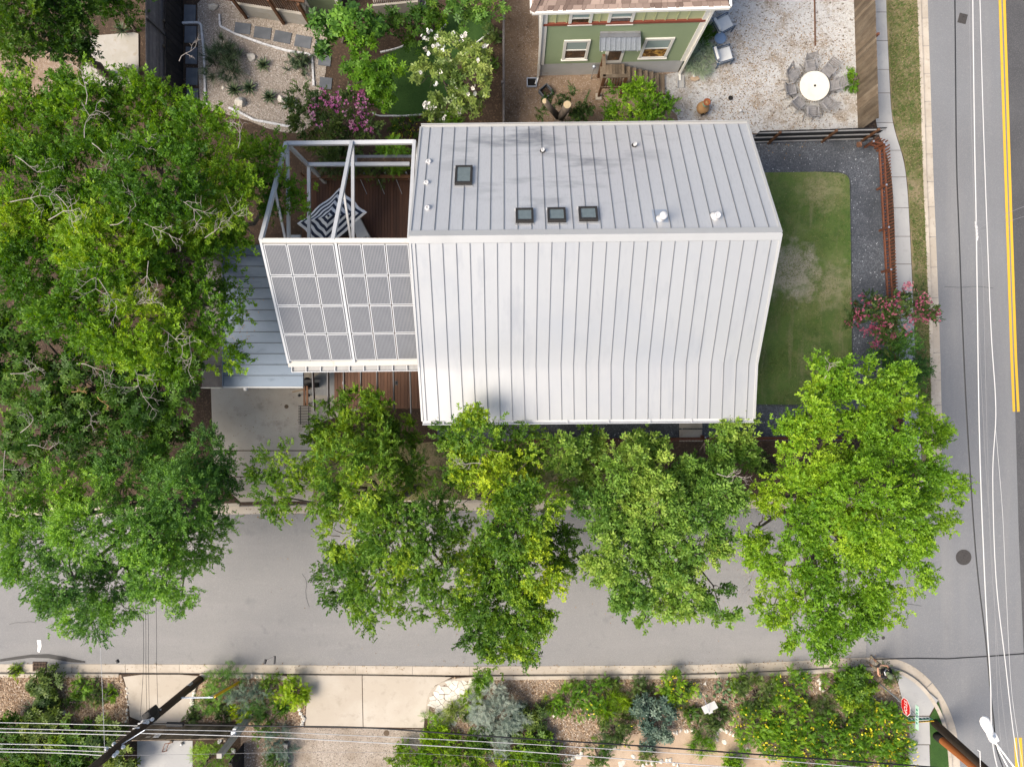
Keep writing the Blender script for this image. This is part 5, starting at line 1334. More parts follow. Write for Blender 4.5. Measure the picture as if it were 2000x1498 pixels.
def wood(base, lobes, r0, rng, fork=.45, stems=1, twigs=None):
    m = MB()
    top = sum((Vector(c) for c, r, rz in lobes), Vector()) / len(lobes)
    for s in range(stems):
        b = Vector(base) + Vector((rng.uniform(-.2, .2), rng.uniform(-.2, .2), 0)) * (s > 0)
        f = b.lerp(top, fork); f.z = max(b.z + .4, b.z + (top.z - b.z) * fork * .9)
        tr = limb_pts(b - Vector((0, 0, .15)), f, rng, .08, 5)
        m.tube(tr, [r0 * (1.25 if i == 0 else 1.0 - .06 * i) for i in range(len(tr))], 9)
        for li, (c, r, rz) in enumerate(lobes):
            if stems > 1 and li % stems != s: continue
            e = Vector(c) + Vector((0, 0, rz * .2)); pts = limb_pts(f, e, rng, .2, 6)
            m.tube(pts, [r0 * (.55 - .085 * i) for i in range(len(pts))], 6)
            for k in range(4):
                q = pts[rng.choice((3, 4, 5))]
                d = Vector((rng.gauss(0, 1), rng.gauss(0, 1), rng.gauss(.3, .6))).normalized() * r * .85
                pp = limb_pts(q, q + Vector((d.x, d.y, d.z * rz / max(r, .01))), rng, .25, 4)
                m.tube(pp, [r0 * (.16 - .033 * i) for i in range(len(pp))], 4)
    if twigs is not None:
        for p in twigs:
            p = Vector(p); c = min(lobes, key=lambda l: (Vector(l[0]) - p).length)[0]; q = p.lerp(Vector(c), .55)
            m.tube([q, q.lerp(p, .5) + Vector((0, 0, .05)), p], [.018, .013, .006], 4, cap=False)
    return m


def pxlobes(lst, zs=1.0):
    out = []
    for l in lst:
        px, py, rp, z = l[:4]
        r = rp * S(z); rz = l[4] if len(l) > 4 else r * .72
        out.append((P(px, py, z), r, rz))
    return out


def tree(name, label, base, lobes, mat, tmpl, dens=1.6, clump=.34, per=11, r0=.2, seed=1, group=None, stems=1, fork=.45, cat='tree', crown='crown', zj=0.0, **kw):
    rng = random.Random(seed)
    lb = pxlobes([(l[0], l[1], l[2] * rng.uniform(.82, 1.08), l[3] + rng.uniform(-.8, .8) * zj, *l[4:]) for l in lobes])
    b = P(*base)
    t = thing(name, b, label, cat, group)
    V, ti, cp = foliage_arrays(lb, tmpl, dens, clump, per, seed=seed, **kw)
    leaf_mesh(crown, V, ti, mat, t)
    tw = cp[:: max(1, len(cp) // 140)]
    wood(b, lb, r0, rng, fork, stems, tw).build('trunk', M['bark'], t, smooth=True)
    return t, lb


def dead_branch(parent, px, py, z, ang, L, rng, name='dead_branch', mat='dead'):
    """bare grey branch seen from above"""
    m = MB()
    def rec(p, d, L, r, depth):
        n = 4; pts = [p]
        for i in range(n):
            d = (d + Vector((rng.gauss(0, .22), rng.gauss(0, .22), rng.gauss(0, .12)))).normalized(); p = p + d * L / n; pts.append(p)
            if depth < 2 and i > 0:
                for s in range(rng.choice((1, 2, 2))):
                    a = rng.choice((-1, 1)) * rng.uniform(.5, 1.2); ca, sa = math.cos(a), math.sin(a)
                    rec(p, Vector((d.x * ca - d.y * sa, d.x * sa + d.y * ca, d.z + rng.uniform(-.1, .35))).normalized(), L * rng.uniform(.3, .55), r * .58, depth + 1)
        m.tube(pts, [r * (1 - .18 * i) for i in range(len(pts))], 4 if depth else 5, cap=False)
    a = math.radians(ang)
    rec(P(px, py, z + .25), Vector((math.cos(a), math.sin(a), .12)).normalized(), L * .8, .015, 0)
    return m.build(name, M[mat], parent)


LM = {}
LM['bright'] = leafmat('leaf_bright', [(0.034, 0.10, 0.007), (0.095, 0.225, 0.011), (0.20, 0.365, 0.018), (0.34, 0.49, 0.03)])
LM['pecan'] = leafmat('leaf_pecan', [(0.024, 0.080, 0.006), (0.080, 0.200, 0.010), (0.20, 0.355, 0.017), (0.37, 0.49, 0.04)])
LM['elm'] = leafmat('leaf_elm', [(0.030, 0.085, 0.013), (0.082, 0.190, 0.022), (0.19, 0.33, 0.03), (0.40, 0.52, 0.04)])
LM['elm_y'] = leafmat('leaf_elm_yellow', [(0.026, 0.075, 0.009), (0.082, 0.185, 0.014), (0.24, 0.37, 0.02), (0.46, 0.55, 0.025)])
LM['oak'] = leafmat('leaf_oak', [(0.036, 0.10, 0.016), (0.105, 0.225, 0.034), (0.22, 0.365, 0.055), (0.38, 0.50, 0.09)])
LM['dark'] = leafmat('leaf_dark', [(0.012, 0.042, 0.006), (0.035, 0.098, 0.010), (0.079, 0.170, 0.015), (0.176, 0.270, 0.025)])
LM['feather'] = leafmat('leaf_feather', [(0.024, 0.076, 0.020), (0.066, 0.165, 0.030), (0.14, 0.30, 0.036), (0.25, 0.45, 0.045)])
LM['magnolia'] = leafmat('leaf_magnolia', [(0.035, 0.075, 0.018), (0.11, 0.175, 0.036), (0.24, 0.32, 0.07), (0.40, 0.46, 0.12)], .3, .35)
LM['lime'] = leafmat('leaf_lime', [(0.05, 0.12, 0.006), (0.13, 0.25, 0.008), (0.25, 0.40, 0.012), (0.40, 0.52, 0.02)])
LM['shrub'] = leafmat('leaf_shrub', [(0.020, 0.05, 0.012), (0.055, 0.105, 0.024), (0.11, 0.17, 0.035), (0.22, 0.28, 0.05)])
LM['sage'] = leafmat('leaf_sage', [(0.08, 0.125, 0.095), (0.16, 0.215, 0.17), (0.27, 0.32, 0.26), (0.38, 0.42, 0.35)], .2, .7)
LM['blue'] = leafmat('leaf_bluegreen', [(0.035, 0.07, 0.055), (0.075, 0.13, 0.095), (0.15, 0.21, 0.15), (0.28, 0.33, 0.24)], .2)
LM['agave'] = leafmat('leaf_agave', [(0.012, 0.03, 0.015), (0.03, 0.058, 0.028), (0.07, 0.11, 0.05), (0.15, 0.19, 0.09)], .1, .4)
LM['mint'] = leafmat('leaf_mint', [(0.10, 0.16, 0.095), (0.20, 0.27, 0.17), (0.28, 0.36, 0.24), (0.36, 0.42, 0.3)], .2, .8)
LM['pink'] = leafmat('petal_pink', [(0.36, 0.08, 0.22), (0.46, 0.14, 0.32), (0.55, 0.22, 0.40), (0.6, 0.33, 0.46)], .25)
LM['rose'] = leafmat('petal_rose', [(0.25, 0.04, 0.09), (0.34, 0.07, 0.14), (0.42, 0.12, 0.19), (0.42, 0.2, 0.2)], .25)
LM['yellow'] = leafmat('petal_yellow', [(0.6, 0.52, 0.01), (0.7, 0.62, 0.015), (0.78, 0.7, 0.02), (0.8, 0.74, 0.06)], .2)
LM['white'] = leafmat('petal_white', [(0.70, 0.66, 0.58), (0.8, 0.78, 0.74), (0.85, 0.84, 0.8), (0.9, 0.9, 0.88)], .2)


def blossoms(parent, lb, mat, n, size, seed, name='blossoms', zmin=.1, tmpl=T_PETAL, per=5, spread=.05):
    """flower heads on the outer, upper side of the lobes"""
    rng = np.random.default_rng(seed); Vs = []; ts = []
    for _ in range(n):
        c, r, rz = lb[rng.integers(len(lb))]
        d = rng.normal(size=3); d /= np.linalg.norm(d); d[2] = abs(d[2]) * .8 + zmin
        p = np.array(c) + d * np.array([r, r, rz]) * rng.uniform(.9, 1.08)
        t = rng.random()
        for k in range(per):
            q = p + rng.normal(size=3) * spread
            x = rng.normal(size=3); x /= np.linalg.norm(x); z = rng.normal(size=3) * .6 + np.array([0, 0, 1]); z -= x * z.dot(x); z /= np.linalg.norm(z)
            R = np.stack([x, np.cross(z, x), z], 1) * size
            Vs.append(np.einsum('ij,lvj->lvi', R, tmpl) + q); ts.append(np.full(len(tmpl), np.clip(t + rng.normal() * .15, 0, 1)))
    return leaf_mesh(name, np.concatenate(Vs), np.concatenate(ts), LM[mat], parent, kind='stuff')


# --- the big trees
rngd = random.Random(5)
tl, _ = tree('pecan_tree', 'largest bright green tree covering the left side with bare grey twigs', (405, 520), [
    (50, 235, 95, 7.6), (160, 215, 90, 8), (290, 240, 95, 8), (400, 270, 80, 7.8), (500, 320, 62, 7), (545, 385, 36, 6.2),
    (45, 370, 100, 8.6), (170, 360, 105, 9), (310, 370, 105, 9), (430, 395, 80, 8),
    (90, 500, 105, 8.8), (220, 500, 105, 9.2), (345, 500, 90, 8.6), (440, 480, 50, 7.2),
    (160, 620, 80, 8.4), (270, 640, 85, 8.4), (380, 620, 70, 7.8), (450, 580, 34, 6.4), (330, 700, 55, 7.4), (430, 690, 42, 6.6)],
    LM['pecan'], T_PECAN, 2.5, .40, 13, .34, 3, zj=1.0, young=.6, tint=(.2, .6), gap=-.08)
for px, py, z, an, L in ((168, 205, 9.2, 60, 1.3), (165, 270, 9.6, 100, 1.2), (180, 280, 9.6, -10, 1.2), (30, 305, 9.4, -30, 1.6), (20, 395, 10, 20, 1.5), (95, 430, 10, 30, 1.7), (110, 380, 10, -60, 1.4), (250, 310, 10, 40, 1.2), (330, 375, 10, -25, 1.6), (270, 430, 10, -20, 1.3), (215, 440, 10, -10, 1.4), (205, 475, 10, -80, 1.8), (190, 540, 10, -70, 1.3), (290, 510, 9.8, -100, 1.1), (440, 380, 8.8, -60, 1.3), (465, 290, 8.6, 60, 1.2), (240, 590, 9.4, -40, 1.3), (300, 630, 9.2, -30, 1.5), (370, 670, 8.4, -70, 1.1), (430, 665, 7.6, 20, 1.0), (245, 690, 9, -60, 1.8), (150, 710, 8.6, 0, 1.6), (60, 640, 9, -10, 1.8), (400, 465, 9, 50, 1.0), (350, 120, 7, 60, .9)):
    dead_branch(tl, px, py, z, an, L, rngd)
tree('broadleaf_tree', 'dark green tree in the top left corner', (215, 150), [(30, 30, 75, 6.5), (110, 40, 70, 6), (40, 100, 55, 5.5), (150, 80, 45, 5), (160, 15, 40, 5.5)], LM['dark'], T_PECAN, 2.0, 0.36, 16, .2, 8, young=.2, tint=(.2, .6))
tree('small_tree', 'small green tree at the top beside the grey board fence', (262, 60), [(225, 12, 35, 3), (250, 25, 25, 2.6), (240, -15, 40, 3.4)], LM['pecan'], T_PECAN, 2.5, .40, 13, .08, 81, tint=(.1, .4))
tx, _ = tree('privet_tree', 'dark shaded tree below the large left tree', (330, 770), [(40, 640, 85, 5.4), (60, 740, 85, 5.6), (160, 735, 85, 5.4), (260, 760, 80, 5), (340, 770, 65, 4.6), (60, 840, 70, 5), (160, 830, 75, 4.4), (270, 840, 60, 3.8), (370, 720, 45, 4.5), (60, 900, 60, 4), (190, 890, 60, 3.4), (330, 850, 50, 3.2), (120, 780, 60, 5.6), (10, 690, 60, 5.6)], LM['dark'], T_STAR, 2.0, 0.36, 10, .22, 9, young=.25, tint=(.2, .65))
for px, py, z, an, L in ((20, 730, 7, 10, 1.2), (40, 845, 6.2, 30, 1.5), (10, 880, 6.2, -80, 1.6), (55, 870, 6, 10, 1.2), (170, 800, 5.6, -80, .7)):
    dead_branch(tx, px, py, z, an, L, rngd)
for px, py, z, an, L in ((140, 765, 6.1, -40, .5), (190, 775, 6, -60, .55)):
    dead_branch(tx, px, py, z, an, L, rngd, 'withered_spray', 'clay')
tm, _ = tree('mesquite_tree', 'feathery blue green tree overhanging the street at the lower left', (392, 972), [
    (405, 895, 55, 4.6), (320, 890, 55, 4.6), (440, 930, 42, 4.6), (350, 970, 75, 5.8), (240, 930, 60, 5.2), (120, 960, 65, 5.2), (430, 1000, 45, 5), (30, 1000, 70, 5.6),
    (60, 1070, 75, 6.2), (170, 1040, 80, 6.6), (280, 1050, 80, 6.8), (380, 1060, 55, 6), (120, 1140, 70, 6.4), (220, 1150, 70, 6.6), (320, 1130, 55, 6.2), (355, 1175, 32, 5.8), (200, 1215, 45, 6), (150, 1195, 32, 6)],
    LM['feather'], T_FEATHER, 2.9, .34, 19, .28, 12, zj=1.0, young=.55, tint=(.22, .75), flat=.4)
t1, _ = tree('elm_tree', 'small leaved street tree nearest the driveway overhanging the road', (800, 955), [
    (520, 915, 42, 4.6), (570, 920, 50, 4.8), (540, 975, 45, 4.6), (660, 905, 60, 5.4), (740, 880, 55, 5.2), (640, 970, 60, 5.6), (720, 960, 70, 6.2), (790, 920, 40, 4.6),
    (690, 1050, 75, 6.4), (770, 1040, 70, 6.4), (850, 1020, 60, 5.8), (900, 1060, 55, 5.8), (670, 1130, 55, 6), (740, 1120, 70, 6.4), (820, 1110, 65, 6.2), (880, 1130, 55, 6), (720, 1195, 36, 5.6), (800, 1180, 40, 5.8), (690, 1185, 25, 5.4)],
    LM['elm'], T_ELM, 2.3, 0.32, 17, .2, 21, zj=1.0, young=.5, tint=(.2, .7), gap=.06)
t2, _ = tree('elm_tree', 'yellow tipped street tree left of centre below the roof eave', (972, 962), [
    (890, 845, 40, 5.9), (940, 845, 55, 6.2), (1000, 868, 55, 6.1), (1030, 900, 42, 5.2), (930, 920, 50, 6), (990, 940, 60, 6.6), (1040, 1000, 60, 6.6), (1000, 1040, 60, 6.8), (1080, 1060, 50, 6.2), (1110, 1100, 35, 5.6),
    (960, 1090, 65, 6.6), (1030, 1120, 70, 6.8), (940, 1160, 55, 6.4), (1000, 1190, 65, 6.6), (930, 1230, 50, 6.2), (1050, 1200, 50, 6), (960, 1270, 42, 6), (1020, 1250, 40, 5.8), (890, 1190, 36, 5.8)],
    LM['elm_y'], T_ELM2, 2.1, 0.32, 19, .2, 22, zj=1.0, young=.6, tint=(.12, .55), gap=.06)
t3, _ = tree('oak_tree', 'pale broad leaved street tree in the middle below the roof eave', (1225, 958), [
    (1100, 890, 36, 5), (1150, 880, 40, 5.2), (1130, 930, 40, 5), (1250, 880, 45, 5.6), (1300, 920, 55, 6), (1430, 830, 42, 5.4), (1440, 880, 42, 5.4), (1390, 900, 40, 5.4), (1400, 960, 55, 6), (1340, 950, 50, 6),
    (1220, 930, 55, 6.2), (1180, 1000, 55, 6.4), (1270, 1000, 70, 6.8), (1360, 1030, 60, 6.6), (1210, 1080, 60, 6.6), (1300, 1090, 70, 6.8), (1390, 1080, 36, 6), (1240, 1150, 50, 6.4), (1340, 1150, 50, 6.4), (1280, 1195, 36, 6.2), (1390, 1160, 30, 5.8), (1410, 1200, 18, 5.8), (1175, 1110, 28, 6)],
    LM['oak'], T_OAK, 2.2, 0.32, 18, .2, 23, zj=1.0, young=.5, tint=(.25, .7), gap=.04)
t4, _ = tree('corner_tree', 'large bright green tree at the street corner', (1545, 935), [
    (1590, 730, 36, 5.8), (1640, 735, 45, 6), (1730, 745, 50, 6.2), (1600, 800, 55, 6.4), (1690, 800, 60, 6.8), (1770, 810, 40, 6), (1560, 860, 50, 6.2), (1650, 870, 70, 7.2), (1740, 880, 65, 7), (1810, 850, 36, 6), (1790, 930, 55, 6.8), (1850, 950, 34, 6.2),
    (1540, 940, 45, 6.4), (1500, 970, 42, 6.2), (1610, 950, 75, 7.6), (1700, 970, 80, 7.8), (1560, 1030, 60, 7), (1660, 1050, 80, 7.8), (1760, 1040, 65, 7.2), (1470, 1060, 34, 5.8), (1820, 1000, 40, 6.4),
    (1520, 1100, 48, 6.6), (1600, 1120, 65, 7.2), (1690, 1130, 70, 7.2), (1770, 1110, 50, 6.8), (1510, 1180, 38, 6.2), (1580, 1200, 55, 6.6), (1650, 1200, 50, 6.6), (1600, 1255, 36, 6), (1530, 1235, 30, 6), (1640, 1245, 25, 6), (1720, 1190, 36, 6.2)],
    LM['bright'], T_ELM2, 2.0, 0.32, 19, .3, 24, zj=1.0, young=.5, tint=(.3, .75), gap=.02)
for px, py, z, an, L in ((1610, 740, 6.9, 40, .7), (1500, 1030, 6, 200, 1.6), (1480, 1100, 5.5, 250, 1.3)):
    dead_branch(t4, px, py, z, an, L, rngd)
for px, py, z, an, L in ((940, 905, 7, 170, .9), ): dead_branch(t2, px, py, z, an, L, rngd)
for px, py, z, an, L in ((1400, 925, 6.9, -20, .9), ): dead_branch(t3, px, py, z, an, L, rngd)
tree('deck_tree', 'young bright green tree in front of the lower deck', (738, 838), [(690, 790, 36, 3.6), (740, 790, 34, 3.6), (640, 790, 22, 3.2), (640, 830, 34, 3.2), (690, 840, 42, 3.8), (620, 855, 20, 3), (745, 840, 36, 3.4), (790, 850, 34, 3.2), (800, 900, 28, 3), (740, 890, 36, 3.2), (650, 880, 30, 3)], LM['elm_y'], T_ELM, 3.0, 0.24, 17, .1, 31, young=.4, tint=(.12, .55), stems=2)
# --- garden trees at the top
tree('chaste_tree', 'dark palm leaved shrub tree at the top beside the neighbour deck', (665, 75), [(632, 50, 30, 2.6), (665, 40, 32, 2.8), (705, 35, 32, 2.8), (640, 85, 24, 2.2), (735, 50, 26, 2.4)], LM['feather'], T_BIG, 2.0, .26, 8, .07, 41, young=.2, tint=(.25, .7), stems=3)
tree('loquat_tree', 'yellow green feathery tree left of the back lawn', (738, 165), [(705, 100, 34, 3), (690, 140, 30, 2.8), (725, 150, 42, 3.4), (760, 140, 30, 3), (745, 190, 32, 3), (715, 195, 24, 2.6), (690, 65, 24, 2.8)], LM['bright'], T_STAR, 2.4, .25, 8, .08, 42, young=.2, tint=(.2, .5), stems=2)
mg, lbm = tree('magnolia_tree', 'pale leaved magnolia with white flowers beside the back lawn', (910, 195), [(850, 85, 28, 3.2), (880, 100, 36, 3.8), (920, 110, 36, 3.8), (830, 140, 30, 3.2), (870, 150, 42, 4), (925, 155, 40, 3.8), (870, 200, 38, 3.4), (920, 200, 32, 3.2), (850, 220, 22, 2.8)], LM['magnolia'], T_STAR, 2.2, .24, 8, .11, 43, young=.35, tint=(.2, .7))
blossoms(mg, lbm, 'white', 34, 1.8, 3, 'blossoms', .3, T_PETAL, 3, .05)
cm, lbc = tree('crepe_myrtle', 'pink flowering crepe myrtle behind the solar pergola', (680, 250), [(600, 200, 32, 2.4), (640, 215, 32, 2.8), (690, 205, 34, 3), (710, 240, 26, 2.8), (650, 250, 32, 2.6), (600, 240, 32, 2.2), (690, 270, 26, 2.4), (575, 225, 24, 2), (620, 275, 28, 2.4), (640, 300, 24, 2.6)], LM['shrub'], T_ELM, 2.8, .24, 12, .05, 44, young=.25, tint=(.2, .65), stems=4, cat='shrub')
blossoms(cm, [lbc[2], lbc[3], lbc[1]], 'pink', 65, 1.1, 4, spread=.07, per=7, zmin=.35)
cr, lbr = tree('crepe_myrtle', 'rose flowering crepe myrtle by the sidewalk above the corner tree', (1722, 640), [(1690, 600, 28, 2.6), (1735, 595, 32, 3), (1775, 580, 26, 2.8), (1700, 630, 30, 2.6), (1750, 625, 36, 3), (1795, 610, 26, 2.6), (1670, 625, 20, 2.2), (1720, 655, 26, 2.6), (1815, 612, 12, 2.4)], LM['shrub'], T_ELM, 2.2, .24, 12, .05, 45, young=.2, tint=(.15, .6), stems=4, cat='shrub')
blossoms(cr, lbr, 'rose', 110, 1.1, 5, spread=.08, per=7, zmin=.3)
tree('verge_shrub', 'dark feathery shrub below the rose crepe myrtle on the verge', (1750, 715), [(1730, 680, 34, 2), (1770, 680, 30, 1.8), (1740, 720, 36, 2), (1785, 720, 30, 1.6), (1775, 760, 26, 1.4)], LM['feather'], T_FEATHER, 2.3, 0.36, 19, .05, 46, tint=(.1, .5), cat='shrub', stems=4)
tree('climbing_tree', 'rounded pale green tree at the top edge beside the grey fence', (935, 25), [(895, 5, 30, 3.2), (935, 10, 34, 3.4), (960, 25, 26, 3), (905, 40, 26, 2.8), (925, -20, 40, 3.6)], LM['oak'], T_STAR, 2.2, .25, 8, .1, 47, tint=(.15, .5))
tree('laurel_shrub', 'dark leafy shrub against the grey garden wall at the top', (800, 50), [(780, 45, 28, 1.6), (815, 45, 28, 1.6), (840, 30, 26, 1.6), (800, 70, 22, 1.3)], LM['dark'], T_STAR, 1.7, 0.36, 10, .05, 48, cat='shrub', stems=3, tint=(.2, .7))
tree('lime_shrub', 'small bright shrub at the end of the grey garden wall', (845, 50), [(840, 55, 20, 1.2), (860, 45, 20, 1.2)], LM['bright'], T_STAR, 2.6, .2, 8, .03, 49, cat='shrub', stems=2, tint=(.15, .45))
tree('backyard_shrub', 'bright green shrubby tree between the porch steps and the metal roof', (1235, 225), [(1215, 195, 30, 2.2), (1250, 175, 30, 2.6), (1270, 205, 32, 2.4), (1230, 225, 36, 2.2), (1295, 225, 32, 2), (1190, 230, 26, 1.8), (1260, 235, 34, 2.2)], LM['bright'], T_ELM, 2.4, .24, 12, .06, 50, stems=4, tint=(.1, .5), young=.4)
# sawn-off tree with suckers
b = P(1090, 248)
t = thing('sawn_tree', b, 'sawn off tree with two pale cut limbs and leafy suckers', 'tree')
f = Vector((b.x, b.y, 1.3)); e1, e2 = P(1064, 198, 3.0), P(1108, 205, 2.9)
m = MB(); m.tube([b - Vector((0, 0, .1)), b.lerp(f, .5), f], [.24, .2, .19], 12); m.tube([f - Vector((0, 0, .15)), f.lerp(e1, .5) + Vector((-.05, 0, 0)), e1], [.15, .12, .115], 12); m.tube([f - Vector((0, 0, .15)), f.lerp(e2, .5) + Vector((.06, 0, 0)), e2], [.17, .16, .165], 12)
m.build('trunk', M['bark'], t, smooth=True)
for e, r in ((e1, .10), (e2, .15)): MB().lathe(e + Vector((0, 0, .0)), [(r, -.02), (r, .015), (.01, .02)], 14).build('cut_end', M['cutwood'], t)
V, ti, cp = foliage_arrays(pxlobes([(1085, 195, 18, 1.6), (1115, 190, 18, 1.6), (1135, 215, 22, 1.5), (1060, 215, 14, 1.4), (1150, 235, 24, 1.4), (1120, 235, 20, 1.3)]), T_ELM, 2.4, .22, 11, tint=(.1, .5), seed=51)
leaf_mesh('suckers', V, ti, LM['shrub'], t)
# ------------------------------------------------------------------ beds: pebbles, stones, shrubs
def inside(poly, x, y):
    c = False
    for i in range(len(poly)):
        x1, y1 = poly[i - 1]; x2, y2 = poly[i]
        if (y1 > y) != (y2 > y) and x < (x2 - x1) * (y - y1) / (y2 - y1) + x1: c = not c
    return c


def pebbles(name, poly_px, n, size, z, seed, label=None, skip=None, mat='pebble_tint'):
    rng = np.random.default_rng(seed); poly = [tuple(P(x, y, z))[:2] for x, y in poly_px]
    sk = [tuple(P(x, y, z))[:2] for x, y in skip] if skip else None
    xs = [p[0] for p in poly]; ys = [p[1] for p in poly]; pts = []
    while len(pts) < n:
        q = rng.random((n, 2)) * [max(xs) - min(xs), max(ys) - min(ys)] + [min(xs), min(ys)]
        pts += [p for p in q if inside(poly, *p) and not (sk and inside(sk, *p))]
    pts = np.array(pts[:n])
    base = np.array([[1, 0, 0], [.5, .8, 0], [-.5, .8, 0], [-1, 0, 0], [-.5, -.8, 0], [.5, -.8, 0], [.35, .2, .9], [-.4, .1, .8], [0, -.4, .85]])
    fc = [(0, 1, 6), (1, 2, 7, 6), (2, 3, 7), (3, 4, 8, 7), (4, 5, 8), (5, 0, 6, 8), (6, 7, 8)]
    a = rng.random(n) * 6.28; s = size * rng.uniform(.45, 1.25, n); el = rng.uniform(.6, 1, n)
    V = base[None] * np.stack([s, s * el, s * .55], 1)[:, None, :] * rng.uniform(.8, 1.2, (n, 9, 1))
    ca, sa = np.cos(a)[:, None], np.sin(a)[:, None]
    X = V[:, :, 0] * ca - V[:, :, 1] * sa + pts[:, 0:1]; Y = V[:, :, 0] * sa + V[:, :, 1] * ca + pts[:, 1:2]; Z = V[:, :, 2] + z - .004
    off = np.array([np.mean(xs), np.mean(ys), z])
    me = bpy.data.meshes.new(name)
    vs = np.stack([X, Y, Z], 2).reshape(-1, 3) - off
    me.from_pydata(vs.tolist(), [], [tuple(9 * i + j for j in f) for i in range(n) for f in fc])
    at = me.attributes.new('tint', 'FLOAT', 'POINT'); at.data.foreach_set('value', np.repeat(np.clip(rng.random(n) ** 1.6 + (rng.random(n) > .96) * .5, 0, 1.3), 9).astype(np.float32))
    me.materials.append(M[mat]); o = bpy.data.objects.new(name, me); COL.objects.link(o); o.location = off
    return tag(o, label, None, None, 'stuff')


pebbles('river_pebbles', [(-20, 1318), (236, 1318), (247, 1345), (252, 1412), (-20, 1416)], 5200, .055, .108, 1)
pebbles('river_pebbles', [(394, 1319), (558, 1321), (583, 1332), (598, 1352), (594, 1420), (380, 1412), (382, 1360)], 4200, .055, .108, 2)
pebbles('river_pebbles', [(884, 1324), (1300, 1321), (1450, 1317), (1640, 1307), (1735, 1305), (1752, 1330), (1764, 1375), (1776, 1420), (1778, 1498), (836, 1498), (840, 1440), (930, 1390), (965, 1340)], 8000, .055, .108, 3, skip=[(1200, 1440), (1300, 1422), (1400, 1424), (1470, 1440), (1560, 1480), (1560, 1700), (1100, 1700), (1110, 1470)])
pebbles('garden_gravel', [(388, 2), (620, 2), (622, 190), (595, 250), (470, 228), (402, 210)], 4500, .032, .114, 4, mat='pebble_grey')

# flagstone corner, every stone cut from a jittered grid
fl = thing('flagstone_corner', P(890, 1360), 'white irregular flagstone paving at the corner of the middle driveway', 'paving')
rngf = random.Random(4)
poly = [(837, 1420), (836, 1372), (848, 1345), (872, 1329), (890, 1325), (974, 1325), (972, 1338), (955, 1345), (930, 1372), (905, 1398), (880, 1420)]
seeds = []
for j in range(12):
    for i in range(14):
        seeds.append((836 + i * 11.0 + (5 if j % 2 else 0) + rngf.uniform(-5, 5), 1324 + j * 9.5 + rngf.uniform(-4.5, 4.5)))
for a in seeds:
    if not inside(poly, *a): continue
    cell = [(a[0] - 20, a[1] - 20), (a[0] + 20, a[1] - 20), (a[0] + 20, a[1] + 20), (a[0] - 20, a[1] + 20)]
    for b in seeds:                                   # clip by bisectors
        if b is a or abs(b[0] - a[0]) > 30 or abs(b[1] - a[1]) > 30: continue
        mx, my, nx, ny = (a[0] + b[0]) / 2, (a[1] + b[1]) / 2, b[0] - a[0], b[1] - a[1]
        out = []
        for k in range(len(cell)):
            p, q = cell[k - 1], cell[k]; dp = (p[0] - mx) * nx + (p[1] - my) * ny; dq = (q[0] - mx) * nx + (q[1] - my) * ny
            if (dp <= 0) != (dq <= 0): t = dp / (dp - dq); out.append((p[0] + (q[0] - p[0]) * t, p[1] + (q[1] - p[1]) * t))
            if dq <= 0: out.append(q)
        cell = out
        if len(cell) < 3: break
    if len(cell) < 3: continue
    k = .93
    pts = [(a[0] + (x - a[0]) * k + rngf.uniform(-.5, .5), a[1] + (y - a[1]) * k + rngf.uniform(-.5, .5)) for x, y in cell]
    if not all(inside([(836 - 6, 1428), (832, 1368), (845, 1340), (870, 1324), (978, 1321), (978, 1342), (880, 1428)], x, y) for x, y in pts): 
        continue
    MB().prism([P(x, y, .13) for x, y in pts], .09, .135 + rngf.uniform(-.01, .012)).build('flagstone', M['limestone'], fl)

# limestone rubble edging, each rock a part of its row
def rubble(pts, label, n, s=.13):
    path = [P(x, y, .108) for x, y in pts]; L = sum((b - a).length for a, b in zip(path[:-1], path[1:]))
    fine = resample(path, L / (n + .5)); t = thing('rock_edging', fine[len(fine) // 2], label, 'rock border')
    for p in fine:
        MB().rock((p.x + RNG.uniform(-.05, .05), p.y + RNG.uniform(-.05, .05), .10), s * RNG.uniform(.8, 1.3), s * RNG.uniform(.6, 1), s * .7, RNG).build('rock', M['limestone'], t)
rubble([(466, 1321), (500, 1320), (540, 1322), (560, 1328)], 'white rock border along the kerb of the middle gravel bed', 10)
rubble([(586, 1385), (592, 1400), (590, 1418)], 'short white rock border beside the lime bush', 5, .15)
rubble([(380, 1345), (375, 1365), (374, 1385)], 'short white rock border at the foot of the utility pole', 6, .13)
rubble([(247, 1345), (250, 1365), (250, 1390), (245, 1412)], 'loose white rocks along the left gravel bed beside the driveway', 8, .09)
rubble([(1308, 1430), (1330, 1426), (1355, 1425)], 'white rock border right of the blue green bush', 6, .13)
rubble([(1400, 1440), (1402, 1425), (1418, 1427), (1435, 1437)], 'curved white rock border below the prickly pear', 7, .13)
rubble([(1250, 1500), (1262, 1490), (1285, 1485), (1310, 1484), (1330, 1496)], 'arched white rock border at the bottom edge', 9, .13)
rubble([(1105, 1485), (1118, 1478), (1140, 1472)], 'white rocks at the left end of the sandy path', 4, .18)
rubble([(1184, 1463), (1196, 1458), (1203, 1460)], 'two white rocks where the sandy path meets the bed', 3, .15)
rubble([(1598, 1325), (1604, 1345), (1610, 1358), (1606, 1375), (1600, 1395)], 'broken line of white rocks left of the corner bush', 8, .13)
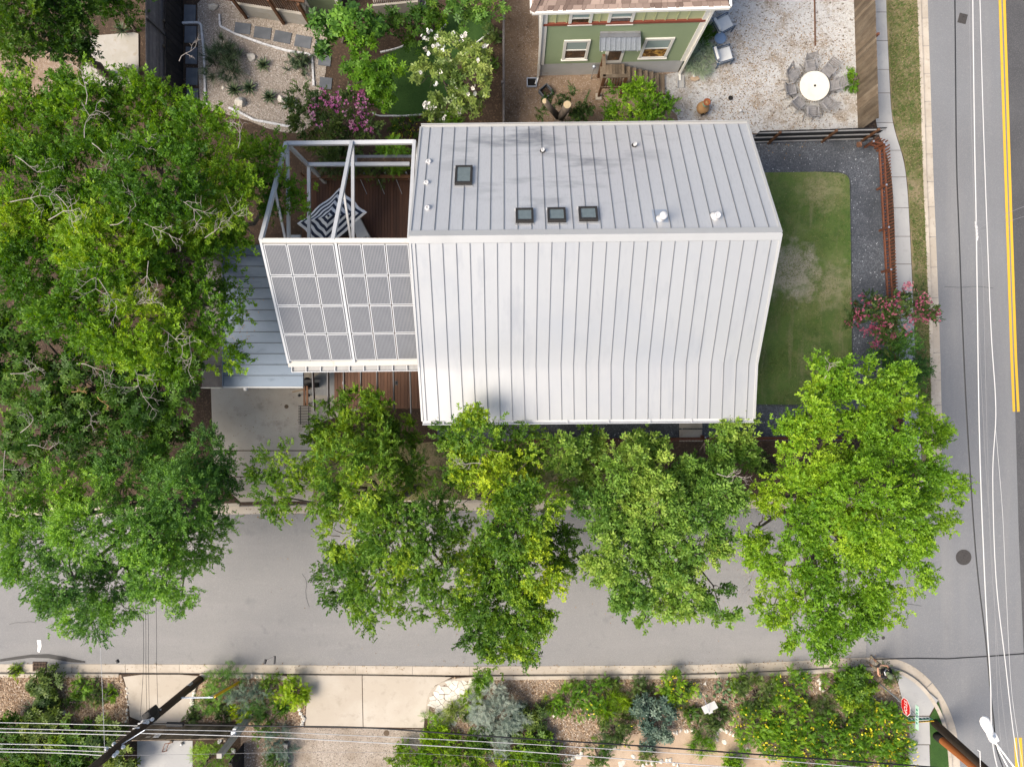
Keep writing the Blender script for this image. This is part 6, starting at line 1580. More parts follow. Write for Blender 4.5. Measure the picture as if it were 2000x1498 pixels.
for x, y, w, lab in ((1415, 1448, 10, 'square pale paver on the sandy path'), (1214, 1492, 14, 'pale diamond paver at the bottom edge of the sandy path'), (1386, 1448, 8, 'pale oval stone beside the fan palm'), (1460, 1462, 8, 'pale stone on the right end of the sandy path'), (1501, 1471, 9, 'pale stone under the yellow flowers beside the sandy path'), (1237, 1476, 8, 'small pale stone left on the sandy path')):
    MB().rock(P(x, y, .10), w * S() * .6, w * S() * .75, .05, RNG, sub=2).build('garden_stone', M['limestone'], label=lab, cat='stone')
for x, y, lab in ((125, 1430 - 40, 'lone white rock in the left gravel bed'), (209, 1362, 'white rock near the driveway in the left gravel bed'), (1083, 1395, 'white rock behind the dark round leaved shrub'), (1045, 1405, 'white rock among the round leaved shrub')):
    MB().rock(P(x, y, .10), .16, .12, .12, RNG).build('garden_stone', M['limestone'], label=lab, cat='stone')


def shrub(label, px, py, r, h, pal, tm, seed, fl=None, nfl=0, n=5, dens=2.6, per=11, name='garden_shrub', tint=(.15, .6), young=.3, cl=.2, cat='shrub', squash=1.0, fsize=1.2):
    rg = random.Random(seed); r = r * 1.24; per = int(per * 1.15); lobes = [(px, py, r * .66, h * .62, h * .5)]
    for k in range(n):
        a = 2 * math.pi * k / n + rg.uniform(-.4, .4); q = r * rg.uniform(.42, .62)
        lobes.append((px + q * math.cos(a), py + q * math.sin(a) * squash, r * rg.uniform(.36, .52), h * rg.uniform(.42, .62), h * .38))
    t, lb = tree(name, label, (px, py, .108), lobes, LM[pal], tm, dens, cl, per, .025 + h * .012, seed, cat=cat, stems=3, fork=.3, crown='foliage', tint=tint, young=young)
    if fl: blossoms(t, lb, fl, int(nfl * .8), fsize * .72, seed + 1, spread=.03, per=2, zmin=.35)
    return t


def rosette(label, px, py, r, pal, n=34, w=.065, name='agave', cat='agave', up=.5, seed=0, h0=.05):
    """radial sword leaves"""
    rg = np.random.default_rng(seed); c = np.array(P(px, py, .108)); t = thing(name, Vector(c), label, cat)
    Vs, ts = [], []; L = r * S()
    for k in range(n):
        a = k * 2.39996; e = math.radians(78 - 66 * (k / n)) if up > .3 else math.radians(35)
        e = math.radians(12 + 70 * (1 - (k + .5) / n)); ll = L * (1.0 if k > n * .35 else .75) * rg.uniform(.85, 1.1)
        d = np.array([math.cos(a) * math.cos(e), math.sin(a) * math.cos(e), math.sin(e)]); s = np.array([-math.sin(a), math.cos(a), 0]); u = np.cross(d, s) * -1
        b = c + np.array([0, 0, h0]); m1 = b + d * ll * .55; tip = b + d * ll + np.array([0, 0, -.12 * ll])
        Vs.append(np.array([b - s * w * .4, b + s * w * .4, m1 + s * w * .5 + u * .008, m1 - s * w * .5 + u * .008])); Vs.append(np.array([m1 - s * w * .5 + u * .008, m1 + s * w * .5 + u * .008, tip + s * .003, tip - s * .003]))
        q = rg.random(); ts += [q, min(1, q + .2)]
    leaf_mesh('leaves', np.array(Vs), np.array(ts), LM[pal], t)
    MB().lathe(Vector(c) - Vector((0, 0, .02)), [(w * .8, 0), (w * .9, h0), (w * .3, h0 + .06)], 8).build('core', M['bark'], t)
    return t


# upper garden
rosette('dark agave below the round boulder', 516, 129, 19, 'agave', seed=1)
rosette('left one of two dark agaves at the lower gravel bed', 460, 178, 20, 'agave', seed=2)
rosette('right one of two dark agaves at the lower gravel bed', 489, 174, 20, 'agave', seed=3)
rosette('dark agave beside the small boulder', 528, 192, 19, 'agave', seed=4)
rosette('sparse young agave near the middle right of the gravel bed', 562, 138, 17, 'agave', n=10, w=.03, seed=5)
rosette('broad grey green agave partly under the pink crepe myrtle', 570, 205, 22, 'blue', n=16, w=.12, seed=6)
rosette('dark sago palm on the patio at the top left', 246, 66, 20, 'agave', n=44, w=.03, seed=7, name='sago_palm', cat='palm', h0=.25)
shrub('dark spiky yucca clump in the gravel bed', 437, 118, 36, .9, 'agave', T_GRASS, 60, n=7, dens=2.2, per=5, tint=(.3, .8), young=.1, name='yucca_clump')
shrub('small dark rounded shrub at the upper right of the gravel bed', 586, 122, 19, .5, 'agave', T_SMALL, 61, n=4, per=12, tint=(.2, .7))
shrub('trailing green vine on the pergola planter', 775, 308, 26, 3.3, 'bright', T_SMALL, 62, n=5, dens=2.6, tint=(.15, .6), name='planter_vine')
shrub('dark hedge behind the deck railing', 755, 332, 34, 1.9, 'shrub', T_SMALL, 63, n=8, dens=3, tint=(.15, .6), squash=.3, name='deck_hedge')
shrub('dark hedge at the left end of the deck railing', 665, 318, 36, 2.4, 'shrub', T_SMALL, 64, n=8, dens=3, tint=(.1, .55), squash=.5, name='deck_hedge')
shrub('low yellow flowered ground cover left of the metal roof', 790, 250, 26, .45, 'dark', T_SMALL, 65, 'yellow', 50, n=5, squash=.5, fsize=.7)
shrub('low dark ground cover below the magnolia', 850, 240, 22, .4, 'shrub', T_SMALL, 66, 'yellow', 14, n=4, squash=.5, fsize=.7)
shrub('low spiky plant below the magnolia edging', 885, 235, 13, .4, 'bright', T_GRASS, 67, n=3, dens=1.6, per=3, tint=(.1, .4))
shrub('dark shrub right of the magnolia', 945, 120, 20, .9, 'dark', T_SMALL, 68, n=4, tint=(.3, .8))
shrub('small orange tinged shrub by the grey fence', 962, 72, 13, .7, 'shrub', T_SMALL, 69, n=3)
shrub('weeds at the foot of the weathered plank fence', 1664, 160, 12, .3, 'bright', T_SMALL, 70, n=4, tint=(.1, .45), squash=2.2)
shrub('pale tufted ornamental grass beside the green house corner', 1362, 110, 26, .7, 'mint', T_GRASS, 71, n=6, dens=2.2, per=6, tint=(.3, .8), squash=1.2, name='ornamental_grass', cat='grass')
shrub('green fountain grass at the right wall of the green house', 1370, 72, 17, .8, 'bright', T_GRASS, 72, n=4, dens=2, per=5, tint=(.05, .35), name='ornamental_grass', cat='grass')
shrub('leafy shrub at the right end of the patio slab', 262, 150, 16, .8, 'shrub', T_SMALL, 73, n=4)
shrub('small dark shrub in the mulch beside the street corner tree', 1490, 905, 18, .7, 'shrub', T_ELM, 74, n=4)
# left bed
shrub('pale leafed bush in the middle of the left gravel bed', 92, 1335, 27, .8, 'shrub', T_STAR, 80, n=5, per=7, tint=(.4, .85))
shrub('small bush right of the pale bush in the left gravel bed', 165, 1338, 16, .5, 'bright', T_SMALL, 81, n=4, tint=(.15, .5))
shrub('low bush beside the small bush in the left gravel bed', 193, 1354, 17, .4, 'shrub', T_SMALL, 82, n=4)
shrub('tiny bright weed near the left driveway', 216, 1352, 10, .25, 'bright', T_SMALL, 83, n=3, tint=(.2, .6))
shrub('leafy bush below the pale bush', 98, 1368, 22, .7, 'shrub', T_STAR, 84, n=5, per=7)
rosette('dark spiky agave in the left gravel bed', 66, 1380, 22, 'agave', n=34, w=.035, seed=12)
shrub('small dark bush in the left gravel bed near the wires', 152, 1365, 12, .35, 'dark', T_SMALL, 85, n=3, tint=(.2, .6))
shrub('tiny bright plant in the gutter beside the storm drain', 31, 1309, 6, .12, 'lime', T_SMALL, 86, n=3, tint=(.3, .7))
for i, (x, y, r, lab) in enumerate(((20, 1440, 42, 'leafy shrub at the bottom left edge under the wires'), (85, 1425, 45, 'broad leafy shrub under the wires left of the pole'), (150, 1455, 45, 'middle leafy shrub of the mass under the wires'), (215, 1440, 36, 'leafy shrub beside the gate under the pole'), (60, 1485, 45, 'lower leafy shrub at the bottom left edge'), (240, 1485, 30, 'dark leafy shrub at the foot of the gate near the pole'), (130, 1500, 40, 'leafy shrub cut by the bottom edge left of the pole'))):
    shrub(lab, x, y, r, 1.3, 'shrub' if i % 2 else 'dark', T_STAR, 90 + i, n=6, dens=2.0, per=9, tint=(.25, .8), cl=.22)
# middle bed
shrub('feathery rosemary bush beside the utility pole', 437, 1328, 33, .8, 'feather', T_NEEDLE, 100, n=6, per=15, tint=(.2, .7), squash=.7)
shrub('low trailing rosemary below the pole foot', 410, 1370, 20, .5, 'feather', T_NEEDLE, 101, n=4, per=14, tint=(.3, .8))
shrub('blue green spreading bush in the middle bed', 468, 1362, 30, .6, 'blue', T_NEEDLE, 102, n=6, per=16, tint=(.1, .5))
shrub('small yellow lime bush in the middle bed', 469, 1386, 18, .5, 'lime', T_SMALL, 103, n=4, tint=(.4, .9))
shrub('dark clipped round bush below the white rocks', 533, 1333, 18, .6, 'dark', T_SMALL, 104, n=4, tint=(.3, .8))
shrub('grey green soft bush left of the clipped round bush', 505, 1345, 18, .5, 'blue', T_NEEDLE, 105, n=4, per=14, tint=(.2, .6))
shrub('brilliant lime green bush on the edge of the middle driveway', 577, 1350, 31, .8, 'lime', T_SMALL, 106, n=8, dens=3, per=14, tint=(.35, .85), squash=1.1)
shrub('soft green bush in the middle of the gravel below the lime bush', 503, 1383, 19, .5, 'feather', T_NEEDLE, 107, n=4, per=14)
shrub('small green tuft beside the lime bush', 550, 1382, 11, .35, 'bright', T_SMALL, 108, n=3, tint=(.1, .4))
shrub('olive bush above the grey post', 438, 1390, 14, .4, 'shrub', T_SMALL, 109, n=4)
shrub('dark bush beneath the black cable near the grey post', 520, 1418, 24, .7, 'dark', T_SMALL, 110, n=5, tint=(.3, .8))
shrub('grey bush under the wires beside the drive gravel', 540, 1450, 30, .8, 'blue', T_NEEDLE, 111, n=5, per=14, tint=(.1, .5))
shrub('tall yellow green bush in front of the wooden gate', 410, 1478, 36, 1.4, 'bright', T_NEEDLE, 112, n=6, per=16, tint=(.25, .7))
shrub('dark bush at the bottom edge left of the drive gravel', 540, 1492, 22, .7, 'dark', T_SMALL, 113, n=4)
shrub('small dark tuft on the driveway edge above the gate', 374, 1400, 10, .4, 'shrub', T_SMALL, 114, n=3)
# right bed
shrub('big silvery sage bush in the right gravel bed', 972, 1392, 50, 1.1, 'sage', T_NEEDLE, 120, n=8, dens=3, per=20, tint=(.25, .8), squash=1.1)
shrub('silvery sage bush below the black cable', 978, 1452, 28, .8, 'sage', T_NEEDLE, 121, n=5, dens=3, per=18, tint=(.2, .7))
shrub('small lime round bush on the flagstones', 921, 1366, 15, .45, 'lime', T_SMALL, 122, n=4, tint=(.15, .5))
shrub('tan tufted grass on the flagstones', 885, 1392, 16, .4, 'magnolia', T_GRASS, 123, n=3, dens=2, per=4, tint=(.4, .9), name='grass_tuft', cat='grass')
shrub('green tufted grass at the top of the flagstones', 938, 1334, 10, .3, 'bright', T_GRASS, 124, n=3, dens=2, per=4, tint=(.2, .6), name='grass_tuft', cat='grass')
shrub('soft green fern bush at the lower flagstone edge', 850, 1414, 20, .6, 'bright', T_NEEDLE, 125, n=5, per=15, tint=(.1, .5))
shrub('small dark weed between flagstones near the sage', 915, 1395, 12, .25, 'shrub', T_SMALL, 126, n=3)
shrub('dark round leaved shrub right of the silvery sage', 1030, 1405, 34, .8, 'shrub', T_STAR, 127, n=6, per=8, tint=(.1, .5))
shrub('dark round leaved shrub below the black cable', 1045, 1455, 36, .8, 'dark', T_STAR, 128, n=6, per=8, tint=(.3, .9))
rosette('thin leaved yucca in the brown gravel', 1065, 1360, 13, 'bright', n=22, w=.02, seed=15, name='yucca', cat='yucca')
shrub('leafy bush with yellow flowers left of the palm fronds', 1117, 1362, 28, .7, 'bright', T_SMALL, 129, 'yellow', 6, n=6, tint=(.1, .5), per=13)
shrub('tall leafy bush with yellow flowers near the palm fronds', 1160, 1360, 34, .8, 'bright', T_SMALL, 130, 'yellow', 12, n=7, tint=(.1, .5), per=13)
shrub('lime feathery palm frond plant in the right bed', 1192, 1372, 24, .7, 'lime', T_GRASS, 131, n=4, dens=2, per=5, tint=(.2, .6), name='frond_plant')
shrub('leafy bush below the lime frond plant', 1195, 1420, 36, .8, 'shrub', T_SMALL, 132, 'yellow', 6, n=7, tint=(.15, .6), per=13)
shrub('small green bush at the top of the frond plant', 1190, 1338, 14, .45, 'shrub', T_SMALL, 133, n=4)
shrub('compact green bush by the kerb left of centre bed', 1250, 1345, 19, .5, 'shrub', T_SMALL, 134, n=5, tint=(.15, .55))
shrub('yellow flowered bush by the kerb left of the white sign', 1320, 1337, 32, .7, 'bright', T_SMALL, 135, 'yellow', 26, n=7, tint=(.2, .6), per=13, squash=.6)
shrub('sparse yellow flowered bush above the white sign', 1330, 1362, 24, .5, 'shrub', T_SMALL, 136, 'yellow', 12, n=5)
shrub('blue green bush with pale buds in the middle of the right bed', 1274, 1405, 38, 1.0, 'blue', T_STAR, 137, 'white', 60, n=8, per=8, tint=(.15, .6), fsize=.4, squash=1.25)
shrub('round bush hanging over the sandy path', 1272, 1468, 22, .7, 'shrub', T_SMALL, 138, 'white', 20, n=5, fsize=.4)
shrub('small dark green ball bush left of the white sign', 1346, 1393, 14, .4, 'dark', T_SMALL, 139, n=4, tint=(.4, .9))
shrub('leafy clump below the white sign', 1378, 1410, 24, .5, 'shrub', T_SMALL, 140, n=5)
shrub('fan palm tuft on the sandy path', 1370, 1450, 20, .5, 'bright', T_GRASS, 141, n=4, dens=1.6, per=4, tint=(.1, .5), name='fan_palm', cat='palm')
shrub('dark green bush at the left end of the sandy path', 1165, 1470, 22, .7, 'dark', T_SMALL, 142, 'white', 12, n=5, tint=(.3, .9), fsize=.4)
shrub('wide leafy bush right of the prickly pear', 1470, 1355, 40, .8, 'shrub', T_SMALL, 143, 'white', 20, n=8, per=13, tint=(.25, .75), fsize=.4)
shrub('yellow flowered bush along the kerb right of the prickly pear', 1540, 1335, 38, .7, 'bright', T_SMALL, 144, 'yellow', 30, n=7, per=13, tint=(.1, .5), squash=.6)
shrub('dense yellow flowered bush in the middle of the right bed', 1470, 1410, 42, .8, 'bright', T_SMALL, 145, 'yellow', 40, n=8, per=13, tint=(.1, .5))
shrub('yellow flowered bush above the sandy path end', 1535, 1395, 42, .8, 'bright', T_SMALL, 146, 'yellow', 40, n=8, per=13, tint=(.15, .55))
shrub('heavily flowering yellow bush at the end of the sandy path', 1520, 1448, 40, .8, 'bright', T_SMALL, 147, 'yellow', 80, n=8, per=13, tint=(.1, .5))
shrub('round dark bush left of the white rocks', 1602, 1374, 20, .6, 'shrub', T_NEEDLE, 148, n=5, per=14)
shrub('glossy bright tipped bush at the street corner', 1668, 1345, 38, 1.1, 'elm_y', T_STAR, 149, n=8, per=8, tint=(.1, .6), young=.5)
shrub('bright tipped bush below the corner bush', 1700, 1380, 24, .7, 'elm_y', T_SMALL, 150, n=5, tint=(.2, .7), young=.5)
shrub('green weeds beside the person at the corner', 1738, 1316, 14, .35, 'shrub', T_SMALL, 151, n=3)
rosette('pale green yucca between the rocks and the corner bush', 1654, 1386, 18, 'shrub', n=40, w=.03, seed=21, name='yucca', cat='yucca', h0=.25)
for i, (x, y, r, lab, nf) in enumerate(((1600, 1430, 42, 'yellow flowered bush below the round dark bush', 40), (1580, 1482, 42, 'yellow flowered bush at the bottom edge of the right bed', 50), (1665, 1440, 44, 'yellow flowered bush below the pale yucca', 50), (1660, 1492, 42, 'yellow flowered bush at the bottom edge left of the sidewalk', 50), (1735, 1430, 40, 'yellow flowered bush spilling over the sidewalk near the stop sign', 70), (1740, 1482, 42, 'yellow flowered bush spilling over the sidewalk at the bottom edge', 80), (1720, 1395, 24, 'small yellow flowered bush left of the stop sign', 25))):
    shrub(lab, x, y, r, .85, 'bright', T_SMALL, 160 + i, 'yellow', nf, n=8, per=13, tint=(.1, .5), dens=2.4)
for i, (x, y, r, pal, lab) in enumerate(((795, 1480, 30, 'lime', 'bright lime bush at the bottom edge of the drive gravel'), (850, 1475, 32, 'bright', 'yellow green bush below the flagstones'), (910, 1475, 36, 'elm_y', 'yellow tipped bush below the silvery sage'), (975, 1492, 30, 'elm_y', 'yellow tipped bush at the bottom edge below the sage'), (855, 1445, 24, 'lime', 'lime bush under the black cable below the flagstones'), (1080, 1490, 30, 'dark', 'dark bush at the bottom edge left of the sandy path'), (1025, 1482, 24, 'bright', 'green bush at the bottom edge between sage and dark bush'), (1430, 1492, 18, 'bright', 'small bush at the bottom edge of the sandy path'), (935, 1445, 20, 'dark', 'dark bush behind the black cable left of the lower sage'))):
    shrub(lab, x, y, r, .8, pal, T_ELM, 180 + i, n=6, dens=2.2, per=11, tint=(.2, .65))
for i, (x, y, r, lab) in enumerate(((1086, 1378, 16, 'low ground cover right of the thin yucca'), (1226, 1388, 17, 'low ground cover left of the blue green bush'), (1300, 1372, 14, 'low ground cover between the kerb bush and the blue green bush'), (1405, 1396, 19, 'low ground cover right of the white sign post'), (1625, 1328, 20, 'low ground cover by the kerb left of the corner bush'), (1640, 1412, 18, 'low ground cover below the pale yucca'), (1440, 1338, 16, 'low ground cover by the kerb behind the prickly pear'), (1560, 1368, 22, 'low ground cover above the dense yellow bushes'))):
    shrub(lab, x, y, r, .4, 'shrub' if i % 2 else 'bright', T_SMALL, 210 + i, n=5, dens=2.4, per=10, tint=(.15, .6), name='ground_cover', cat='plant')
# prickly pear: pads
pr = thing('prickly_pear', P(1412, 1350), 'pale green prickly pear cactus right of the white sign', 'cactus')
rg = random.Random(9); cacm = leafmat('cactus_pad', [(0.10, 0.17, 0.07), (0.16, 0.24, 0.11)], .0, .6)
for k in range(34):
    x, y = 1412 + rg.gauss(0, 20), 1352 + rg.gauss(0, 17); p = P(x, y, rg.uniform(.12, .55)); a = rg.uniform(0, 6.28); ti = rg.uniform(.3, 1.2)
    d = Vector((math.cos(a) * math.sin(ti), math.sin(a) * math.sin(ti), math.cos(ti))); s = Vector((-math.sin(a), math.cos(a), 0)); nn_ = d.cross(s)
    m = MB(); ring = []; L = rg.uniform(.15, .24)
    for q in range(12):
        t = 2 * math.pi * q / 12; ring.append(p + d * (L * .5 * (1 - math.cos(t))) * 1.0 + s * (L * .36 * math.sin(t)))
    m.add([v + nn_ * .015 for v in ring] + [v - nn_ * .015 for v in ring] + [p + d * L * .5 + nn_ * .028, p + d * L * .5 - nn_ * .028], [(q, (q + 1) % 12, 24) for q in range(12)] + [(12 + (q + 1) % 12, 12 + q, 25) for q in range(12)] + [((q + 1) % 12, q, 12 + q, 12 + (q + 1) % 12) for q in range(12)])
    m.build('pad', cacm, pr, smooth=True)
# grass blades on the rough verge and lawns (uncountable)
def blades(name, poly_px, n, z, pal, seed, l=.07, w=.012):
    rng = np.random.default_rng(seed); poly = [tuple(P(x, y, z))[:2] for x, y in poly_px]; xs = [p[0] for p in poly]; ys = [p[1] for p in poly]; pts = []
    while len(pts) < n:
        q = rng.random((n, 2)) * [max(xs) - min(xs), max(ys) - min(ys)] + [min(xs), min(ys)]
        for p in q:
            if inside(poly, *p) and mnoise.noise(Vector((p[0] * .9, p[1] * .9, seed))) + rng.normal() * .35 > -.05: pts.append(p)
    pts = np.array(pts[:n]); a = rng.random(n) * 6.28; e = rng.uniform(.2, 1.1, n); ll = l * rng.uniform(.6, 1.5, n)
    d = np.stack([np.cos(a) * np.sin(e), np.sin(a) * np.sin(e), np.cos(e)], 1) * ll[:, None]; s = np.stack([-np.sin(a), np.cos(a), 0 * a], 1) * w
    b = np.concatenate([pts, np.full((n, 1), z)], 1)
    leaf_mesh(name, np.stack([b - s, b + s, b + d * .9 + s * .5, b + d - s * .5], 1), np.clip(rng.normal(.4, .25, n), 0, 1), LM[pal], None, 'stuff')
LM['grass_dry'] = leafmat('grass_mixed', [(0.05, 0.10, 0.016), (0.09, 0.14, 0.03), (0.22, 0.20, 0.09), (0.36, 0.30, 0.18)], .2, .8)
LM['grass_green'] = leafmat('grass_green', [(0.05, 0.105, 0.018), (0.08, 0.145, 0.028), (0.15, 0.19, 0.05), (0.3, 0.27, 0.13)], .2, .8)
blades('verge_grass', [(1733, 0), (1740, 150), (1745, 225), (1753, 262), (1768, 310), (1776, 380), (1781, 447), (1786, 560), (1792, 700), (1799, 820), (1820, 850), (1815, 650), (1807, 447), (1802, 335), (1797, 162), (1791, 0)], 12000, .112, 'grass_dry', 3)
blades('lawn_grass', lawn_px, 22000, .128, 'grass_green', 4, .05, .008)
blades('front_verge_grass', [(614, 882), (860, 864), (1200, 868), (1208, 972), (830, 978), (614, 982)], 9000, .114, 'grass_dry', 5)


def litter(name, pts, n, z, spread, seed, size=.045):
    """fallen leaves scattered along a line of photo points"""
    rng = np.random.default_rng(seed); Vs = []
    for _ in range(n):
        k = rng.integers(len(pts) - 1); t = rng.random(); a, b = P(*pts[k], z), P(*pts[k + 1], z); p = np.array(a.lerp(b, t)) + np.array([*(rng.normal(size=2) * spread), 0])
        an = rng.random() * 6.28; l = size * rng.uniform(.5, 1.4); d = np.array([math.cos(an), math.sin(an), rng.uniform(0, .3)]) * l; s_ = np.array([-math.sin(an), math.cos(an), 0]) * l * .45
        Vs.append([p, p + d * .5 + s_, p + d, p + d * .5 - s_])
    return leaf_mesh(name, np.array(Vs), rng.random(n), M['litter'], None, 'stuff')
litter('fallen_leaves', [(480, 1000), (820, 998), (1480, 992), (1660, 990)], 700, .024, .18, 1)
litter('fallen_leaves', [(0, 1300), (700, 1304), (1300, 1304), (1560, 1296), (1720, 1290)], 420, .024, .12, 2)
litter('fallen_leaves', [(600, 1100), (900, 1150), (1300, 1130), (1650, 1150)], 260, .006, 1.6, 3)
litter('fallen_leaves', [(430, 780), (600, 860), (500, 900)], 160, .126, .9, 4, .035)
litter('fallen_leaves', [(1400, 60), (1480, 140), (1400, 220), (1560, 220), (1640, 120), (1500, 60)], 2600, .118, .75, 5, .05)
litter('fallen_leaves', [(445, 560), (470, 640), (450, 730)], 220, ZK + .004, .35, 6, .04)
litter('fallen_leaves', [(1020, 60), (1020, 220), (1200, 210), (1060, 180)], 700, .108, .4, 7, .045)
# ------------------------------------------------------------------ utility pole, wires, signs, lamp, gate, person
def text_mesh(s, size, name, mat, parent, origin, right, up, depth=.004, extrude_dir=None, spacing=1.0, xs=1.0):
    cu = bpy.data.curves.new('txt', 'FONT'); cu.body = s; cu.size = size; cu.align_x = 'CENTER'; cu.align_y = 'CENTER'; cu.extrude = depth; cu.resolution_u = 3; cu.space_character = spacing
    to = bpy.data.objects.new('txt', cu); COL.objects.link(to)
    me = bpy.data.meshes.new_from_object(to.evaluated_get(bpy.context.evaluated_depsgraph_get()))
    bpy.data.objects.remove(to); bpy.data.curves.remove(cu)
    r, u = Vector(right).normalized(), Vector(up).normalized(); n = r.cross(u)
    off = wloc(parent)
    for v in me.vertices: v.co = Vector(origin) + r * v.co.x * xs + u * v.co.y + n * v.co.z - off
    me.materials.clear(); me.materials.append(mat)
    o = bpy.data.objects.new(name, me); COL.objects.link(o); o.parent = parent
    return o


def sagline(pts, sag=0.0, n=14):
    """pts: (px, py, z) control points -> smooth line"""
    w = [P(*p) for p in pts]; out = []
    for i in range(len(w) - 1):
        a, b = w[i], w[i + 1]; m0 = (w[i + 1] - w[max(i - 1, 0)]) * .5; m1 = (w[min(i + 2, len(w) - 1)] - w[i]) * .5
        for k in range(n):
            t = k / n; t2, t3 = t * t, t * t * t
            q = a * (2 * t3 - 3 * t2 + 1) + m0 * (t3 - 2 * t2 + t) + b * (-2 * t3 + 3 * t2) + m1 * (t3 - t2)
            q.z -= sag * 4 * t * (1 - t); out.append(q)
    return out + [w[-1]]


def wire(pts, r, mat, label, group, sag=.0):
    MB().tube(sagline(pts, sag), r * .62, 6).build('utility_wire', M[mat], label=label, cat='wire', group=group)


gA = 'wires along the avenue'
wire([(1858, -500, 7.4), (1865, 0, 7.2), (1868, 300, 7.1), (1873, 450, 7.0), (1885, 750, 7.0), (1900, 1000, 7.0), (1910, 1123, 7.1), (1925, 1248, 7.2), (1940, 1398, 7.3), (1957, 1493, 7.4), (2060, 1700, 7.6)], .032, 'wire_b', 'thick black cable running down the avenue', gA)
wire([(1896, -500, 8.6), (1900, 0, 8.4), (1904, 300, 8.3), (1907, 450, 8.2), (1913, 850, 8.2), (1923, 1123, 8.3), (1934, 1320, 8.4), (1948, 1498, 8.5), (2040, 1700, 8.7)], .030, 'wire_w', 'left bright wire running down the avenue', gA)
wire([(1900, -500, 8.6), (1914, 0, 8.4), (1920, 220, 8.3), (1928, 450, 8.2), (1936, 650, 8.2), (1945, 800, 8.2), (1939, 928, 8.2), (1945, 1123, 8.3), (1962, 1280, 8.4), (1990, 1498, 8.5), (2040, 1700, 8.7)], .024, 'wire_w', 'right bright wire running down the avenue', gA)
wire([(1890, -500, 8.0), (1893, 0, 7.9), (1903, 420, 7.8), (1922, 850, 7.8), (1940, 1123, 7.8), (1962, 1498, 7.9), (2050, 1700, 8.0)], .010, 'wire_g', 'thin grey wire between the two bright wires', gA)
wire([(1905, 440, 8.0), (1918, 500, 8.0), (1928, 850, 7.9), (1938, 1123, 7.9), (1975, 1498, 8.0), (2050, 1700, 8.0)], .008, 'wire_g', 'second thin grey wire from the splice downwards', gA)
wire([(1945, 840, 8.0), (1958, 1000, 8.0), (1965, 1150, 8.0), (1976, 1350, 8.0), (1998, 1498, 8.0)], .010, 'wire_w', 'thin bright wire nearest the dark lane', gA)
wire([(1907, 450, 8.2), (1950, 425, 8.0), (2010, 400, 7.8), (2300, 290, 7)], .010, 'wire_g', 'thin grey drop wire crossing the yellow line', gA)
wire([(1907, 455, 8.1), (1950, 440, 7.9), (2010, 420, 7.7), (2300, 330, 7)], .008, 'wire_g', 'lower thin grey drop wire crossing the yellow line', gA)
t = thing('wire_splice', P(1908, 450, 8.2), 'bright splice clamp on the left avenue wire', 'clamp')
for k in range(4):
    p = P(1906 + 1.2 * k, 440 + 7 * k, 8.24); MB().tube([p, P(1908, 446 + 7 * k, 8.2)], .035, 7).build('clamp', M['wire_w'], t)
MB().tube([P(1905, 433, 8.22), P(1909, 470, 8.22)], .02, 6).build('bar', M['wire_w'], t)

# utility pole (leans a little under the wires)
pb, ptop = P(391, 1326), P(206, 1478, 6.9)
pd = (ptop - pb).normalized(); ptop2 = pb + pd * 10.2
up_ = thing('utility_pole', pb, 'tall dark leaning wooden utility pole at the lower left', 'utility pole')
MB().tube([pb - pd * .2, pb.lerp(ptop2, .3), pb.lerp(ptop2, .7), ptop2], [.165, .15, .13, .11], 14).build('shaft', M['pole'], up_, smooth=True)
def onp(px, py):      # point on the pole nearest to a photo pixel
    best = min((k / 200 for k in range(201)), key=lambda t: (Vector(pix(pb.lerp(ptop2, t))) - Vector((px, py))).length)
    return pb.lerp(ptop2, best)
def pix(p):
    d = ROT.transposed() @ (Vector(p) - Vector((0, 0, H))); return (1000 + F * d.x / -d.z, 749 - F * d.y / -d.z)
q = onp(372, 1345); MB().box(q + Vector((-.02, .12, -.12)), .2, .1, .28, .6).build('sign_plate', M['concrete_g'], up_)
q = onp(350, 1366)
MB().tube([q, q + Vector((1.45, 0, -.05))], .035, 10).build('guy_strut', M['steel'], up_)
tipg = q + Vector((1.45, 0, -.05))
anch = P(470, 1330)
MB().tube([tipg, tipg.lerp(anch, .25)], .02, 6).build('guy_wire', M['steel'], up_)
MB().tube([tipg.lerp(anch, .05), tipg.lerp(anch, .98)], .06, 8).build('guy_guard', M['sign_yellow'], up_)
MB().tube([tipg + Vector((-.15, .02, .05)), P(452, 1338, .1)], .03, 6).build('guy_wire', M['steel'], up_)
MB().tube([onp(392, 1326) + Vector((.17, -.02, 0)), onp(365, 1350) + Vector((.15, -.05, 0))], .04, 8).build('conduit', M['dark_steel'], up_)
q = onp(300, 1397)
bevel(MB().box(q + Vector((-.1, .18, -.25)), .34, .3, .6, .6).build('junction_box', M['black'], up_), .03, 2)
bevel(MB().box(q + Vector((.12, .05, -.05)), .22, .2, .4, .6).build('junction_box', M['black'], up_), .03, 2)
for px_, py_, w in ((270, 1405, .16), (283, 1413, .14), (262, 1420, .12), (296, 1423, .15), (312, 1392, .1)):
    q = onp(px_, py_); MB().beam(q + Vector((-w, .12, .05)), q + Vector((w, .16, .05)), .05, .05).build('bracket', M['white_pl'], up_)
for px_, py_, ox, oy in ((232, 1453, -.15, .1), (225, 1466, -.2, .1), (236, 1462, .2, .02), (226, 1473, .2, 0), (218, 1478, .22, 0), (302, 1432, .1, .1), (298, 1420, .2, .15)):
    q = onp(px_, py_) + Vector((ox, oy, .05)); MB().lathe(q, [(.03, 0), (.07, .02), (.07, .06), (.045, .08), (.06, .10), (.02, .14)], 10).build('insulator', M['sign_white'], up_, smooth=True)
q = onp(235, 1462); MB().beam(q, q + Vector((.9, .55, -.1)), .03, .03).build('crossarm', M['steel'], up_)
zl = lambda px, py: onp(px, py).z
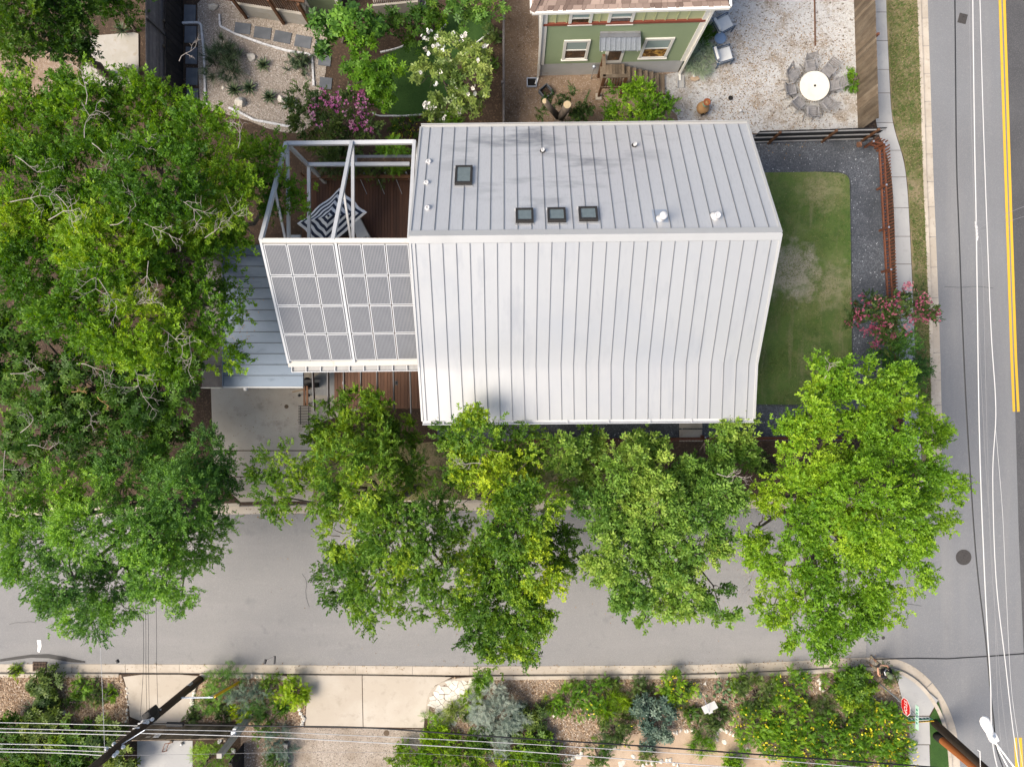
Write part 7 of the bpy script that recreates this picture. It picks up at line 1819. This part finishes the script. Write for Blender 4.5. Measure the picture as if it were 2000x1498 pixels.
gL = 'wires left of the utility pole'; gR = 'wires right of the utility pole'; gN = 'service wires over the street'
for y0, yt, xt, r, lab in ((1410.5, 1417, 282, .022, 'topmost bright wire left of the pole'), (1422, 1428, 262, .024, 'second bright wire from the top left of the pole'), (1429, 1435, 250, .026, 'third bright wire from the top left of the pole'), (1452, 1459, 222, .026, 'fourth bright wire from the top left of the pole'), (1461.5, 1468, 214, .022, 'fifth bright wire from the top left of the pole'), (1467.5, 1475, 206, .024, 'lowest bright wire left of the pole')):
    z = zl(xt, yt); wire([(-300, y0 - 5, z + .3), (0, y0, z), (120, y0 + 2.5, z - .05), (xt, yt, z)], r, 'wire_w', lab, gL)
z = zl(290, 1415)
wire([(285, 1414, z), (330, 1414, z), (500, 1417, z), (700, 1420, z), (830, 1428, z), (950, 1437, z), (1250, 1456, z), (1550, 1478, z), (1750, 1492, z), (2100, 1520, z)], .045, 'wire_b', 'thick black cable crossing the lower gardens', gR)
MB().tube([P(326, 1413.5, z), P(358, 1414.5, z)], .085, 10).build('cable_closure', M['wire_b'], label='fat black splice closure on the cable beside the pole', cat='cable closure')
wire([(276, 1424, z + .4), (500, 1428, z + .3), (700, 1436, z + .2), (950, 1448, z + .2), (1250, 1466, z + .2), (1550, 1487, z + .3), (2000, 1525, z + .4)], .020, 'wire_w', 'upper bright wire crossing the lower gardens', gR)
wire([(266, 1431, z + .6), (500, 1438, z + .5), (700, 1448, z + .4), (950, 1462, z + .4), (1250, 1484, z + .4), (1550, 1508, z + .5), (2000, 1550, z + .6)], .026, 'wire_w', 'lower bright wire crossing the lower gardens', gR)
wire([(228, 1475, z + 1), (400, 1472, z + .9), (650, 1468, z + .8), (900, 1475, z + .8), (1200, 1500, z + .8)], .008, 'wire_g', 'thin grey wire along the bottom from the pole', gR)
for x0, x1, lab in ((279, 274, 'leftmost dark service wire over the street'), (284, 287, 'second dark service wire over the street'), (289, 292, 'third dark service wire over the street'), (305, 309, 'rightmost dark service wire over the street')):
    z2 = zl(290, 1408); wire([(x0 - 10, 1000, 4.6), (x0, 1190, 5), (x0 + 1, 1300, z2 - .1), (x1, 1400, z2)], .011, 'wire_b', lab, gN)
wire([(190, 1000, 5.2), (196, 1250, 5.4), (200, 1350, 5.8), (205, 1478, 6.9)], .013, 'wire_w', 'pale service wire over the street left of the pole', gN)
t = thing('cable_clip', P(537, 1288, 4.6), 'dark hanging clip pair on the service line above the kerb', 'clip')
MB().tube([P(537, 1281, 4.6), P(536, 1296, 4.6)], .035, 8).build('clip', M['wire_b'], t); MB().tube([P(519, 1288, 4.6), P(517, 1295, 4.6)], .05, 8).build('clip', M['wire_b'], t); MB().tube([P(519, 1289, 4.62), P(536, 1281, 4.62)], .006, 5).build('cord', M['wire_b'], t)
t = thing('cable_clip', P(230, 1290, 4.6), 'dark drooping clip on the service line near the left kerb', 'clip')
MB().tube([P(228, 1288, 4.6), P(231, 1294, 4.6)], .06, 8).build('clip', M['wire_b'], t)

# wooden driveway gate and grey post
ga2, gb2 = P(262, 1413), P(470, 1409)
gt = plank_fence(gb2, ga2, 1.45, .15, M['old_wood'], 'wooden_gate', 'weathered plank driveway gate below the utility pole', 'gate', posts=(.02, .5, .98), rails=2, railside=-1)
d_ = (gb2 - ga2).normalized()
for px_, py_, w, h, mt, lab in ((308, 1437, .24, .34, 'sign_white', 'white printed notice on the wooden driveway gate'), (290, 1440, .2, .12, 'concrete', 'small cream notice on the wooden driveway gate')):
    p = PP(px_, py_, ga2, Vector((d_.y, -d_.x, 0))); nrm = Vector((-d_.y, d_.x, 0)); c = p + nrm * .035
    t = thing('gate_sign', c, lab, 'sign')
    MB().beam(c - Vector((0, 0, h / 2)), c + Vector((0, 0, h / 2)), w, .012, up=nrm).build('plate', M[mt], t)
    if w > .21:
        for k in range(4): MB().beam(c + nrm * .009 + Vector((-w * .35, 0, h * (.3 - .18 * k))), c + nrm * .009 + Vector((w * .35, 0, h * (.3 - .18 * k))), .004, .03).build('print_line', M['grey_steel'], t)
t = thing('cart_frame', P(325, 1462), 'thin rusty frame handle leaning behind the driveway gate', 'cart')
m = MB()
for dx in (0, 7): m.tube([P(317 + dx, 1466, .15), P(322 + dx, 1452, .9), P(338, 1449, 1.0)], .014, 6)
m.build('frame', M['rust_wood'], t); MB().tube([P(316, 1468, .14), P(326, 1466, .14)], .014, 6).build('bar', M['rust_wood'], t)
t = thing('garden_ball', P(356, 1450), 'small pale round knob behind the driveway gate', 'ball')
MB().lathe(P(356, 1451, .11), [(.03, 0), (.07, .04), (.075, .08), (.05, .13), (.01, .15)], 12).build('ball', M['white_pl'], t, smooth=True)
gp = thing('grey_post', P(486, 1402), 'thick grey green timber post beside the wooden gate', 'post')
a = P(486, 1402)
MB().beam(a, a + Vector((0, 0, 3.1)), .2, .2).build('timber', M['grey_wood2'] if 'grey_wood2' in M else M['stucco'], gp)
t = thing('post_light', a + Vector((0, .1, 1.3)), 'pale blue metal box fixture on the grey post', 'light')
bevel(MB().box(a + Vector((-.02, .16, .9)), .22, .16, .75).build('housing', M['steel'], t), .03, 2); MB().box(a + Vector((-.02, .27, 1.35)), .12, .08, .2).build('lens', M['sign_white'], t)
plank_fence(P(476, 1450), P(478, 1620), 1.3, .14, M['black_wood'], 'dark_screen', 'dark plank screen fence beside the grey post', posts=(.05,))
t = thing('steel_trough', P(559, 1470), 'long narrow grey metal edging beam at the bottom edge', 'beam')
MB().beam(P(559, 1450, .2), P(561, 1560, .2), .16, .2).build('beam', M['grey_steel'], t); MB().box(P(559, 1448, .12), .2, .06, .22).build('end_cap', M['slate'], t)
for px_, py_, lab in ((430, 1444, 'white crumpled bag behind the gate near the grey post'), (457, 1464, 'pale rock pile piece behind the gate')):
    MB().rock(P(px_, py_, .1), .16, .12, .14, RNG, sub=2).build('white_bag' if px_ == 430 else 'garden_stone', M['sign_white'], label=lab, cat='bag' if px_ == 430 else 'stone')

# stop sign with street names
ps = P(1716, 1333); top = ps + Vector((0, 0, 3.1))
ss = thing('stop_sign', ps, 'red octagonal stop sign with street name blades at the corner', 'sign')
MB().tube([ps, top], .03, 8).build('post', M['steel'], ss)
c = ps + Vector((-.05, 0, 2.25)); X = Vector((0, -1, 0)); Z = Vector((0, 0, 1)); Nn = Vector((-1, 0, 0))
def octagon(R_, o, mat, nm, th=.004):
    pts = [c + X * (R_ * math.cos(math.radians(22.5 + 45 * k))) + Z * (R_ * math.sin(math.radians(22.5 + 45 * k))) + Nn * o for k in range(8)]
    MB().add(pts + [p - Nn * th for p in pts], [tuple(range(8)), tuple(reversed(range(8, 16)))] + [((k + 1) % 8, k, 8 + k, 8 + (k + 1) % 8) for k in range(8)]).build(nm, mat, ss)
octagon(.36, .0, M['sign_white'], 'plate'); octagon(.335, .006, M['sign_red'], 'face')
text_mesh('STOP', .31, 'lettering', M['sign_white'], ss, c + Nn * .010, X, Z, .002, xs=.72)
def blade(ctr, along, L, h, mat, txt, tcol, nm):
    al = Vector(along).normalized(); n_ = al.cross(Z)
    MB().beam(ctr - al * L / 2, ctr + al * L / 2, .012, h).build(nm, mat, ss)
    if txt:
        for s in (1, -1): text_mesh(txt, h * .62, 'lettering', tcol, ss, ctr + n_ * (.009 * s), al * s, Z, .001)
blade(ps + Vector((0, -.08, 2.98)), (0, -1, 0), .95, .20, M['sign_mint'], None, None, 'name_blade')
blade(ps + Vector((.22, -.22, 2.80)), (1, .06, 0), .92, .17, M['sign_green'], None, None, 'name_blade')
for k in range(6):
    q = ps + Vector((-.12 + .14 * k, -.22 + .005 * k, 2.80)); w = (.05, .08, .06, .09, .05, .07)[k]
    for s in (1, -1): MB().box(q + Vector((0, .011 * s, -.045)), w, .004, .10).build('lettering', M['sign_white'], ss)
for k in range(5):
    q = ps + Vector((0, .22 - .13 * k, 2.98))
    for s in (1, -1): MB().box(q + Vector((.011 * s, 0, -.05)), .004, (.07, .05, .08, .05, .06)[k], .10).build('lettering', M['sign_green'], ss)
blade(ps + Vector((.34, -.42, 2.62)), (1, .08, 0), 1.05, .10, M['sign_yellow'], None, None, 'warning_blade')
for k in range(8):
    q = ps + Vector((-.05 + .11 * k, -.45 + .009 * k, 2.60))
    for s in (1, -1): MB().box(q + Vector((0, .011 * s + 0, 0)), .05, .004, .05).build('lettering', M['dark_steel'], ss)

# white yard sign in the right bed
ys_ = P(1361, 1340)
sg = thing('yard_sign', ys_, 'white and pink yard sign on a thin post in the right bed', 'sign')
MB().tube([ys_, ys_ + Vector((0, 0, 1.35))], .018, 6).build('post', M['steel'], sg)
cc = P(1386, 1381, 1.2); r_ = Vector((math.cos(math.radians(26)), math.sin(math.radians(26)), 0)); u_ = Vector((-.05, -.6, .8)); u_ = (u_ - r_ * u_.dot(r_)).normalized(); n_ = r_.cross(u_)
def sq(u0, u1, v0, v1, o, mat, nm): MB().hexa([cc + r_ * u + u_ * v + n_ * oo for oo in (o, o + .006) for u, v in ((u0, v0), (u1, v0), (u1, v1), (u0, v1))]).build(nm, mat, sg)
sq(-.31, .31, -.17, .17, 0, M['sign_white'], 'plate'); sq(-.29, -.05, -.15, .08, .007, M['sign_pink'], 'print'); sq(-.02, .04, -.1, .1, .007, M['grey_steel'], 'print')
text_mesh('00', .17, 'lettering', M['dark_steel'], sg, cc + r_ * .17 + n_ * .012, r_, u_, .001)
sq(-.16, .04, .17, .25, 0, M['sign_white'], 'topper')
MB().beam(ys_ + Vector((0, 0, 1.3)), cc - r_ * .1 + u_ * .16, .02, .02).build('arm', M['steel'], sg)
MB().prism([P(x, y, .12) for x, y in ((1373, 1336), (1378, 1330), (1380, 1338))], .1, .13).build('white_stone', M['limestone'], label='small white triangular stone near the kerb behind the yard sign', cat='stone')

# two poles and the street lamp in the lower right corner
p1, p2 = P(1825, 1411), P(1829, 1436)
pt1 = P(1932, 1508, 3.6); d1 = (pt1 - p1).normalized()
pl1 = thing('street_pole', p1, 'dark weathered wooden pole rising from the corner turf', 'utility pole')
MB().tube([p1 - d1 * .2, p1 + d1 * 9.2], [.17, .125], 14).build('shaft', M['pole'], pl1, smooth=True)
MB().tube([p1 + d1 * .6 + Vector((.05, -.16, 0)), p1 + d1 * 9 + Vector((.03, -.13, 0))], .025, 8).build('conduit', M['sign_white'], pl1)
pt2 = P(1915, 1508, 3.0); d2 = (pt2 - p2).normalized()
pl2 = thing('street_pole', p2, 'orange brown wooden pole leaning beside the dark pole', 'utility pole')
MB().tube([p2 - d2 * .2, p2 + d2 * .35, p2 + d2 * 8.6], [.17, .165, .125], 14).build('shaft', M['pole_new'], pl2, smooth=True)
MB().tube([p2 - d2 * .05, p2 + d2 * .45], [.18, .172], 14).build('tar_collar', M['soot'], pl2, smooth=True)
lh = P(1935, 1432, 7.4); le = p1 + d1 * 7.6
sl = thing('street_lamp', lh, 'white cobra head street lamp over the avenue at the lower right', 'street lamp')
hd = (P(1922, 1405, 7.4) - lh); hl = hd.length; hd.normalize(); side = Vector((-hd.y, hd.x, 0))
m = MB(); rings = []
prof = [(-.02, .10), (.05, .13), (.2, .16), (.38, .18), (.52, .16), (.6, .10), (.635, .02)]
for s_, r in prof:
    rings.append([lh + hd * s_ + side * (r * math.cos(a)) + Vector((0, 0, r * .55 * math.sin(a))) for a in [2 * math.pi * k / 14 for k in range(14)]])
vs = [v for r in rings for v in r]
m.add(vs, [(i * 14 + k, i * 14 + (k + 1) % 14, (i + 1) * 14 + (k + 1) % 14, (i + 1) * 14 + k) for i in range(len(prof) - 1) for k in range(14)] + [tuple(reversed(range(14))), tuple(range(len(vs) - 14, len(vs)))])
m.build('head', M['sign_white'], sl, smooth=True)
bevel(MB().beam(lh - hd * .28 + Vector((0, 0, .02)), lh + hd * .02 + Vector((0, 0, .02)), .26, .2).build('ballast_box', M['sign_white'], sl), .03, 2)
mid_ = lh - hd * .28
MB().tube([mid_, mid_.lerp(le, .3) + Vector((.0, 0, .12)), mid_.lerp(le, .7) + Vector((0, 0, .1)), le], .032, 8).build('arm', M['sign_white'], sl, smooth=True)
MB().tube([mid_ + Vector((.03, -.05, -.05)), mid_.lerp(le, .5) + Vector((-.25, -.1, -.15)), le - d1 * 1.1], .022, 8).build('brace', M['sign_white'], sl)
MB().tube([lh - hd * .1 + Vector((0, 0, .1)), lh + hd * .02 + Vector((0, 0, .2))], .05, 10).build('photocell', M['steel'], sl)
t = thing('thin_rod', P(1914, 1465, 4), 'thin white rod with a hook near the dark pole', 'rod')
MB().tube([P(1914, 1467, 4), P(1915, 1505, 4)], .012, 6).build('rod', M['sign_white'], t); MB().tube([P(1914, 1467, 4), P(1909, 1464, 4)], .012, 6).build('hook', M['sign_white'], t)

# person flying the drone at the kerb corner, standing, hands on a controller
pf = P(1700, 1289, .02)
pe = thing('person', pf, 'person in an olive cap and black shirt holding a black controller at the kerb', 'person')
fw = Vector((-.62, .62, 0)).normalized(); rt = Vector((fw.y, -fw.x, 0)); U = Vector((0, 0, 1))
def B(r, f, u): return pf + rt * r + fw * f + U * u
J = {'pel': B(0, -.12, .88), 'spi': B(0, -.12, 1.08), 'che': B(0, -.08, 1.30), 'nec': B(0, -.03, 1.47), 'hea': B(0, .0, 1.60), 'top': B(0, -.01, 1.70),
     'lhi': B(-.10, -.12, .86), 'lkn': B(-.13, .03, .48), 'lan': B(-.14, -.06, .09), 'lto': B(-.16, .14, .04), 'rhi': B(.10, -.12, .86), 'rkn': B(.12, .05, .48), 'ran': B(.13, -.02, .09), 'rto': B(.15, .18, .04),
     'lsh': B(-.19, -.06, 1.40), 'lel': B(-.27, .05, 1.13), 'lwr': B(-.11, .27, 1.18), 'lha': B(-.08, .33, 1.20), 'rsh': B(.19, -.06, 1.40), 'rel': B(.27, .05, 1.13), 'rwr': B(.11, .27, 1.18), 'rha': B(.08, .33, 1.20)}
Rr = {'pel': .15, 'spi': .135, 'che': .15, 'nec': .06, 'hea': .095, 'top': .07, 'lhi': .10, 'lkn': .062, 'lan': .042, 'lto': .035, 'rhi': .10, 'rkn': .062, 'ran': .042, 'rto': .035, 'lsh': .07, 'lel': .045, 'lwr': .032, 'lha': .036, 'rsh': .07, 'rel': .045, 'rwr': .032, 'rha': .036}
E = [('pel', 'spi'), ('spi', 'che'), ('che', 'nec'), ('nec', 'hea'), ('hea', 'top'), ('pel', 'lhi'), ('lhi', 'lkn'), ('lkn', 'lan'), ('lan', 'lto'), ('pel', 'rhi'), ('rhi', 'rkn'), ('rkn', 'ran'), ('ran', 'rto'), ('che', 'lsh'), ('lsh', 'lel'), ('lel', 'lwr'), ('lwr', 'lha'), ('che', 'rsh'), ('rsh', 'rel'), ('rel', 'rwr'), ('rwr', 'rha')]
nm = list(J); me = bpy.data.meshes.new('body_cage'); me.from_pydata([J[k] for k in nm], [(nm.index(a), nm.index(b)) for a, b in E], [])
tmp = bpy.data.objects.new('body_cage', me); COL.objects.link(tmp)
md = tmp.modifiers.new('skin', 'SKIN'); sub = tmp.modifiers.new('sub', 'SUBSURF'); sub.levels = 2; sub.render_levels = 2
for i, k in enumerate(nm):
    sv = me.skin_vertices[0].data[i]; sv.radius = (Rr[k], Rr[k] * (.75 if k in ('pel', 'spi', 'che') else 1)); sv.use_root = (k == 'pel')
bme = bpy.data.meshes.new_from_object(tmp.evaluated_get(bpy.context.evaluated_depsgraph_get()))
bpy.data.objects.remove(tmp)
bme.materials.clear()
for k in ('skin', 'shirt', 'shorts', 'dark_steel'): bme.materials.append(M[k])
segs = [(J[a], J[b], a, b) for a, b in E]
def seg_of(p):
    def dist(a, b):
        ab = b - a; t = max(0, min(1, (p - a).dot(ab) / ab.length_squared)); return (p - a - ab * t).length
    s = min(segs, key=lambda s: dist(s[0], s[1])); ab = s[1] - s[0]; return s[2] + s[3], max(0, min(1, (p - s[0]).dot(ab) / ab.length_squared))
for pgn in bme.polygons:
    k, t_ = seg_of(pgn.center); mi = 0
    if k in ('pelspi', 'spiche', 'chelsh', 'chersh') or (k == 'chenec' and t_ < .8) or (k in ('lshlel', 'rshrel') and t_ < .55): mi = 1
    elif k in ('pellhi', 'pelrhi') or k in ('lhilkn', 'rhirkn'): mi = 2
    elif k in ('lanlto', 'ranrto'): mi = 2
    pgn.material_index = mi; pgn.use_smooth = True
for v in bme.vertices: v.co -= pf
bo = bpy.data.objects.new('body', bme); COL.objects.link(bo); bo.parent = pe
m = MB()
for s_ in (-1, 1):
    w0 = J['lha'] if s_ < 0 else J['rha']
    for k in range(4):
        st = w0 + fw * .01 + U * (.03 - .02 * k) ; m.tube([st, st + fw * .05 + rt * (-s_ * .015), st + fw * .055 + rt * (-s_ * .05)], [.009, .0085, .007], 5)
    st = w0 + U * .035 - fw * .02; m.tube([st, st + U * .02 + rt * (-s_ * .02) + fw * .02, st + U * .012 + rt * (-s_ * .045) + fw * .03], [.010, .009, .007], 5)
m.build('fingers', M['skin'], pe, smooth=True)
m = MB(); hc = J['hea'] + U * .035
prof = [(.115, 0), (.118, .03), (.105, .075), (.07, .105), (.01, .12)]
m.lathe(hc, prof, 18); m.build('cap', M['cap'], pe, smooth=True)
m = MB(); vs = [hc + fw * .08 + rt * -.09, hc + fw * .08 + rt * .09, hc + fw * .19 + rt * .055 - U * .02, hc + fw * .205 - U * .022, hc + fw * .19 + rt * -.055 - U * .02]
m.add(vs + [v - U * .008 for v in vs], [(0, 1, 2, 3, 4), (9, 8, 7, 6, 5)] + [(k, 5 + k, 5 + (k + 1) % 5, (k + 1) % 5) for k in range(5)]); m.build('cap_brim', M['cap'], pe)
m = MB(); f0 = J['hea'] - U * .01 + fw * .1
m.tube([f0 + U * .01, f0 - U * .03 + fw * .022], [.008, .014], 6); m.build('nose', M['skin'], pe, smooth=True)
m = MB()
for s_ in (-1, 1): m.lathe(f0 + rt * .035 * s_ + U * .015 - fw * .012, [(.004, 0), (.010, .004), (.004, .010)], 8)
m.build('eyes', M['dark_steel'], pe); MB().beam(f0 - U * .06 - rt * .022 - fw * .008, f0 - U * .06 + rt * .022 - fw * .008, .008, .006).build('mouth', M['clay_red'], pe)
for s_ in (-1, 1): MB().lathe(J['hea'] + rt * .098 * s_ - U * .03, [(.006, 0), (.016, .02), (.016, .04), (.006, .05)], 8).build('ear', M['skin'], pe)
m = MB(); m.tube([B(-.16, -.10, 1.42), B(-.02, .10, 1.36), B(.14, -.02, 1.12)], .018, 5); m.build('bag_strap', M['canvas'], pe)
dc = (J['lha'] + J['rha']) / 2 + fw * .05 + U * .02
t = thing('drone_controller', dc, 'black drone controller held in the hands of the person', 'controller')
bevel(MB().hexa([dc + rt * u + fw * v + U * w for w in (-.02, .02) for u, v in ((-.09, -.05), (.09, -.05), (.09, .05), (-.09, .05))]).build('body', M['black'], t), .012, 2)
for s_ in (-1, 1): MB().tube([dc + rt * .05 * s_ + U * .02, dc + rt * .05 * s_ + U * .045], .008, 6).build('stick', M['dark_steel'], t)
